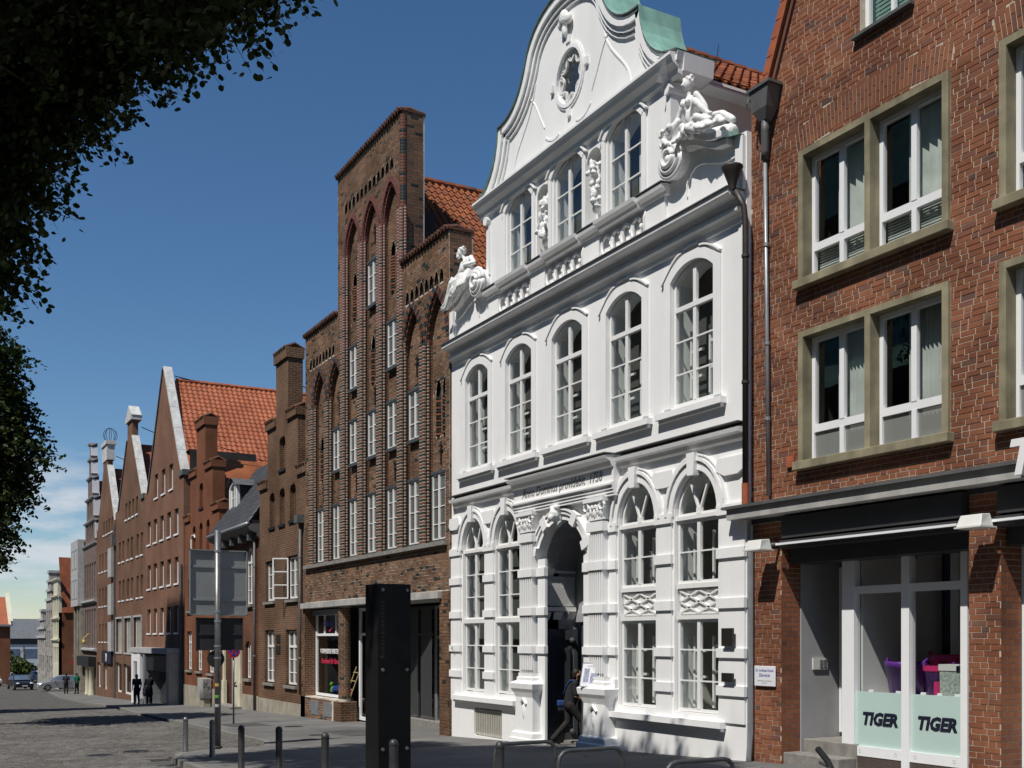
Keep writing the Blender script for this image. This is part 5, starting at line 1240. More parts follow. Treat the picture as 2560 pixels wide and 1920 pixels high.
def gable_stepped_house(name, label, loc, x0, x1, c, steps, wall_m, wins, blinds, roof_m, roof, plinth, z_lo, glass='glass_grey'):
    h = thing(name, label, 'house', loc)
    out = stepped(h, x0, c, x1, 0, z_lo, steps, wall_m)
    hl = [arch(a, b, z0, zs, r, 10, 'seg') if r else rect(a, b, z0, zs) for a, b, z0, zs, r, *_ in wins] + [arch(a, b, z0, z1-.3, .3, 8, 'pt') for a, b, z0, z1 in blinds]
    MB().wall(out, hl, 0, .6, hole_depth=.28).build('wall', wall_m, h)
    for a, b, z0, z1 in blinds:
        blind(h, a, b, z0, z1)
        MB().box(a-.02, b+.02, .2, .26, z0-.1, z1+.1).build('blind_arch', wall_m, h)
        MB().box((a+b)/2-.04, (a+b)/2+.04, .08, .2, z0, z1-.35).build('arch_mullion', wall_m, h)
    prev = None; ps = steps
    for i, (hw, zt) in enumerate(ps):
        inner = ps[i+1][0] if i+1 < len(ps) else 0
        for sg in (-1, 1):
            if i+1 < len(ps):
                a, b = sorted((c+sg*hw, c+sg*inner)); cap_stone(h, a, b, zt+.0, wall_m)
        if i+1 == len(ps): cap_stone(h, c-hw, c+hw, zt, wall_m, h=.42)
    for a, b, z0, zs, r, cols, bars, tr in wins:
        window(h, a+.04, b-.04, z0+.05, zs-(.0 if r else .04), .12, max(0, r-.02), 'seg', .07, cols, bars, tr, 'white_paint', glass, .07, barw=.03, mullw=.1)
        MB().box(a-.08, b+.08, -.1, .05, z0-.1, z0).build('window_sill', 'step_stone', h)
    blank_room(h, x0+.2, x1-.2, .3, 3.5, -.4, min(s[1] for s in steps)-.3, 'room_dark')
    MB().box(x0, x1, -.03, .1, z_lo, plinth).build('plinth', 'plinth_cement', h)
    rz, ez = roof; MB().add([(c, .5, rz), (c, 11, rz), (x1, 11, ez), (x1, .5, ez), (x0, .5, ez), (x0, 11, ez)], [(0, 3, 2, 1), (0, 1, 5, 4)]).build('roof', roof_m, h)
    MB().tube([(c+.3, .5, steps[-1][1]-1.3), (c+.4, 3.2, rz)], .02, 5).build('stay_rod', 'iron', h)
    return h
def win4(a, b, z0, z1, tr=None):
    if tr: q = (tr-z0)/3; return (a, b, z0, z1, 0, (.5,), (z0+q, z0+2*q), (tr,))
    q = (z1-z0)/3; return (a, b, z0, z1, 0, (.5,), (z0+q, z0+2*q), ())
# weathered brown stepped house with the open casement
ch = gable_stepped_house('brown_gable_house', 'weathered brown brick house with narrow stepped gable and open casement', (-42, 0, -.8), -45.25, -39.0, -42.0,
    [(3.15, 8.72), (2.02, 11.05), (.8, 13.6)], 'bw_c',
    [win4(-44.3, -43.0, 3.67, 5.35), win4(-41.35, -40.0, 3.67, 5.38), win4(-44.4, -43.05, .33, 2.5, 1.85), win4(-41.5, -40.1, .32, 2.5, 1.85)],
    [(-42.35, -41.55, 8.9, 10.2), (-43.7, -43.0, 6.72, 8.12), (-42.35, -41.62, 6.72, 8.15), (-40.98, -40.22, 6.75, 8.15)], 'tile_b', (11.3, 7.6), -.33, -1.2)
cs = MB().wall(rect(0, .62, 0, 1.6), [rect(.05, .57, .05, .52), rect(.05, .57, .56, 1.04), rect(.05, .57, 1.08, 1.55)], 0, .05, back=True).build('casement', 'white_paint', ch)
cs.matrix_parent_inverse = Matrix.Translation(-Vector(ch.location)) @ Matrix.Translation((-41.3, .05, 3.72)) @ Matrix.Rotation(R_(-118), 4, 'Z')
MB().poly(rect(.04, .58, .04, 1.56), .025).build('pane', 'glass', cs)
for z in (2.0, 1.55): MB().box(-42.75, -42.2, -.03, .0, z, z+.32).build('plaque', 'bronze', ch)
# reddish stepped house
c2 = gable_stepped_house('red_gable_house', 'reddish brick house with slim stepped gable and chimney-like top', (-56, 0, -1.3), -59.85, -52.2, -55.85,
    [(3.75, 8.72), (2.45, 10.95), (.95, 13.35)], 'bw_c2',
    [win4(-59.1, -57.95, .48, 2.55, 1.95), win4(-56.85, -55.65, .48, 2.55, 1.95), win4(-54.4, -53.2, .43, 2.5, 1.95), win4(-58.9, -57.8, 3.62, 5.3), win4(-56.4, -55.3, 3.62, 5.3), win4(-54.2, -53.1, 3.62, 5.3)],
    [(-56.2, -55.4, 8.85, 10.1), (-57.75, -57.05, 6.6, 8.05), (-56.2, -55.5, 6.6, 8.08), (-54.7, -54.0, 6.6, 8.1)], 'tile_b', (11.4, 7.6), -.3, -1.8)
MB().tube([(-57.9, -.03, 5.6), (-57.9, -.03, 7.4), (-57.75, -.03, 7.55), (-57.2, -.03, 7.55), (-57.1, -.03, 7.4)], .04, 6).build('white_pipe', 'white_paint', c2)
# low house with mansard roof, dormer and arched doorway
dh = thing('mansard_house', 'low red brick house with dark tiled roof, dormer and cream arched doorway', 'house', (-48.8, 0, -1))
DHX0, DHX1 = -52.2, -45.3
dw = [(-47.5, -46.35, 3.65, 5.9, .35, 1), (-50.6, -49.5, 3.65, 5.9, .35, 1), (-47.5, -46.6, .4, 1.85, .2, 0)]
dhl = [arch(a, b, z0, zs, r, 10, 'seg') for a, b, z0, zs, r, k in dw] + [arch(-50.9, -48.35, -1.6, 1.9, .9, 14)]
MB().wall(rect(DHX0, DHX1, -1.7, 6.7), dhl, .02, .5, hole_depth=.3).build('wall', 'bw_d', dh)
for a, b, z0, zs, r, k in dw:
    q = (zs-z0)/3.6; window(dh, a+.03, b-.03, z0+.03, zs, .14, r-.03, 'seg', .06, (.5,), (z0+q, z0+2*q) if k else (z0+.75,), (z0+2.95*q,) if k else (), 'white_paint', 'glass_grey', .07, barw=.03, mullw=.09)
    MB().box(a-.1, b+.1, -.1, .1, z0-.12, z0-.01).build('window_sill', 'step_stone', dh)
s = MB(); s.ribbon([(-51.05, -1.1)] + arch(-51.05, -48.2, 0, 1.9, 1.0, 14)[2:][::-1] + [(-48.2, -1.1)], .3, -.06, .05); s.box(-51.25, -50.85, -.1, .05, -1.4, .2); s.box(-48.4, -48.0, -.1, .05, -1.4, .2); s.build('door_surround', 'far_cream', dh)
MB().box(-50.9, -48.35, .3, .36, -1.4, 2.8).build('door_recess', 'plaster_grey', dh)
do = MB().box(-50.3, -49.0, .22, .3, -1.0, 1.6).build('door', 'far_cream', dh); MB().tube([(-50.2, .2, .0), (-49.4, .1, .15)], .03, 6).build('handle', 'iron', do)
MB().box(-51.2, -47.9, -.55, .1, -1.6, g(-49.5)+.17).build('step', 'step_stone', dh)
MB().box(DHX0, -51.3, -.03, .1, -1.7, -.3).build('plinth', 'plinth_cement', dh); MB().box(-48.0, DHX1, -.03, .1, -1.7, -.3).build('plinth', 'plinth_cement', dh)
MB().sweepx(DHX0-.1, DHX1+.1, [(0.05, 6.4), (-.1, 6.5), (-.12, 6.65), (-.4, 6.75), (-.5, 6.85), (-.5, 7.0), (.1, 7.05)]).build('eaves', 'lead', dh)
for k in range(5): MB().wall([(-51.7+k*1.45, 6.35), (-51.5+k*1.45, 6.35), (-51.5+k*1.45, 6.7), (-51.7+k*1.45, 6.7)], [], -.35, .4).build('eaves_bracket', 'lead', dh)
MB().tube([(DHX0-.1, -.5, 7.0), (DHX1+.1, -.5, 7.0)], .09, 8).build('gutter', 'zinc', dh, True)
MB().add([(DHX0, -.45, 7.0), (DHX1, -.45, 7.0), (DHX1, 1.9, 10.4), (DHX0, 1.9, 10.4), (DHX1, 5.5, 12.4), (DHX0, 5.5, 12.4)], [(0, 1, 2, 3), (3, 2, 4, 5)]).build('roof', 'tile_dark', dh)
d = Vector((0, -2.35, -3.4)).normalized(); n = Vector((0, -3.4, 2.35)).normalized()
tile_slope(dh, (DHX0, 1.9, 10.4), Vector((1, 0, 0)), d, n, 28, 12, .245, .33, 'tile_dark', single=60)
dm = MB().wall(arch(-51.6, -50.2, 8.15, 9.35, .25, 8, 'seg'), [arch(-51.4, -50.4, 8.3, 9.25, .2, 8, 'seg')], .35, .2).build('dormer', 'white_paint', dh)
MB().add([(-51.6, .5, 8.1), (-51.6, 1.9, 8.1), (-51.6, 1.9, 9.4), (-51.6, .5, 9.4)], [(0, 1, 2, 3)]).add([(-50.2, .5, 8.1), (-50.2, 1.9, 8.1), (-50.2, 1.9, 9.4), (-50.2, .5, 9.4)], [(3, 2, 1, 0)]).build('dormer_cheek', 'slate_side', dm)
MB().sweepy(.2, 2.2, [(-51.75, 9.33), (-51.3, 9.62), (-50.9, 9.72), (-50.5, 9.62), (-50.05, 9.33)]).build('dormer_roof', 'lead', dm)
window(dh, -51.4, -50.4, 8.3, 9.25, .42, .2, 'seg', .05, (.5,), (8.8,), (), 'white_paint', 'glass', .05, name='dormer_window')
blank_room(dh, -51.5, -50.3, .55, 1.8, 8.2, 9.5, 'room_dark'); blank_room(dh, DHX0+.2, DHX1-.2, .35, 3, -.4, 6.4, 'room_dark')
# pipes between these houses
for x, z1, lb in ((-39.38, 6.5, 'grey drainpipe with hopper between the brown and the dark brick house'), (-45.6, 6.9, 'dark drainpipe at the edge of the low mansard house')):
    o = thing('drainpipe', lb, 'pipe', (x, -.1, g(x))); zb = .05 if x > -41 else -.9
    MB().tube([(x, -.1, z1), (x, -.1, zb)], .06, 8).build('pipe', 'lead', o, True)
    MB().box(x-.2, x+.2, -.28, .05, z1, z1+.3).build('hopper', 'lead', o)
    for z in (5.2, 3.4, 1.4): MB().lathe([(.075, 0), (.075, .06)], (x, -.1, z), 8).build('pipe_clip', 'zinc', o)

def big_gable(name, label, x0, x1, out, wall_m, wins, z_lo, glass='glass_dark', frame='pvc_white', fw=.12):
    h = thing(name, label, 'house', ((x0+x1)/2, 0, g((x0+x1)/2)))
    MB().wall(out, [rect(*w) for w in wins], 0, .38, hole_depth=.3).build('wall', wall_m, h)
    for a, b, z0, z1 in wins:
        window(h, a+.02, b-.02, z0+.02, z1-.02, .16, 0, 'seg', fw, (), (), (), frame, glass, .08)
        if b-a < 1.2: MB().box(a-.04, b+.04, -.06, .1, z0-.1, z0).build('window_sill', 'pvc_white', h)
    return h
def coping_line(h, p, q, w, m='concrete_light', y0=-.06, y1=.42, nm='gable_coping'):
    n = 5; dx, dz = (q[0]-p[0])/n, (q[1]-p[1])/n; l = math.hypot(dx, dz); nx, nz = -dz/l, dx/l
    if nz < 0: nx, nz = -nx, -nz
    for i in range(n):
        a = (p[0]+dx*i, p[1]+dz*i); b = (p[0]+dx*(i+.985), p[1]+dz*(i+.985))
        MB().wall([a, b, (b[0]+nx*w, b[1]+nz*w), (a[0]+nx*w, a[1]+nz*w)], [], y0, y1-y0, back=True).build(nm, m, h)
# tall plain gable, white copings
EC = -65.25
ew = [(EC-2.75+2.15*k, EC-1.7+2.15*k, 10.66, 12.1) for k in range(3)]
for z0, z1 in ((8.0, 9.42), (5.25, 6.72), (2.5, 3.98)): ew += [(-70.3+2.01*k, -69.25+2.01*k, z0, z1) for k in range(5)]
eh = big_gable('tall_gable_house', 'tall plain red brick house with steep triangular gable and pale copings', -71.3, -59.9,
    [(-71.3, 1.6), (-59.9, 1.6), (-59.9, 11.3), (-60.6, 11.3), (EC+.15, 17.8), (EC-.15, 17.8), (-69.9, 11.3), (-71.3, 11.3)], 'bw_e', ew, 1.6)
coping_line(eh, (-60.35, 11.2), (EC+.1, 18.0), .16); coping_line(eh, (-70.15, 11.2), (EC-.1, 18.0), .16, 'lead')
MB().box(-60.9, -59.75, -.1, .9, 11.05, 11.35).build('kneeler', 'lead', eh)
blank_room(eh, -71.2, -60, .35, 4, 1.8, 12.5, 'room_dark')
ERX, ERZ, EEX, EEZ = EC, 17.35, -59.4, 10.6
MB().add([(ERX, .4, ERZ-.05), (ERX, 16, ERZ-.05), (EEX, 16, EEZ-.05), (EEX, .4, EEZ-.05), (2*ERX-EEX, .4, EEZ-.05), (2*ERX-EEX, 16, EEZ-.05)], [(0, 3, 2, 1), (0, 1, 5, 4)]).build('roof', 'tile_e', eh)
d, n = slope_dirs(ERX, ERZ, EEX, EEZ)
tile_slope(eh, (ERX, .45, ERZ), Vector((0, 1, 0)), d, n, 52, 24, .30, .37, 'tile_e')
s = MB()
for i in range(34): s.tube([(ERX, .7+i*.45, ERZ+.02), (ERX, 1.17+i*.45, ERZ+.05)], .14, 7)
s.build('ridge_tiles', 'tile_e', eh)
s = MB().wall([(-62.0, 13.2), (-60.9, 13.2), (-60.9, 15.3), (-61.6, 15.3)], [], 9.6, 1.2, back=True); s.build('roof_hatch', 'zinc', eh)
MB().tube([(EC+.1, .6, 17.6), (EC+.1, 2.6, 17.3)], .03, 5).build('stay_rod', 'iron', eh)
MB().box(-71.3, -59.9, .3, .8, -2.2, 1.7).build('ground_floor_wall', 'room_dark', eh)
s = MB(); s.box(-72.2, -60.4, -.75, .1, 1.3, 1.62); s.build('shop_cornice', 'band_stone', eh)
for x0, x1, m in ((-71.9, -71.2, 'pvc_white'), (-69.9, -68.9, 'pvc_white'), (-68.0, -67.4, 'zinc'), (-61.0, -60.3, 'zinc')): MB().box(x0, x1, -.7, .3, g(x0)-.1, 1.3).build('shop_post', m, eh)
MB().box(-71.2, -69.9, -.68, -.6, .75, 1.3).build('shop_panel', 'pvc_white', eh)
MB().poly(rect(-71.2, -69.9, -1.8, .75), -.62).build('shop_pane', 'glass_grey', eh)
MB().box(-67.4, -61.0, -.6, -.5, .3, 1.2).build('shop_fascia', 'iron', eh); MB().poly(rect(-67.4, -61.0, -1.6, .3), .2).build('shop_pane', 'glass_dark', eh)
MB().tube([(-60.1, -.1, 6.2), (-60.1, -.1, -1.4)], .07, 8).build('downpipe', 'lead', eh)
# gable with the little temple top
FC = -76.6
fwn = [(-78.4+1.36*k, -77.65+1.36*k, 10.35, 11.5) for k in range(4)]
for z0, z1 in ((7.57, 9.0), (4.85, 6.27)):
    for p in (-81.1, -77.7, -74.1): fwn += [(p, p+.8, z0, z1), (p+1.5, p+2.3, z0, z1)]
big = [(-82.2, -79.6, 1.2, 3.58), (-78.7, -76.0, 1.2, 3.58), (-75.1, -72.3, 1.2, 3.58)]
shp = [(-82.4, -79.9, -1.7, .45), (-79.2, -72.4, -1.7, .4)]
fh = big_gable('temple_top_house', 'brown-red brick gable house topped by a small pedimented turret', -82.6, -71.35,
    [(-82.6, -2.4), (-71.35, -2.4), (-71.35, 11.3), (-72.2, 11.3), (-75.65, 15.6), (-75.65, 17.1), (-77.5, 17.1), (-77.5, 15.6), (-81.0, 11.3), (-82.6, 11.3)], 'bw_f', fwn + big + shp, -2)
coping_line(fh, (-71.9, 11.2), (-75.6, 15.7), .16); coping_line(fh, (-81.3, 11.2), (-77.55, 15.7), .16, 'lead')
MB().box(-77.7, -75.45, -.12, .6, 16.85, 17.15).build('turret_cornice', 'concrete_light', fh)
MB().wall([(-77.75, 17.15), (-75.4, 17.15), (-76.57, 17.95)], [], -.1, .68, back=True).build('turret_pediment', 'concrete_light', fh)
MB().box(-72.4, -71.3, -.1, .9, 11.1, 11.4).build('kneeler', 'lead', fh)
for a, b, z0, z1 in big:
    for k in (1, 2, 3): MB().box(a+(b-a)*k/4-.05, a+(b-a)*k/4+.05, .08, .2, z0, z1).build('window_post', 'pale_panel', fh)
    MB().wall(rect(a-.12, b+.12, z0-.12, z1+.12), [rect(a, b, z0, z1)], -.05, .1).build('window_surround', 'band_stone', fh)
    MB().box(a+.1, b-.1, .3, .34, z0, z1).build('curtain', 'pale_panel', fh)
blank_room(fh, -82.5, -71.5, .36, 4, -1.8, 12, 'room_dark')
MB().add([(FC, .4, 15.4), (FC, 14, 15.4), (-71.2, 14, 10.3), (-71.2, .4, 10.3), (-82, .4, 10.3), (-82, 14, 10.3)], [(0, 3, 2, 1), (0, 1, 5, 4)]).build('roof', 'tile_w', fh)
MB().tube([(-75.7, .6, 16.4), (-75.0, 3.5, 15.2)], .03, 5).build('stay_rod', 'iron', fh)
MB().box(-82.55, -82.45, -.14, -.04, -2.2, 10.5).build('downpipe', 'lead', fh); MB().box(-82.75, -82.25, -.3, .0, 8.9, 9.7).build('hopper', 'lead', fh)
# gable with the wire globe
gw = [(-88.3+1.3*k, -87.65+1.3*k, 10.1, 11.15) for k in range(4)]
for z0, z1 in ((7.35, 8.75), (4.68, 6.1), (1.93, 3.32)): gw += [(-90.4+1.5*k, -89.75+1.5*k, z0, z1) for k in range(4)]
gw += [(-91.6, -89.7, -1.7, .3), (-88.3, -86.6, -1.75, .2)]
gh = big_gable('globe_top_house', 'brick gable house with white block finial carrying a wire globe', -91.75, -82.65,
    [(-91.75, -2.6), (-82.65, -2.6), (-82.65, 10.8), (-83.1, 10.8), (-86.2, 15.1), (-86.2, 16.4), (-88.3, 16.4), (-88.3, 15.1), (-91.2, 10.8), (-91.75, 10.8)], 'bw_f', gw, -2)
coping_line(gh, (-82.7, 10.7), (-86.1, 15.2), .16); MB().box(-88.4, -86.1, -.06, .5, 15.7, 16.85).build('finial_block', 'concrete_light', gh); MB().box(-88.5, -86.0, -.15, .6, 16.85, 17.15).build('finial_cornice', 'concrete_light', gh)
s = MB()
for k in range(4):
    a = PI*k/4; s.tube([(-87.25 + .5*math.cos(t)*math.cos(a), .35 + .5*math.cos(t)*math.sin(a), 17.72 + .55*math.sin(t)) for t in [2*PI*i/24 for i in range(25)]], .02, 5)
s.build('wire_globe', 'iron', gh)
for z0, z1 in ((6.68, 8.8), (3.92, 6.15), (1.23, 3.38)): MB().box(-84.5, -83.0, -.25, .1, z0, z1).build('oriel_panel', 'band_stone', gh)
text('lettering', 'III', .75, 'letter_white', MB().box(-88.1, -83.7, -.15, .0, .3, 1.25).build('shop_sign', 'letter_navy', gh), (-85.9, -.16, .5), bold=.03)
MB().add([(-87.2, .4, 15.2), (-87.2, 14, 15.2), (-82.5, 14, 10), (-82.5, .4, 10), (-92, .6, 10), (-92, 14, 10)], [(0, 3, 2, 1), (0, 1, 5, 4)]).build('roof', 'tile_b', gh)
MB().tube([(-86.2, .6, 16), (-85.6, 3, 15)], .03, 5).build('stay_rod', 'iron', gh); blank_room(gh, -91.7, -82.8, .36, 4, -1.8, 11.2, 'room_dark')
# narrow renaissance gable with pale string courses
hh = thing('string_course_house', 'narrow dark gable house with pale stone string courses and scrolls', 'house', (-95.5, 0, g(-95)))
tiers = [(-99.2, -91.8, -2.6, 10.0), (-98.3, -92.6, 10.0, 11.9), (-97.5, -93.3, 11.9, 13.8), (-96.7, -94.0, 13.8, 15.5), (-96.0, -94.6, 15.5, 17.0), (-95.7, -94.9, 17.0, 18.3)]
hw_ = [(-98.6+1.35*k, -97.7+1.35*k, z0, z1) for z0, z1 in ((1.6, 4.6), (5.6, 8.4)) for k in range(5)] + [(-97.2+1.3*k, -96.4+1.3*k, 10.4, 11.6) for k in range(3)] + [(-96.6+1.3*k, -95.9+1.3*k, 12.3, 13.5) for k in range(2)]
hout = [(-99.2, -2.6), (-91.8, -2.6)] + [p for a, b, z0, z1 in tiers for p in ((b, max(z0, 9.99)), (b, z1))][1:] + [p for a, b, z0, z1 in tiers[::-1] for p in ((a, z1), (a, max(z0, 9.99)))][:-1]
MB().wall(hout, [rect(*w) for w in hw_], 0, .5, hole_depth=.25).build('wall', 'renaissance', hh)
for a, b, z0, z1 in hw_: window(hh, a, b, z0, z1, .12, 0, 'seg', .1, (.5,), ((z0+z1)/2,), (), 'pvc_white', 'glass_dark', .06, one_pane=True)
for a, b, z0, z1 in tiers:
    MB().sweepx(a-.1, b+.12, [(0.02, z1-.2), (-.15, z1-.1), (-.18, z1), (.55, z1+.05)]).build('string_course', 'band_stone', hh)
    if z0 > 9: MB().box(b-.02, b+.06, -.03, .5, z0+.3, z1-.3).build('scroll_flank', 'pvc_white', hh)  # white colour stands in for the bright reflection on zinc sheets
for z in (5.1, 1.1): MB().sweepx(-99.3, -91.7, [(0.02, z), (-.25, z+.1), (-.25, z+.25), (.02, z+.3)]).build('string_course', 'band_stone', hh)
MB().box(-99.1, -92, -.6, .1, -.1, .7).build('shop_awning', 'iron', hh); blank_room(hh, -99, -92, .3, 3, -2.4, 12, 'room_dark')
for x in (-94.6, -92.6): MB().lathe([(.3, -2.4), (.26, -2.1), (.22, -.2), (.34, -.1)], (x, -.25, 0), 10).build('shop_column', 'far_cream', hh, True)
MB().add([(-95.3, .6, 15.3), (-95.3, 14, 15.3), (-91.5, 14, 10), (-91.5, .6, 10)], [(0, 3, 2, 1)]).build('roof', 'tile_b', hh)
o = MB().ell((-96.2, -.4, 1.9), (.25, .15, .2), 10, 6).tube([(-96.2, -.5, 2.1), (-96.2, 0, 2.6)], .04, 5).build('gilded_sign', 'toy_yellow', hh)
# modern slab house
jh = thing('concrete_house', 'grey modern concrete house with overhanging upper slab', 'house', (-101.5, 0, g(-101)))
MB().box(-103.9, -99.25, -.5, 8, 5.0, 10.7).build('upper_slab', 'band_stone', jh); MB().box(-99.24, -99.21, .0, 7, 5.2, 10.5).build('slate_cladding', 'slate_side', jh); MB().box(-103.6, -99.4, .3, 8, -3, 5.0).build('lower_wall', 'fascia_dark', jh)
for x in (-103.4, -101.3, -99.6): MB().box(x, x+.3, -.3, .3, -3, 5.0).build('concrete_post', 'plinth_cement', jh)
for z in (5.6, 8.2):
    for x in (-103.4, -101.4): window(jh, x, x+1.7, z, z+1.7, -.52, 0, 'seg', .08, (), (), (), 'zinc', 'glass_dark', .06)
# houses beyond the side street
kh = thing('cream_corner_house', 'cream fronted house with bare brick flank beyond the side street', 'house', (-120.5, 0, g(-120)))
MB().wall([(-123.2, -4), (-117.8, -4), (-117.8, 6.5), (-118.6, 6.5), (-118.6, 8.2), (-122.4, 8.2), (-122.4, 6.5), (-123.2, 6.5)], [rect(-122.4+1.6*k, -121.4+1.6*k, z, z+1.7) for k in range(3) for z in (-.4, 2.4, 4.6)], 0, .3).build('wall', 'far_cream', kh)
for k in range(3):
    for z in (-.4, 2.4, 4.6): window(kh, -122.4+1.6*k, -121.4+1.6*k, z, z+1.7, .15, 0, 'seg', .12, (.5,), (), (), 'pvc_white', 'glass_dark', .05, one_pane=True)
for z in (4.2, 6.5, 8.2, 2.0): MB().sweepx(-123.4, -117.6, [(0, z-.2), (-.2, z), (-.2, z+.12), (.1, z+.16)]).build('cornice', 'far_cream', kh)
MB().add([(-117.8, 0, -4), (-117.8, 14, -4), (-117.8, 14, 4.8), (-117.8, 0, 4.8)], [(0, 1, 2, 3)]).build('brick_flank', 'bw_c2', kh)
MB().add([(-117.6, .3, 4.8), (-117.6, 16, 4.8), (-120.5, 16, 10.6), (-120.5, .3, 10.6)], [(0, 1, 2, 3)]).build('roof', 'tile_w', kh)
MB().box(-119, -118.6, 2.2, 2.6, 7.5, 8.6).build('satellite_dish', 'pvc_white', kh)
for i, (x0, x1, top, m, lb) in enumerate(((-129.5, -123.4, 9.5, 'far_stone', 'ornate grey stone gable house past the cream house'), (-139, -129.7, 5.5, 'far_stone', 'weathered pale house with crumbling stepped edge at the bend'))):
    k = thing('stone_gable_house', lb, 'house', ((x0+x1)/2, 0, g(x0))); c = (x0+x1)/2; st = 4; o_ = []
    for j in range(st): w = (x1-x0)/2*(1-j/st); o_ += [(c+w, top-4+4*j/st), (c+w, top-4+4*(j+1)/st)]
    wl = [rect(c+dx-.55, c+dx+.55, z, z+1.8) for dx in (-1.9, 0, 1.9) for z in (-1.5, 1.2, 3.4) if z+1.8 < top-1]
    MB().wall([(x0, -5), (x1, -5)] + o_ + [(2*c-a, b) for a, b in o_[::-1]], wl, 0, 1.0, hole_depth=.3).build('wall', m, k)
    for w in wl: window(k, w[0][0], w[1][0], w[0][1], w[2][1], .15, 0, 'seg', .14, (.5,), (), (), 'pvc_white', 'glass_dark', .05, one_pane=True)
    for j in range(st):
        w = (x1-x0)/2*(1-j/st); MB().box(c-w-.08, c+w+.1, -.15, 1.05, top-4+4*j/st+.75, top-4+4*j/st+1.02).build('string_course', 'band_stone', k)
    for j in range(7): MB().box(x1-.3, x1+.1, -.12, 0, -3+j*1.1, -2.5+j*1.1).build('quoin', 'band_stone', k)
    MB().box(x0, x1, 1.0, 9, -5, top-3.5).build('rear_block', 'bw_c', k)
# end of the street: office block, left-hand house, shrubs
ob = thing('office_block', 'pale grey flat-roofed office block closing the street', 'building', (-205, 2, g(-205)))
MB().box(-222, -205, -8, 26, -6, 5.6).build('wall', 'far_white', ob)
MB().box(-205.01, -204.6, -8, 26, 2.2, 5.6).build('parapet', 'band_stone', ob); MB().box(-205.0, -204.9, -8, 26, 1.2, 2.2).build('shadow_gap', 'fascia_dark', ob)
for k in range(9): MB().box(-205.0, -204.93, -7+3.6*k, -4+3.6*k, -1.1, .4).build('window_band', 'far_window', ob)
for k in range(24): MB().box(-205.0, -204.93, -7+1.3*k, -6.4+1.3*k, -3.0, -2.3).build('window', 'far_window', ob)
lh_ = thing('left_corner_house', 'brick house with red tiled roof and pale gable edge across the street', 'house', (-155, -8, g(-150)))
MB().box(-162, -149.6, -20, -2.2, -6, 4.0).build('wall', 'bw_c2', lh_)
MB().add([(-149.4, -20, 3.9), (-149.4, -2.4, 3.9), (-155.5, -2.4, 7.6), (-155.5, -20, 7.6)], [(0, 1, 2, 3)]).build('roof', 'tile_e', lh_)
s = MB().add([(-149.3, -2.4, 3.8), (-149.3, -1.9, 3.8), (-155.5, -1.9, 8.2), (-155.5, -2.4, 8.2), (-149.3, -2.4, 4.4), (-149.3, -1.9, 4.4)], [(0, 1, 2, 3), (4, 5, 2, 3), (0, 4, 3, 3)][:2]); s.build('gable_edge', 'far_cream', lh_)
MB().box(-149.55, -149.2, -20, -1.9, 3.7, 3.95).build('gutter', 'zinc', lh_); MB().box(-151, -150.2, -6, -5, 4.6, 5.0).build('rooflight', 'glass_dark', lh_)
for k in range(4): MB().box(-149.58, -149.5, -18+4*k, -16.5+4*k, .2, 2.2).build('window', 'far_window', lh_)
# ---------------------------------------------------------------- street furniture
def bollard(x, y, m, label, h=.8, r=.058, grp='round-topped bollards along the pavement edge'):
    z = g(x); o = thing('bollard', label, 'bollard', (x, y, z), grp)
    MB().lathe([(r*1.12, 0), (r*1.12, .02), (r, .03), (r, h-.09)], (x, y, z), 16).build('post', m, o, True)
    MB().lathe([(r, h-.09), (r*1.06, h-.085), (r*1.04, h-.055), (r*.8, h-.02), (r*.4, h-.004), (0.001, h)], (x, y, z), 16).build('dome_cap', m, o, True)
bollard(-25.62, -7.28, 'steel_post', 'bright steel bollard out by the sett road in the sun')
bollard(-23.02, -7.29, 'steel_post', 'bright steel bollard just in front of the road sign pole')
def at_px(u, v, z):
    p = CF*z + CR*((u-1280)/FPX*z); return p.x, p.y + CAM[1]
for u, z, lb in ((603.3, 19.4, 'dark bollard next to the bright one at the sign pole'), (697.5, 18.5, 'dark bollard midway between the sign pole and the black stele'), (813, 15.9, 'dark bollard closest to the black stele on its road side'), (984, 14.1, 'bollard standing in front of the black stele'), (1250, 13.4, 'bollard at the foot of the first bicycle stand')):
    x, y = at_px(u, 0, z); bollard(x, y, 'post_dark', lb)
# black information stele
sx, sy = at_px(945, 0, 15.6); sz = g(sx); ang = 0
st = thing('information_stele', 'tall black information stele with bolted glass face', 'stele', (sx, sy, sz))
bevel(MB().box(sx-.5, sx, sy, sy+.5, sz-.05, sz+2.95).build('body', 'stele_side', st), .008)
MB().box(sx+.012, sx+.03, sy+.0, sy+.5, sz+.02, sz+2.94).build('face_panel', 'stele_black', st)
for yy in (.06, .44):
    for zz in (.55, 1.7, 2.86):
        b = MB().lathe([(0, .02), (.024, .018), (.026, 0)], (0, 0, 0), 12).build('bolt', 'steel_post', st); b.matrix_parent_inverse = Matrix.Translation(-Vector(st.location)) @ Matrix.Translation((sx+.03, sy+yy, sz+zz)) @ Matrix.Rotation(PI/2, 4, 'Y')
text('lettering', 'Buddenbrookhaus', .092, 'stele_text', st, (sx+.034, sy+.085, sz+2.28), rot=(PI/2, -PI/2, PI/2), ext=.002, space=1.25)
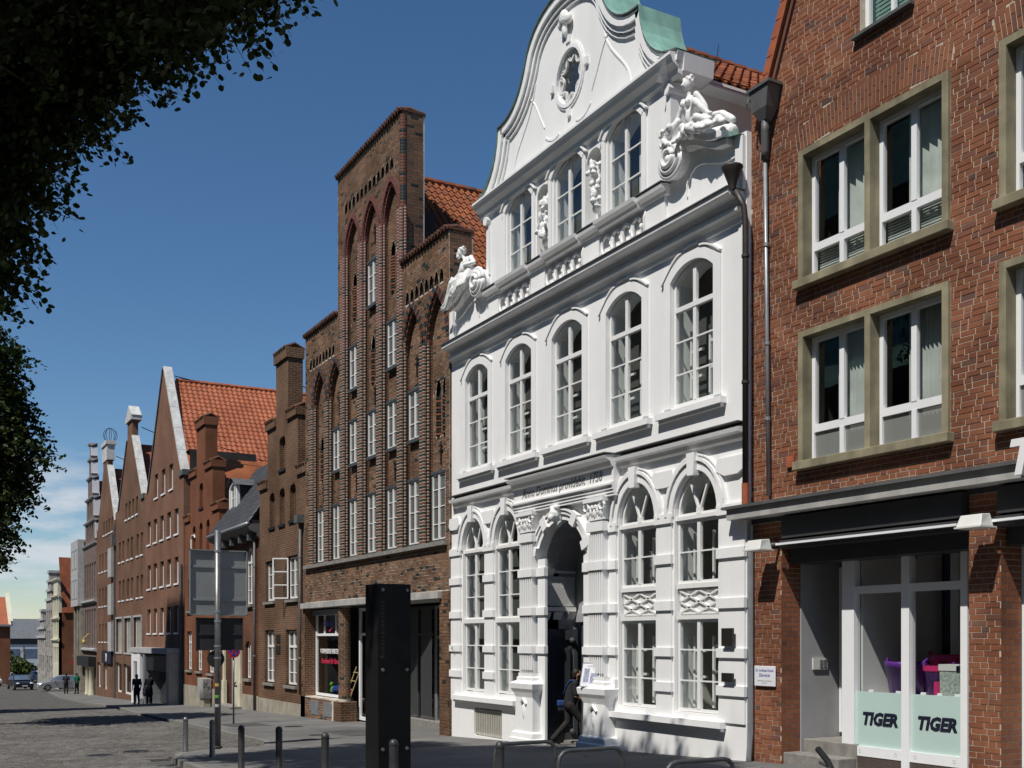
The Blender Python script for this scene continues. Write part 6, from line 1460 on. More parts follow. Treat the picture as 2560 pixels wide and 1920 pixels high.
# bicycle stands
for u, z, top, lb in ((1314, 14.6, .69, 'bent steel bicycle stand behind the first bollard'), (1478, 13.3, .69, 'bent steel bicycle stand between the two others'), (1751, 11.9, .66, 'bent steel bicycle stand with the parked bicycle')):
    x, y = at_px(u, 0, z); zg = g(x); o = thing('bicycle_stand', lb, 'bicycle stand', (x, y, zg), 'steel bicycle stands')
    L = .47; r = .14; pts = [(x, y-L, zg-.05), (x, y-L, zg+top-r)] + [(x, y-L+r-r*math.cos(R_(t)), zg+top-r+r*math.sin(R_(t))) for t in (30, 60, 90)] + [(x, y+L-r+r*math.sin(R_(t)), zg+top-r+r*math.cos(R_(t))) for t in (0, 30, 60, 90)] + [(x, y+L, zg-.05)]
    MB().tube(pts, .027, 12).build('hoop', 'stand_steel', o, True)
    for yy in (-L, L): MB().lathe([(.06, 0), (.06, .008), (.027, .012)], (x, y+yy, zg), 12).build('foot_plate', 'stand_steel', o)
# parked bicycle, its handlebar just reaching into view
gx, gy = at_px(2045, 0, 6.9); bx, by = gx+.44, gy-.3; bz = g(bx)
bk = thing('bicycle', 'black bicycle with raised handlebar grip in front of the shop steps', 'bicycle', (bx, by, bz))
def wheel(cx):
    w = MB().tube([(cx + .34*math.cos(t), by, bz+.34+.34*math.sin(t)) for t in [2*PI*i/28 for i in range(29)]], .018, 6).build('wheel', 'tyre', bk, True)
    s = MB()
    for i in range(12): a = 2*PI*i/12; s.tube([(cx, by, bz+.34), (cx+.33*math.cos(a), by, bz+.34+.33*math.sin(a))], .0025, 3)
    s.build('spokes', 'steel_post', w)
wheel(bx-.08); wheel(bx-1.12)
s = MB(); T = lambda *p: [(bx+a, by+b, bz+c) for a, b, c in p]
s.tube(T((-.28, 0, .82), (-.3, 0, .62), (-.08, 0, .34)), .018, 8); s.tube(T((-.29, 0, .74), (-.78, 0, .74)), .017, 8); s.tube(T((-.3, 0, .62), (-.68, 0, .28), (-.84, 0, .85)), .017, 8); s.tube(T((-.68, 0, .28), (-1.12, 0, .34), (-.8, 0, .72)), .012, 8); s.build('frame', 'car_black', bk, True)
s = MB(); s.tube(T((-.28, 0, .82), (-.27, 0, 1.0), (-.24, -.0, 1.05)), .014, 8); s.tube(T((-.36, -.2, 1.07), (-.26, -.16, 1.06), (-.22, 0, 1.05), (-.26, .24, 1.06), (-.42, .3, 1.08)), .012, 8); s.build('handlebar', 'steel_post', bk, True)
s = MB(); s.tube(T((-.24, .22, 1.05), (-.34, .28, 1.1), (-.46, .32, 1.16)), .02, 10); s.build('grip', 'tyre', bk, True); MB().tube(T((-.26, -.16, 1.05), (-.32, -.19, 1.06), (-.4, -.21, 1.06)), .018, 10).build('grip', 'tyre', bk, True)
MB().ell((bx-.86, by, bz+.9), (.14, .08, .04), 10, 6).build('saddle', 'tyre', bk, True)
# road sign pole seen from behind
px, py = -26.4, -6.35; pz = g(px)-.06
sp = thing('road_sign', 'grey steel pole carrying the backs of two boards and a round sign', 'road sign', (px, py, pz))
MB().tube([(px, py, pz-.05), (px, py, 4.78)], .075, 16).build('pole', 'steel_post', sp, True)
def board(y0, y1, z0, z1, m, dx, lip=.05, nm='sign_board'):
    b = bevel(MB().box(px-dx-.02, px-dx, y0, y1, z0, z1).build(nm, m, sp), .006)
    s = MB()
    for a0, a1, c0, c1 in ((y0, y1, z0, z0+.025), (y0, y1, z1-.025, z1), (y0, y0+.025, z0, z1), (y1-.025, y1, z0, z1)): s.box(px-dx, px-dx+lip, a0, a1, c0, c1)
    s.build('sign_rim', m, b); return b
board(py-.66, py+.74, 2.72, 4.31, 'sign_back', .1, .06); board(py-.5, py+.64, 1.87, 2.66, 'sign_back_dark', .1, .03)
r = MB().lathe([(0, 0), (.2, 0), (.21, .012), (.21, .02), (0, .02)], (0, 0, 0), 24).build('round_sign', 'sign_back_dark', sp); r.matrix_parent_inverse = Matrix.Translation(-Vector(sp.location)) @ Matrix.Translation((px-.12, py-.02, 1.66)) @ Matrix.Rotation(PI/2, 4, 'Y')
for z in (4.25, 2.78, 2.55, 1.95, 1.66): MB().lathe([(.085, 0), (.085, .05)], (px, py, z), 14).build('clamp', 'zinc', sp)
for z, m in ((1.0, 'toy_yellow'), (.72, 'toy_green'), (.5, 'letter_grey')): MB().lathe([(.0765, 0), (.0765, .07)], (px, py, z), 8, R_(-70), R_(10)).build('sticker', m, sp)
MB().lathe([(.12, 0), (.12, .02), (.08, .05)], (px, py, pz+.06), 14).build('pole_foot', 'iron', sp)
for z in (3.1, 3.9):
    MB().box(px-.1, px-.07, py-.6, py+.68, z-.025, z+.025).build('back_rail', 'sign_back', sp)
MB().box(px-.1, px-.075, py-.44, py+.58, 2.24, 2.28).build('back_rail', 'sign_back_dark', sp)
# no-stopping sign
qx, qy = -36.3, -3.4; qz = g(qx)
ns = thing('no_stopping_sign', 'round red and blue no-stopping sign on a thin pole', 'road sign', (qx, qy, qz))
MB().tube([(qx, qy, qz-.05), (qx, qy, 1.95)], .03, 10).build('pole', 'steel_post', ns, True)
def disc(pts_r, m, dx, nm): 
    o = MB().lathe(pts_r, (0, 0, 0), 28).build(nm, m, ns); o.matrix_parent_inverse = Matrix.Translation(-Vector(ns.location)) @ Matrix.Translation((qx+dx, qy, 1.72)) @ Matrix.Rotation(PI/2, 4, 'Y'); return o
disc([(0, 0), (.21, 0), (.21, .012), (0, .012)], 'red_sign', .04, 'disc'); disc([(0, 0), (.155, 0), (.155, .003), (0, .003)], 'blue_sign', .054, 'disc_field')
for a in (45, -45):
    o = MB().box(.0, .004, -.165, .165, -.024, .024).build('disc_bar', 'red_sign', ns); o.matrix_parent_inverse = Matrix.Translation(-Vector(ns.location)) @ Matrix.Translation((qx+.058, qy, 1.72)) @ Matrix.Rotation(R_(a), 4, 'X')
# cable cabinet with graffiti
kx = -53.7; kz = g(kx); kb = thing('cable_cabinet', 'grey cable cabinet scrawled with graffiti against the brick house', 'cabinet', (kx, -.3, kz))
bevel(MB().box(kx-.75, kx+.35, -.5, -.06, kz+.42, kz+1.42).build('box', 'cabinet', kb), .02); MB().box(kx-.4, kx+.28, -.44, -.1, kz-.05, kz+.42).build('base', 'plinth_cement', kb)
rg = random.Random(8); s = MB()
for k in range(7):
    x = kx+.352; y = rg.uniform(-.45, -.15); z = kz+rg.uniform(.55, 1.2); s.tube([(x, y, z), (x, y+rg.uniform(-.1, .15), z+rg.uniform(-.1, .15)), (x, y+rg.uniform(0, .2), z+rg.uniform(-.15, .1))], .012, 4)
s.build('graffiti', 'graffiti', kb)
# notice board on the right-hand pedestal
nb = thing('notice_board', 'tilted picture board leaning on the pedestal by the entrance', 'notice board', (-19.15, -.3, 1.14))
b = MB().box(-.25, .25, -.015, .015, 0, .52).build('board', 'paper', nb); MB().box(-.19, -.06, -.019, -.016, .1, .4).build('picture', 'paper_grey', b); MB().box(-.02, .18, -.019, -.016, .08, .3).build('printed_text', 'paper_grey', b); text('lettering', 'BUDDENBROOKHAUS', .035, 'letter_grey', b, (.05, -.018, .44), ext=.001)
s = MB(); s.ribbon([(-.25, 0), (.25, 0), (.25, .52), (-.25, .52)], .02, -.022, .0, True); s.build('board_frame', 'zinc', b); MB().tube([(0, .02, .4), (0, .2, .0)], .012, 6).build('prop', 'iron', b)
b.matrix_parent_inverse = Matrix.Translation(-Vector(nb.location)) @ Matrix.Translation((-19.2, -.28, 1.13)) @ Matrix.Rotation(R_(25), 4, 'Z') @ Matrix.Rotation(R_(-16), 4, 'X')
# ---------------------------------------------------------------- statues on the gable wings
def carve(o, k=.016, size=.17):
    tx = bpy.data.textures.new('carving', 'CLOUDS'); tx.noise_scale = size; tx.noise_depth = 2; tx.noise_type = 'HARD_NOISE'
    d_ = o.modifiers.new('carve', 'DISPLACE'); d_.texture = tx; d_.strength = k; d_.mid_level = .55; d_.texture_coords = 'GLOBAL'
for o in list(bpy.data.objects):
    if o.name.startswith(('niche_sculpture', 'gable_boss', 'lion_head')): carve(o, .022, .07)
def statue(name, label, mb, vox=.016, it=1):
    mx_ = sum(p[0] for p in mb.v)/len(mb.v); zb_ = min(p[2] for p in mb.v)
    mb.v = [(mx_+(x-mx_)*.88, y*.9, zb_+(z-zb_)*.9) for x, y, z in mb.v]
    o = remesh(mb.build(name, 'statue'), vox, it); tag(o, label, 'statue'); carve(o); return o
rs = random.Random(4); s = MB()
pel, ch_, hd = (-15.85, -.18, 11.72), (-15.98, -.2, 12.18), (-16.0, -.24, 12.60)
s.ell(hd, (.105, .12, .14)); s.ell((-16.0, -.19, 12.66), (.125, .13, .11)); s.ell((-16.03, -.35, 12.58), (.025, .04, .03)); s.cap((-15.99, -.2, 12.38), (-16.0, -.22, 12.52), .06, .055)
s.ell(ch_, (.2, .13, .2)); s.ell((-15.92, -.2, 11.95), (.17, .12, .2)); s.ell((-16.06, -.32, 12.2), (.07, .06, .07)); s.ell((-15.9, -.32, 12.2), (.07, .06, .07))
s.chain([(-15.78, -.18, 12.33), (-15.58, -.12, 12.05), (-15.5, -.1, 11.8)], [.075, .06, .05]); s.chain([(-16.18, -.2, 12.33), (-16.32, -.24, 12.02), (-16.42, -.34, 11.82)], [.07, .06, .05])
s.chain([pel, (-15.5, -.42, 12.0), (-15.18, -.36, 11.66), (-15.02, -.4, 11.58)], [.13, .09, .055, .038]); s.chain([pel, (-15.45, -.44, 11.66), (-15.12, -.4, 11.5), (-14.98, -.44, 11.46)], [.13, .09, .055, .038])
for k in range(16):
    t = k/15.; s.cap((-16.25 + 1.3*t, -.25 - .2*math.sin(3*t), 11.62 - .22*t + rs.uniform(-.05, .12)), (-16.15 + 1.3*t + rs.uniform(-.1, .15), -.42 + rs.uniform(-.1, .08), 11.45 - .15*t), rs.uniform(.06, .1), rs.uniform(.04, .08))
for k in range(22): s.ell((-16.62 + rs.uniform(-.16, .2), -.3 + rs.uniform(-.1, .1), 11.72 + rs.uniform(-.18, .16)), (rs.uniform(.05, .08),)*3, 8, 6)
s.cap((-16.5, -.28, 11.8), (-16.3, -.25, 11.95), .14, .08); s.cap((-16.6, -.05, 11.6), (-14.9, 0, 11.25), .2, .16)
s.chain([(-15.45, .0, 11.82), (-15.15, .0, 11.72), (-14.9, .05, 11.5)], [.06, .07, .08])
for k in range(14): s.ell((-16.0 + .11*math.cos(k*2.4), -.2 + .09*math.sin(k*2.4), 12.64 + .012*k*.7), (.05, .05, .045), 7, 5)
statue('statue', 'white reclining woman with fruit on the wing beside the brick house', s)
s = MB()
s.ell((-25.42, -.28, 12.42), (.105, .12, .14)); s.ell((-25.4, -.24, 12.47), (.12, .13, .11)); s.ell((-25.48, -.38, 12.40), (.03, .04, .03)); s.ell((-25.46, -.35, 12.30), (.07, .07, .08)); s.cap((-25.33, -.2, 12.22), (-25.4, -.25, 12.35), .065, .06)
s.ell((-25.2, -.18, 12.05), (.23, .15, .22)); s.ell((-25.05, -.16, 11.78), (.2, .16, .22))
s.chain([(-25.0, -.16, 12.18), (-24.72, -.2, 11.95), (-25.1, -.36, 11.95)], [.085, .065, .05]); s.chain([(-25.42, -.22, 12.1), (-25.55, -.28, 11.82), (-25.9, -.36, 11.70)], [.08, .06, .05]); s.ell((-25.15, -.38, 11.86), (.1, .07, .14))
s.chain([(-25.1, -.2, 11.62), (-25.75, -.42, 11.6), (-26.1, -.42, 11.15), (-26.35, -.46, 11.02)], [.16, .11, .08, .05]); s.chain([(-25.15, -.2, 11.55), (-25.65, -.42, 11.38), (-26.15, -.4, 11.0), (-26.4, -.44, 10.98)], [.16, .11, .08, .05])
for k in range(14):
    t = k/13.; s.cap((-24.95 - .9*t, -.25 - .15*math.sin(3*t), 11.68 - .2*t + rs.uniform(-.05, .08)), (-25.0 - .95*t, -.42 + rs.uniform(-.08, .08), 11.4 - .25*t), rs.uniform(.06, .1), rs.uniform(.05, .08))
s.cap((-24.85, -.05, 11.55), (-26.2, 0, 11.05), .2, .14); s.ell((-25.7, -.45, 11.62), (.12, .05, .16))
for k in range(14): s.ell((-25.4 + .11*math.cos(k*2.4), -.25 + .09*math.sin(k*2.4), 12.44 + .012*k*.7), (.05, .05, .045), 7, 5)
statue('statue', 'white seated man leaning forward on the wing beside the stepped gable', s)

# ---------------------------------------------------------------- people
def person(label, loc, heading, J, tee='tee_black', trou='trouser_dark', hair='hair_dark', vox=.018, fingers=False, coat=False, group=None):
    root = thing('person', label, 'person', loc, group)
    M_ = Matrix.Translation(loc) @ Matrix.Rotation(heading, 4, 'Z')
    V = lambda p: tuple(M_ @ Vector(p)); Rm = Matrix.Rotation(heading, 3, 'Z')
    b = MB(); hx = J['head']
    b.ell(V(hx), (.078, .095, .118), 14, 10, Rm); b.ell(V((hx[0], hx[1]+.03, hx[2]-.06)), (.055, .06, .06), 10, 8, Rm)
    b.ell(V((hx[0], hx[1]+.105, hx[2]-.02)), (.016, .022, .025), 6, 5, Rm)
    for sg in (-1, 1): b.ell(V((hx[0]+sg*.082, hx[1]-.0, hx[2]-.01)), (.012, .025, .034), 6, 5, Rm)
    b.cap(V(J['neck']), V((hx[0], hx[1]-.01, hx[2]-.08)), .055, .052)
    b.ell(V(J['chest']), (.165, .10, .2), 12, 8, Rm); b.ell(V(J['hip']), (.15, .1, .14), 12, 8, Rm); b.cap(V(J['hip']), V(J['chest']), .11, .11)
    for sd in 'LR':
        b.chain([V(J['sh'+sd]), V(J['el'+sd]), V(J['wr'+sd])], [.055, .042, .03])
        b.chain([V(J['hp'+sd]), V(J['kn'+sd]), V(J['an'+sd])], [.085, .058, .04])
        w = Vector(J['wr'+sd]); d = (w - Vector(J['el'+sd])).normalized(); side = d.cross(Vector((0, 1, .1))).normalized()
        pc = w + d*.05; b.cap(V(w), V(w+d*.085), .028, .032)
        if fingers:
            for k, l in enumerate((.062, .072, .068, .052)):
                o_ = w + d*.085 + side*(-.027+.018*k); b.chain([V(o_), V(o_+d*l*.5+Vector((0, .008, 0))), V(o_+d*l+Vector((0, .024, 0)))], [.0095, .009, .008], 6)
            o_ = w + d*.03 - side*.03; b.chain([V(o_), V(o_+d*.035-side*.02), V(o_+d*.065-side*.018+Vector((0, .012, 0)))], [.011, .010, .009], 6)
        else: b.cap(V(w+d*.06), V(w+d*.15), .03, .02)
    remesh(b.build('body', 'skin', root), vox*.6 if fingers else vox, 2)
    t = MB(); t.ell(V(J['chest']), (.2, .135, .23), 14, 9, Rm); t.cap(V(J['hip']), V(J['chest']), .15, .16); t.ell(V(J['hip']), (.175, .13, .12), 12, 8, Rm); t.cap(V(J['chest']), V(J['neck']), .13, .06)
    for sd in 'LR':
        e = Vector(J['sh'+sd]).lerp(Vector(J['el'+sd]), .85 if not coat else 1.0); t.cap(V(J['sh'+sd]), V(e), .078, .066)
        if coat: t.cap(V(J['el'+sd]), V(J['wr'+sd]), .06, .05)
        t.cap(V(J['chest']), V(J['sh'+sd]), .13, .085)
    if coat: t.cap(V(J['hip']), V((0, 0, J['hip'][2]-.35)), .18, .22)
    remesh(t.build('shirt' if not coat else 'coat', tee, root), vox, 2)
    q = MB(); q.ell(V(J['hip']), (.17, .125, .13), 12, 8, Rm)
    for sd in 'LR':
        q.chain([V(J['hp'+sd]), V(J['kn'+sd]), V(J['an'+sd])], [.108, .078, .066])
    remesh(q.build('trousers', trou, root), vox, 2)
    for sd in 'LR':
        a = Vector(J['an'+sd]); f = Vector(J.get('toe'+sd, a + Vector((0, .19, -.05)))); h = MB(); h.cap(V(a + Vector((0, -.03, -.045))), V(f), .047, .036); h.ell(V(a+Vector((0, -.02, 0))), (.05, .06, .05), 8, 6, Rm); remesh(h.build('shoe', 'shoe_black', root), .014, 2)
    h = MB(); h.ell(V((hx[0], hx[1]-.025, hx[2]+.03)), (.088, .1, .105), 12, 9, Rm); h.ell(V((hx[0], hx[1]-.06, hx[2]-.03)), (.075, .06, .09), 10, 7, Rm); remesh(h.build('hair', hair, root), .014, 1)
    return root, V, M_
def pose(**kw):
    J = dict(hip=(0, 0, .94), chest=(0, .02, 1.28), neck=(0, .03, 1.47), head=(0, .06, 1.62), shL=(-.185, .02, 1.41), shR=(.185, .02, 1.41), elL=(-.24, -.03, 1.13), elR=(.24, -.03, 1.13), wrL=(-.24, .06, .89), wrR=(.24, .06, .89),
             hpL=(-.09, 0, .9), hpR=(.09, 0, .9), knL=(-.1, .05, .5), knR=(.1, .02, .5), anL=(-.11, .02, .09), anR=(.11, -.03, .09))
    J.update(kw); return J
vz = g(-20.7)
root, V, M_ = person('person in dark clothes with a blue shoulder bag stepping through the entrance', (-20.78, .2, vz), R_(-22),
    pose(hip=(0, 0, .93), chest=(0, .09, 1.27), neck=(.0, .13, 1.45), head=(.02, .17, 1.60), shL=(-.18, .1, 1.39), shR=(.18, .09, 1.39), elL=(-.25, -.02, 1.13), wrL=(-.22, .1, .93), elR=(.24, .1, 1.12), wrR=(.16, .3, 1.0),
         knL=(-.1, -.02, .52), anL=(-.12, -.36, .14), toeL=(-.12, -.22, .04), knR=(.09, .26, .55), anR=(.1, .3, .12)), fingers=True, vox=.014)
bg_ = thing('shoulder_bag', 'blue shoulder bag hanging at the hip of the person entering', 'bag', V((-.24, -.06, .86)))
bb = MB(); k = len(bb.v)
bb.box(-.36, -.2, -.22, .14, .74, .98); bb.v = [V(p) for p in bb.v]; remesh(bb.build('bag_body', 'bag_dark', bg_), .02, 4)
fl = MB().box(-.375, -.185, -.235, .155, .86, 1.0); fl.v = [V(p) for p in fl.v]; remesh(fl.build('bag_flap', 'bag_blue', bg_), .02, 3)
MB().tube([V(p) for p in ((-.28, -.04, 1.0), (-.2, -.1, 1.16), (-.04, -.07, 1.33), (.1, .0, 1.47), (.15, .1, 1.46))], .02, 6).build('strap', 'bag_blue', bg_, True)
person('pedestrian in dark jacket standing before the white shop corner', (-65.3, -1.5, g(-65.3)), R_(100), pose(), 'cloth_navy', 'trouser_dark', coat=False, vox=.024)
person('pedestrian in dark coat pushing a pram along the pavement', (-65.6, -.75, g(-65.6)), R_(95), pose(elL=(-.22, .1, 1.15), elR=(.22, .1, 1.15), wrL=(-.18, .36, 1.05), wrR=(.18, .36, 1.05)), 'tee_black', 'trouser_dark', coat=True, vox=.024)
pr = thing('pram', 'dark pram pushed by the pedestrian in the long coat', 'pram', (-66.3, -.8, g(-66.3))); X, Y, Z = pr.location
s = MB(); s.ell((X, Y, Z+.62), (.42, .22, .2)); s.ell((X+.12, Y, Z+.85), (.3, .23, .22)); remesh(s.build('carry_cot', 'cloth_navy', pr), .03, 2)
s = MB()
for yy in (-.22, .22): s.tube([(X+.7, Y+yy*.7, Z+1.02), (X-.3, Y+yy, Z+.15)], .015, 5); s.tube([(X+.35, Y+yy, Z+.15), (X-.1, Y+yy, Z+.6)], .015, 5)
s.tube([(X+.7, Y-.16, Z+1.02), (X+.7, Y+.16, Z+1.02)], .02, 6); s.build('chassis', 'steel_post', pr)
for dx in (-.3, .35):
    for yy in (-.24, .24): MB().tube([(X+dx+.14*math.cos(t), Y+yy, Z+.15+.14*math.sin(t)) for t in [2*PI*i/14 for i in range(15)]], .018, 5).build('wheel', 'tyre', pr)
person('far pedestrian in dark clothes beside the one in green', (-96.4, -1.75, g(-96)), R_(80), pose(), 'tee_black', 'trouser_dark', vox=.03)
person('far pedestrian in a green top by the concrete house', (-96.2, -.95, g(-96)), R_(110), pose(), 'cloth_green', 'cloth_navy', vox=.03)

# ---------------------------------------------------------------- cars
def car(x, y, heading, m, label, group='cars in the street', dz=-.06):
    z = g(x) + dz; root = thing('car', label, 'car', (x, y, z), group)
    M_ = Matrix.Translation((x, y, z)) @ Matrix.Rotation(heading, 4, 'Z')
    def put(mb, nm, mt, smooth=False, par=root):
        mb.v = [tuple(M_ @ Vector(p)) for p in mb.v]; return mb.build(nm, mt, par, smooth)
    prof = [(-2.05, .25), (2.0, .25), (2.1, .45), (2.08, .62), (1.95, .72), (1.15, .86), (.8, .92), (-1.75, .95), (-2.0, .88), (-2.08, .6)]
    hw = .85; n = len(prof); mb = MB(); vs = []
    for w, k in ((-hw, 0), (-hw*.94, 1), (hw*.94, 1), (hw, 0)): pass
    secs = [(-hw*.9, .93), (-hw, 1.0), (hw, 1.0), (hw*.9, .93)]
    cx, cz = 0, .55
    for w, sc in ((-hw, .94), (-hw*.9, 1.0), (hw*.9, 1.0), (hw, .94)): vs += [(cx+(px-cx)*sc, w, cz+(pz-cz)*sc) for px, pz in prof]
    fs = [(a*n+i, a*n+(i+1) % n, (a+1)*n+(i+1) % n, (a+1)*n+i) for a in range(3) for i in range(n)] + [tuple(range(n))[::-1], tuple(3*n+i for i in range(n))]
    put(mb.add(vs, fs), 'body', m, False)
    gp = [(1.0, .9), (.25, 1.38), (-.2, 1.45), (-1.3, 1.40), (-1.95, .93)]
    def house(sc_w, inset_, zt): return [(px, sgn*(.8 - .2*(pz-.9)/.55)*sc_w, pz) for sgn in (-1, 1) for px, pz in gp]
    v = house(1.0, 0, 0); k = len(gp)
    cab = put(MB().add(v, [(i, i+1, k+i+1, k+i) for i in range(k-1)] + [tuple(range(k))[::-1], tuple(range(k, 2*k))]), 'cabin', m)
    for sgn in (-1, 1):
        for a, b in ((.72, -.42), (-.5, -1.5)):
            pts = [(a, .95), (b, .95), (b*.85 if b < -1 else b, 1.33), (min(a-.42, .2) if a > 0 else a, 1.36)]
            w = MB().add([(px, sgn*(.805 - .2*(pz-.9)/.55), pz) for px, pz in pts], [(0, 1, 2, 3)] if sgn > 0 else [(3, 2, 1, 0)]); put(w, 'side_window', 'glass_dark', par=cab) if False else put(w, 'side_window', 'far_window', par=cab)
    put(MB().add([(.96, -.72, .95), (.96, .72, .95), (.32, .6, 1.36), (.32, -.6, 1.36)], [(0, 1, 2, 3)]), 'windscreen', 'far_window', par=cab).location = M_.to_3x3() @ Vector((.02, 0, .02))
    put(MB().add([(-1.9, -.7, .98), (-1.9, .7, .98), (-1.4, .6, 1.34), (-1.4, -.6, 1.34)], [(3, 2, 1, 0)]), 'rear_window', 'far_window', par=cab).location = M_.to_3x3() @ Vector((-.02, 0, .02))
    for wx in (1.3, -1.3):
        for sgn in (-1, 1):
            t = MB(); t.tube([(wx, sgn*.70, .31), (wx, sgn*.88, .31)], .31, 18); wl = put(t, 'wheel', 'tyre'); r = MB(); r.tube([(wx, sgn*.86, .31), (wx, sgn*.89, .31)], .2, 12); put(r, 'rim', 'rim', par=wl)
    for sgn in (-1, 1):
        put(MB().ell((2.0, sgn*.62, .64), (.12, .18, .09), 8, 6), 'headlight', 'lamp_glass', True); put(MB().box(-2.08, -2.0, sgn*.62-.14, sgn*.62+.14, .6, .8), 'tail_light', 'red_sign')
        put(MB().ell((.75, sgn*.92, .98), (.06, .09, .06), 8, 6), 'mirror', m, True)
    put(MB().box(2.07, 2.1, -.26, .26, .36, .47), 'number_plate', 'paper'); return root
car(-110.2, -.55, R_(-90), 'car_silver', 'silver hatchback nosing out of the side street')
car(-117.5, -3.6, R_(8), 'car_black', 'black car waiting behind the silver hatchback')
car(-131, -6.3, R_(12), 'car_blue', 'dark blue car parked at the far left kerb')
car(-138, -5.2, R_(12), 'car_white', 'pale car parked behind the dark blue one')
car(-160, 1.8, R_(185), 'car_white', 'small white car far down the bend')

# ---------------------------------------------------------------- far street signs
for x, y, lb in ((-112.5, .9, 'far round no-entry sign on a thin post by the brick flank'), (-114.5, 1.3, 'far triangular give-way sign seen from behind by the brick flank')):
    o = thing('far_road_sign', lb, 'road sign', (x, y, g(x))); MB().tube([(x, y, g(x)-.1), (x, y, g(x)+2.9)], .04, 6).build('pole', 'steel_post', o)
    if 'round' in lb: d_ = MB().tube([(x+.05, y, g(x)+2.6), (x+.08, y, g(x)+2.6)], .32, 16); d_.build('disc', 'red_sign', o)
    else: MB().add([(x+.05, y-.45, g(x)+3.3), (x+.05, y+.45, g(x)+3.3), (x+.05, y, g(x)+2.5), (x+.09, y-.45, g(x)+3.3), (x+.09, y+.45, g(x)+3.3), (x+.09, y, g(x)+2.5)], [(0, 1, 2), (5, 4, 3), (0, 3, 4, 1)]).build('triangle', 'sign_back', o)

# ---------------------------------------------------------------- trees
def leaf_cloud(lobes, n, size, seed, shell=.55, clump=14, spread=.42):
    rr = random.Random(seed); tot = sum(l[3]**2 for l in lobes); vs = []; fs = []; tw = MB()
    L = [(0, -.5), (.34, -.32), (.46, .0), (.3, .34), (0, .56), (-.3, .34), (-.46, .0), (-.34, -.32)]
    for lx, ly, lz, lr in lobes:
        for c in range(max(1, int(n*lr*lr/tot/clump))):
            while True:
                a, b, d = rr.uniform(-1, 1), rr.uniform(-1, 1), rr.uniform(-1, 1); q = a*a+b*b+d*d
                if 0 < q <= 1: break
            q = math.sqrt(q); rad = lr*(shell + (1-shell)*rr.random()**.6)*rr.uniform(.82, 1.1); cx, cy, cz = lx+a/q*rad, ly+b/q*rad, lz+d/q*rad*.95
            ox, oy, oz = a/q + rr.uniform(-.6, .6), b/q + rr.uniform(-.6, .6), d/q*.5 - .45 + rr.uniform(-.3, .2)   # the drooping twig the clump hangs on
            for k in range(clump):
                t = (k/clump-.5)*2*spread; px = cx+ox*t+rr.gauss(0, .07); py = cy+oy*t+rr.gauss(0, .07); pz = cz+oz*t-.25*t*t+rr.gauss(0, .06)
                yaw = rr.uniform(0, 6.283); til = rr.gauss(.8, .4); s = size*rr.uniform(.65, 1.25)
                e1 = (math.cos(yaw), math.sin(yaw), 0); e2 = (-math.sin(yaw)*math.cos(til), math.cos(yaw)*math.cos(til), -math.sin(til)); i0 = len(vs)
                for u, w in L: vs.append((px+s*(e1[0]*u+e2[0]*w), py+s*(e1[1]*u+e2[1]*w), pz+s*(e2[2]*w)-abs(u)*s*.15))
                fs.append(tuple(range(i0, i0+8)))
            p0 = (cx-ox*spread, cy-oy*spread, cz-oz*spread); p1 = (cx, cy, cz+.02); p2 = (cx+ox*spread*.8, cy+oy*spread*.8, cz+oz*spread*.8-.1*spread)
            tw.tube([p0, p1, p2], [.009, .006, .003], 3, False)
    m = MB(); m.v = vs; m.f = fs; return m, tw
def tree(label, base, lobes, n, size, seed, m, trunk_r, fork, group='linden trees along the church side', clump=20, spread=.4, shell=.4, limb=1.0):
    t = thing('linden_tree', label, 'tree', base, group); rr = random.Random(seed)
    tr = MB(); top = Vector((base[0], base[1], fork)); b = Vector(base)
    tr.tube([tuple(b+Vector((0, 0, -.3))), tuple(b+Vector((0, 0, .4))), tuple(b.lerp(top, .5)+Vector((.1, .06, 0))), tuple(top)], [trunk_r*1.5, trunk_r*1.08, trunk_r*.9, trunk_r*.75], 12)
    tr.build('trunk', 'bark', t, True)
    for lx, ly, lz, lr in lobes:
        e = Vector((lx, ly, lz)); mid = top.lerp(e, .5) + Vector((rr.uniform(-.4, .4), rr.uniform(-.4, .4), .5)); lm = MB(); lm.tube([tuple(top-Vector((0, 0, .5))), tuple(mid), tuple(e), tuple(e+(e-mid).normalized()*lr*.5)], [trunk_r*.4*limb, trunk_r*.22*limb, trunk_r*.1*limb, .012], 7)
        for k in range(5): d_ = Vector((rr.uniform(-1, 1), rr.uniform(-1, 1), rr.uniform(-.5, .6))).normalized()*lr*.8; lm.tube([tuple(e), tuple(e+d_*.6+Vector((0, 0, .1))), tuple(e+d_)], [.05*limb, .03*limb, .008], 5)
        lm.build('limb', 'bark', t, True)
    lv, tw = leaf_cloud(lobes, n, size, seed, shell, clump, spread); cr = stuff(lv.build('crown', m, t)); stuff(tw.build('twigs', 'bark', cr)); return t
def lob(u, v, z, px):                       # lobe centre seen at picture position (u, v) and distance z: a real place in the street
    x, y = at_px(u, v, z); return (x, y, CAM[2] + (1597-v)/FPX*z, px*z/FPX)
T1 = [lob(520, -60, 16.2, 150), lob(390, 40, 16.6, 150), lob(260, 140, 17.2, 145), lob(150, 260, 17.5, 140), lob(50, 380, 17.5, 130), lob(10, 530, 17.5, 110), lob(-30, 660, 17.5, 85), lob(-60, 770, 17.5, 70), lob(260, -80, 16.6, 230), lob(60, 90, 18.5, 230), lob(-90, 330, 18, 210), lob(-150, 590, 18, 180), lob(640, -100, 15.8, 105)]
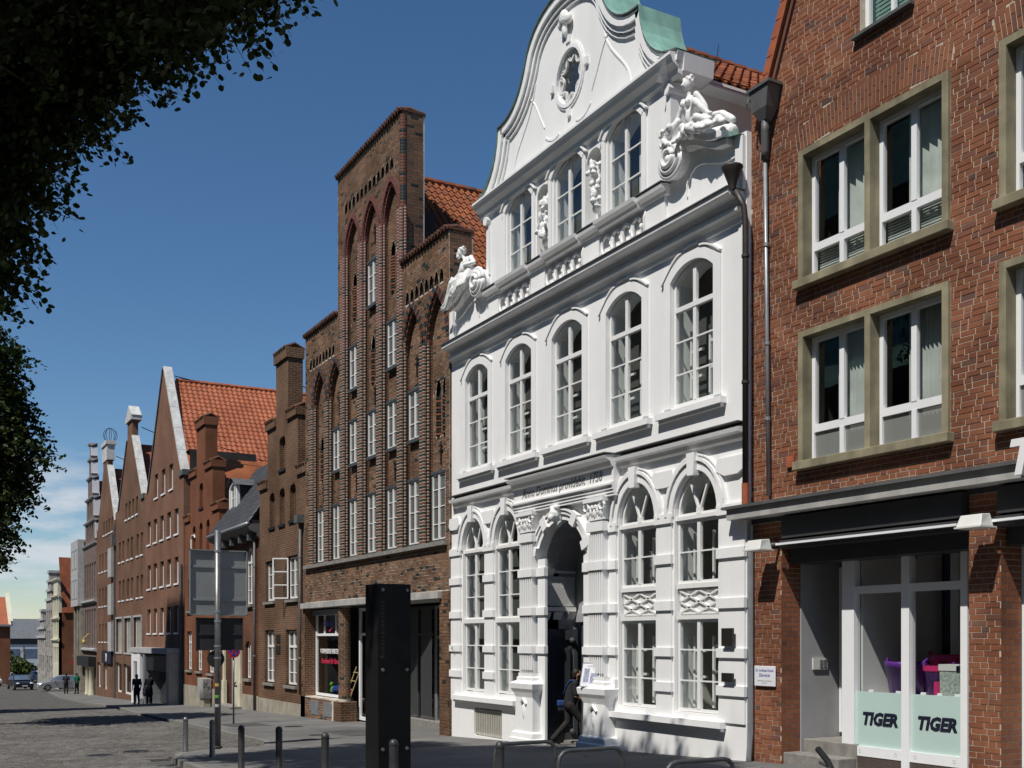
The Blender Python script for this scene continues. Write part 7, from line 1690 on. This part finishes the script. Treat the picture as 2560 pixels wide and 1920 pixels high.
T1 += [(-15.8, -9.4, 12.9, 2.0), (-14.2, -8.7, 13.0, 1.85), (-13.4, -9.8, 13.6, 2.0), (-16.3, -10.8, 14.4, 2.4), (-15.0, -11.2, 14.8, 2.5), (-17.9, -9.9, 13.4, 2.0), (-17.0, -8.1, 12.1, 1.75), (-18.6, -12.2, 12.6, 2.6), (-15.4, -8.2, 12.3, 1.6)]
T1 = [(x+1.9 if i > 12 else x, y, z, r) for i, (x, y, z, r) in enumerate(T1)]
T1 = [(x, y - max(0, z + 1.58*y + 1.87*r*1.05 - .2)/1.58, z, r) if i > 12 else (x, y, z, r) for i, (x, y, z, r) in enumerate(T1)]
tree('big linden whose drooping leafy branches hang over the road', (-16.0, -13.4, g(-16)), T1, 165000, .105, 21, 'leaf_linden', .38, 9.5, limb=.35)
T2 = [lob(-50, 840, 36, 75), lob(-10, 920, 36, 85), lob(5, 1030, 36, 92), lob(25, 1130, 36, 100), lob(0, 1235, 36, 85), lob(-20, 1335, 35.5, 70), lob(-110, 960, 36.5, 140), lob(-110, 1120, 36.5, 150), lob(-120, 1300, 36, 120), lob(-200, 1100, 37, 150), lob(-60, 1180, 37.5, 120), lob(-20, 1400, 35, 45)]
tree('linden with rounded crown standing further down the road', (-41.5, -13.2, g(-41)), T2, 45000, .13, 22, 'leaf_linden', .3, 4.6)
for i, (bx, by, hh_, r, lb) in enumerate(((-62.5, -14.2, 7.2, 3.6, 'linden shading the road before the tall gable house'), (-93, -14.5, 6.6, 3.4, 'linden shading the road before the globe-topped house'), (-6.5, -16.5, 9.5, 4.4, 'linden behind the viewer opposite the shop'), (4.5, -17.0, 9.5, 4.2, 'linden at the top of the street'))):
    rr = random.Random(40+i); lb_ = [(bx + rr.uniform(-.45, .45)*r, by + rr.uniform(-.45, .45)*r, g(bx)+hh_+rr.uniform(-.4, .6)*r, r*rr.uniform(.5, .7)) for k in range(7)]
    tree(lb, (bx, by, g(bx)), lb_, 7000, .24, 50+i, 'leaf_linden', .28, hh_*.5)
for i, (bx, by, r, lb) in enumerate(((-176, -1.4, 2.6, 'small green tree at the end of the street'), (-172, 1.2, 1.6, 'bushy shrub beside the small tree at the bend'))):
    tree(lb, (bx, by, g(bx)), [(bx, by, g(bx)+r*1.1, r*.8), (bx+.4*r, by+.6*r, g(bx)+r*.9, r*.6), (bx-.3*r, by-.6*r, g(bx)+r*.9, r*.6)], 2600, .32, 70+i, 'leaf_far', .14, r*.7, group='greenery closing the street')
tree('wooded ridge top behind the office block', (-240, 22, g(-240)), [(-240, 14+6*k, 4.5+(k % 2), 4.5) for k in range(4)], 4000, .6, 77, 'leaf_far', .4, 1.0, group='greenery closing the street')

# ---------------------------------------------------------------- the church opposite (it shades the street)
cu = thing('brick_church', 'large brick church with pinnacled stair turrets opposite the houses', 'church', (-55, -40, g(-55)))
MB().box(-125, 30, -30, -21, -4, 13).build('side_aisle', 'bw_church', cu)
MB().box(-125, 30, -52, -30, -4, 25).build('nave', 'bw_church', cu)
MB().add([(-125, -30, 25), (30, -30, 25), (30, -41, 41), (-125, -41, 41), (-125, -52, 25), (30, -52, 25)], [(0, 1, 2, 3), (3, 2, 5, 4)]).build('nave_roof', 'copper_green', cu)
MB().add([(-125, -21, 13), (30, -21, 13), (30, -30, 19), (-125, -30, 19)], [(0, 1, 2, 3)]).build('aisle_roof', 'copper_green', cu)
for k in range(15): MB().box(-122+10*k, -120.6+10*k, -21, -19.8, -4, 10).build('buttress', 'bw_church', cu)
for k in range(15): MB().wall(arch(-118.5+10*k, -114.5+10*k, 2, 8, 3, 10, 'pt'), [], -20.9, .1).build('church_window', 'far_window', cu).matrix_parent_inverse = Matrix.Translation(-Vector(cu.location)) @ Matrix.Translation((0, 0, 0))
for x, w, h in ((-50.6, 2.3, 46.8), (-52.2, .5, 47.0), (-50.1, .45, 48.2), (-48.9, .5, 47.2)):
    MB().box(x-w, x+w, -29-w, -29+w, -4, h).build('turret', 'bw_church', cu)
    MB().lathe([(w*1.0, 0), (.02, .4 if w > 1 else 2.4)], (x, -29, h), 8).build('spirelet', 'lead', cu)
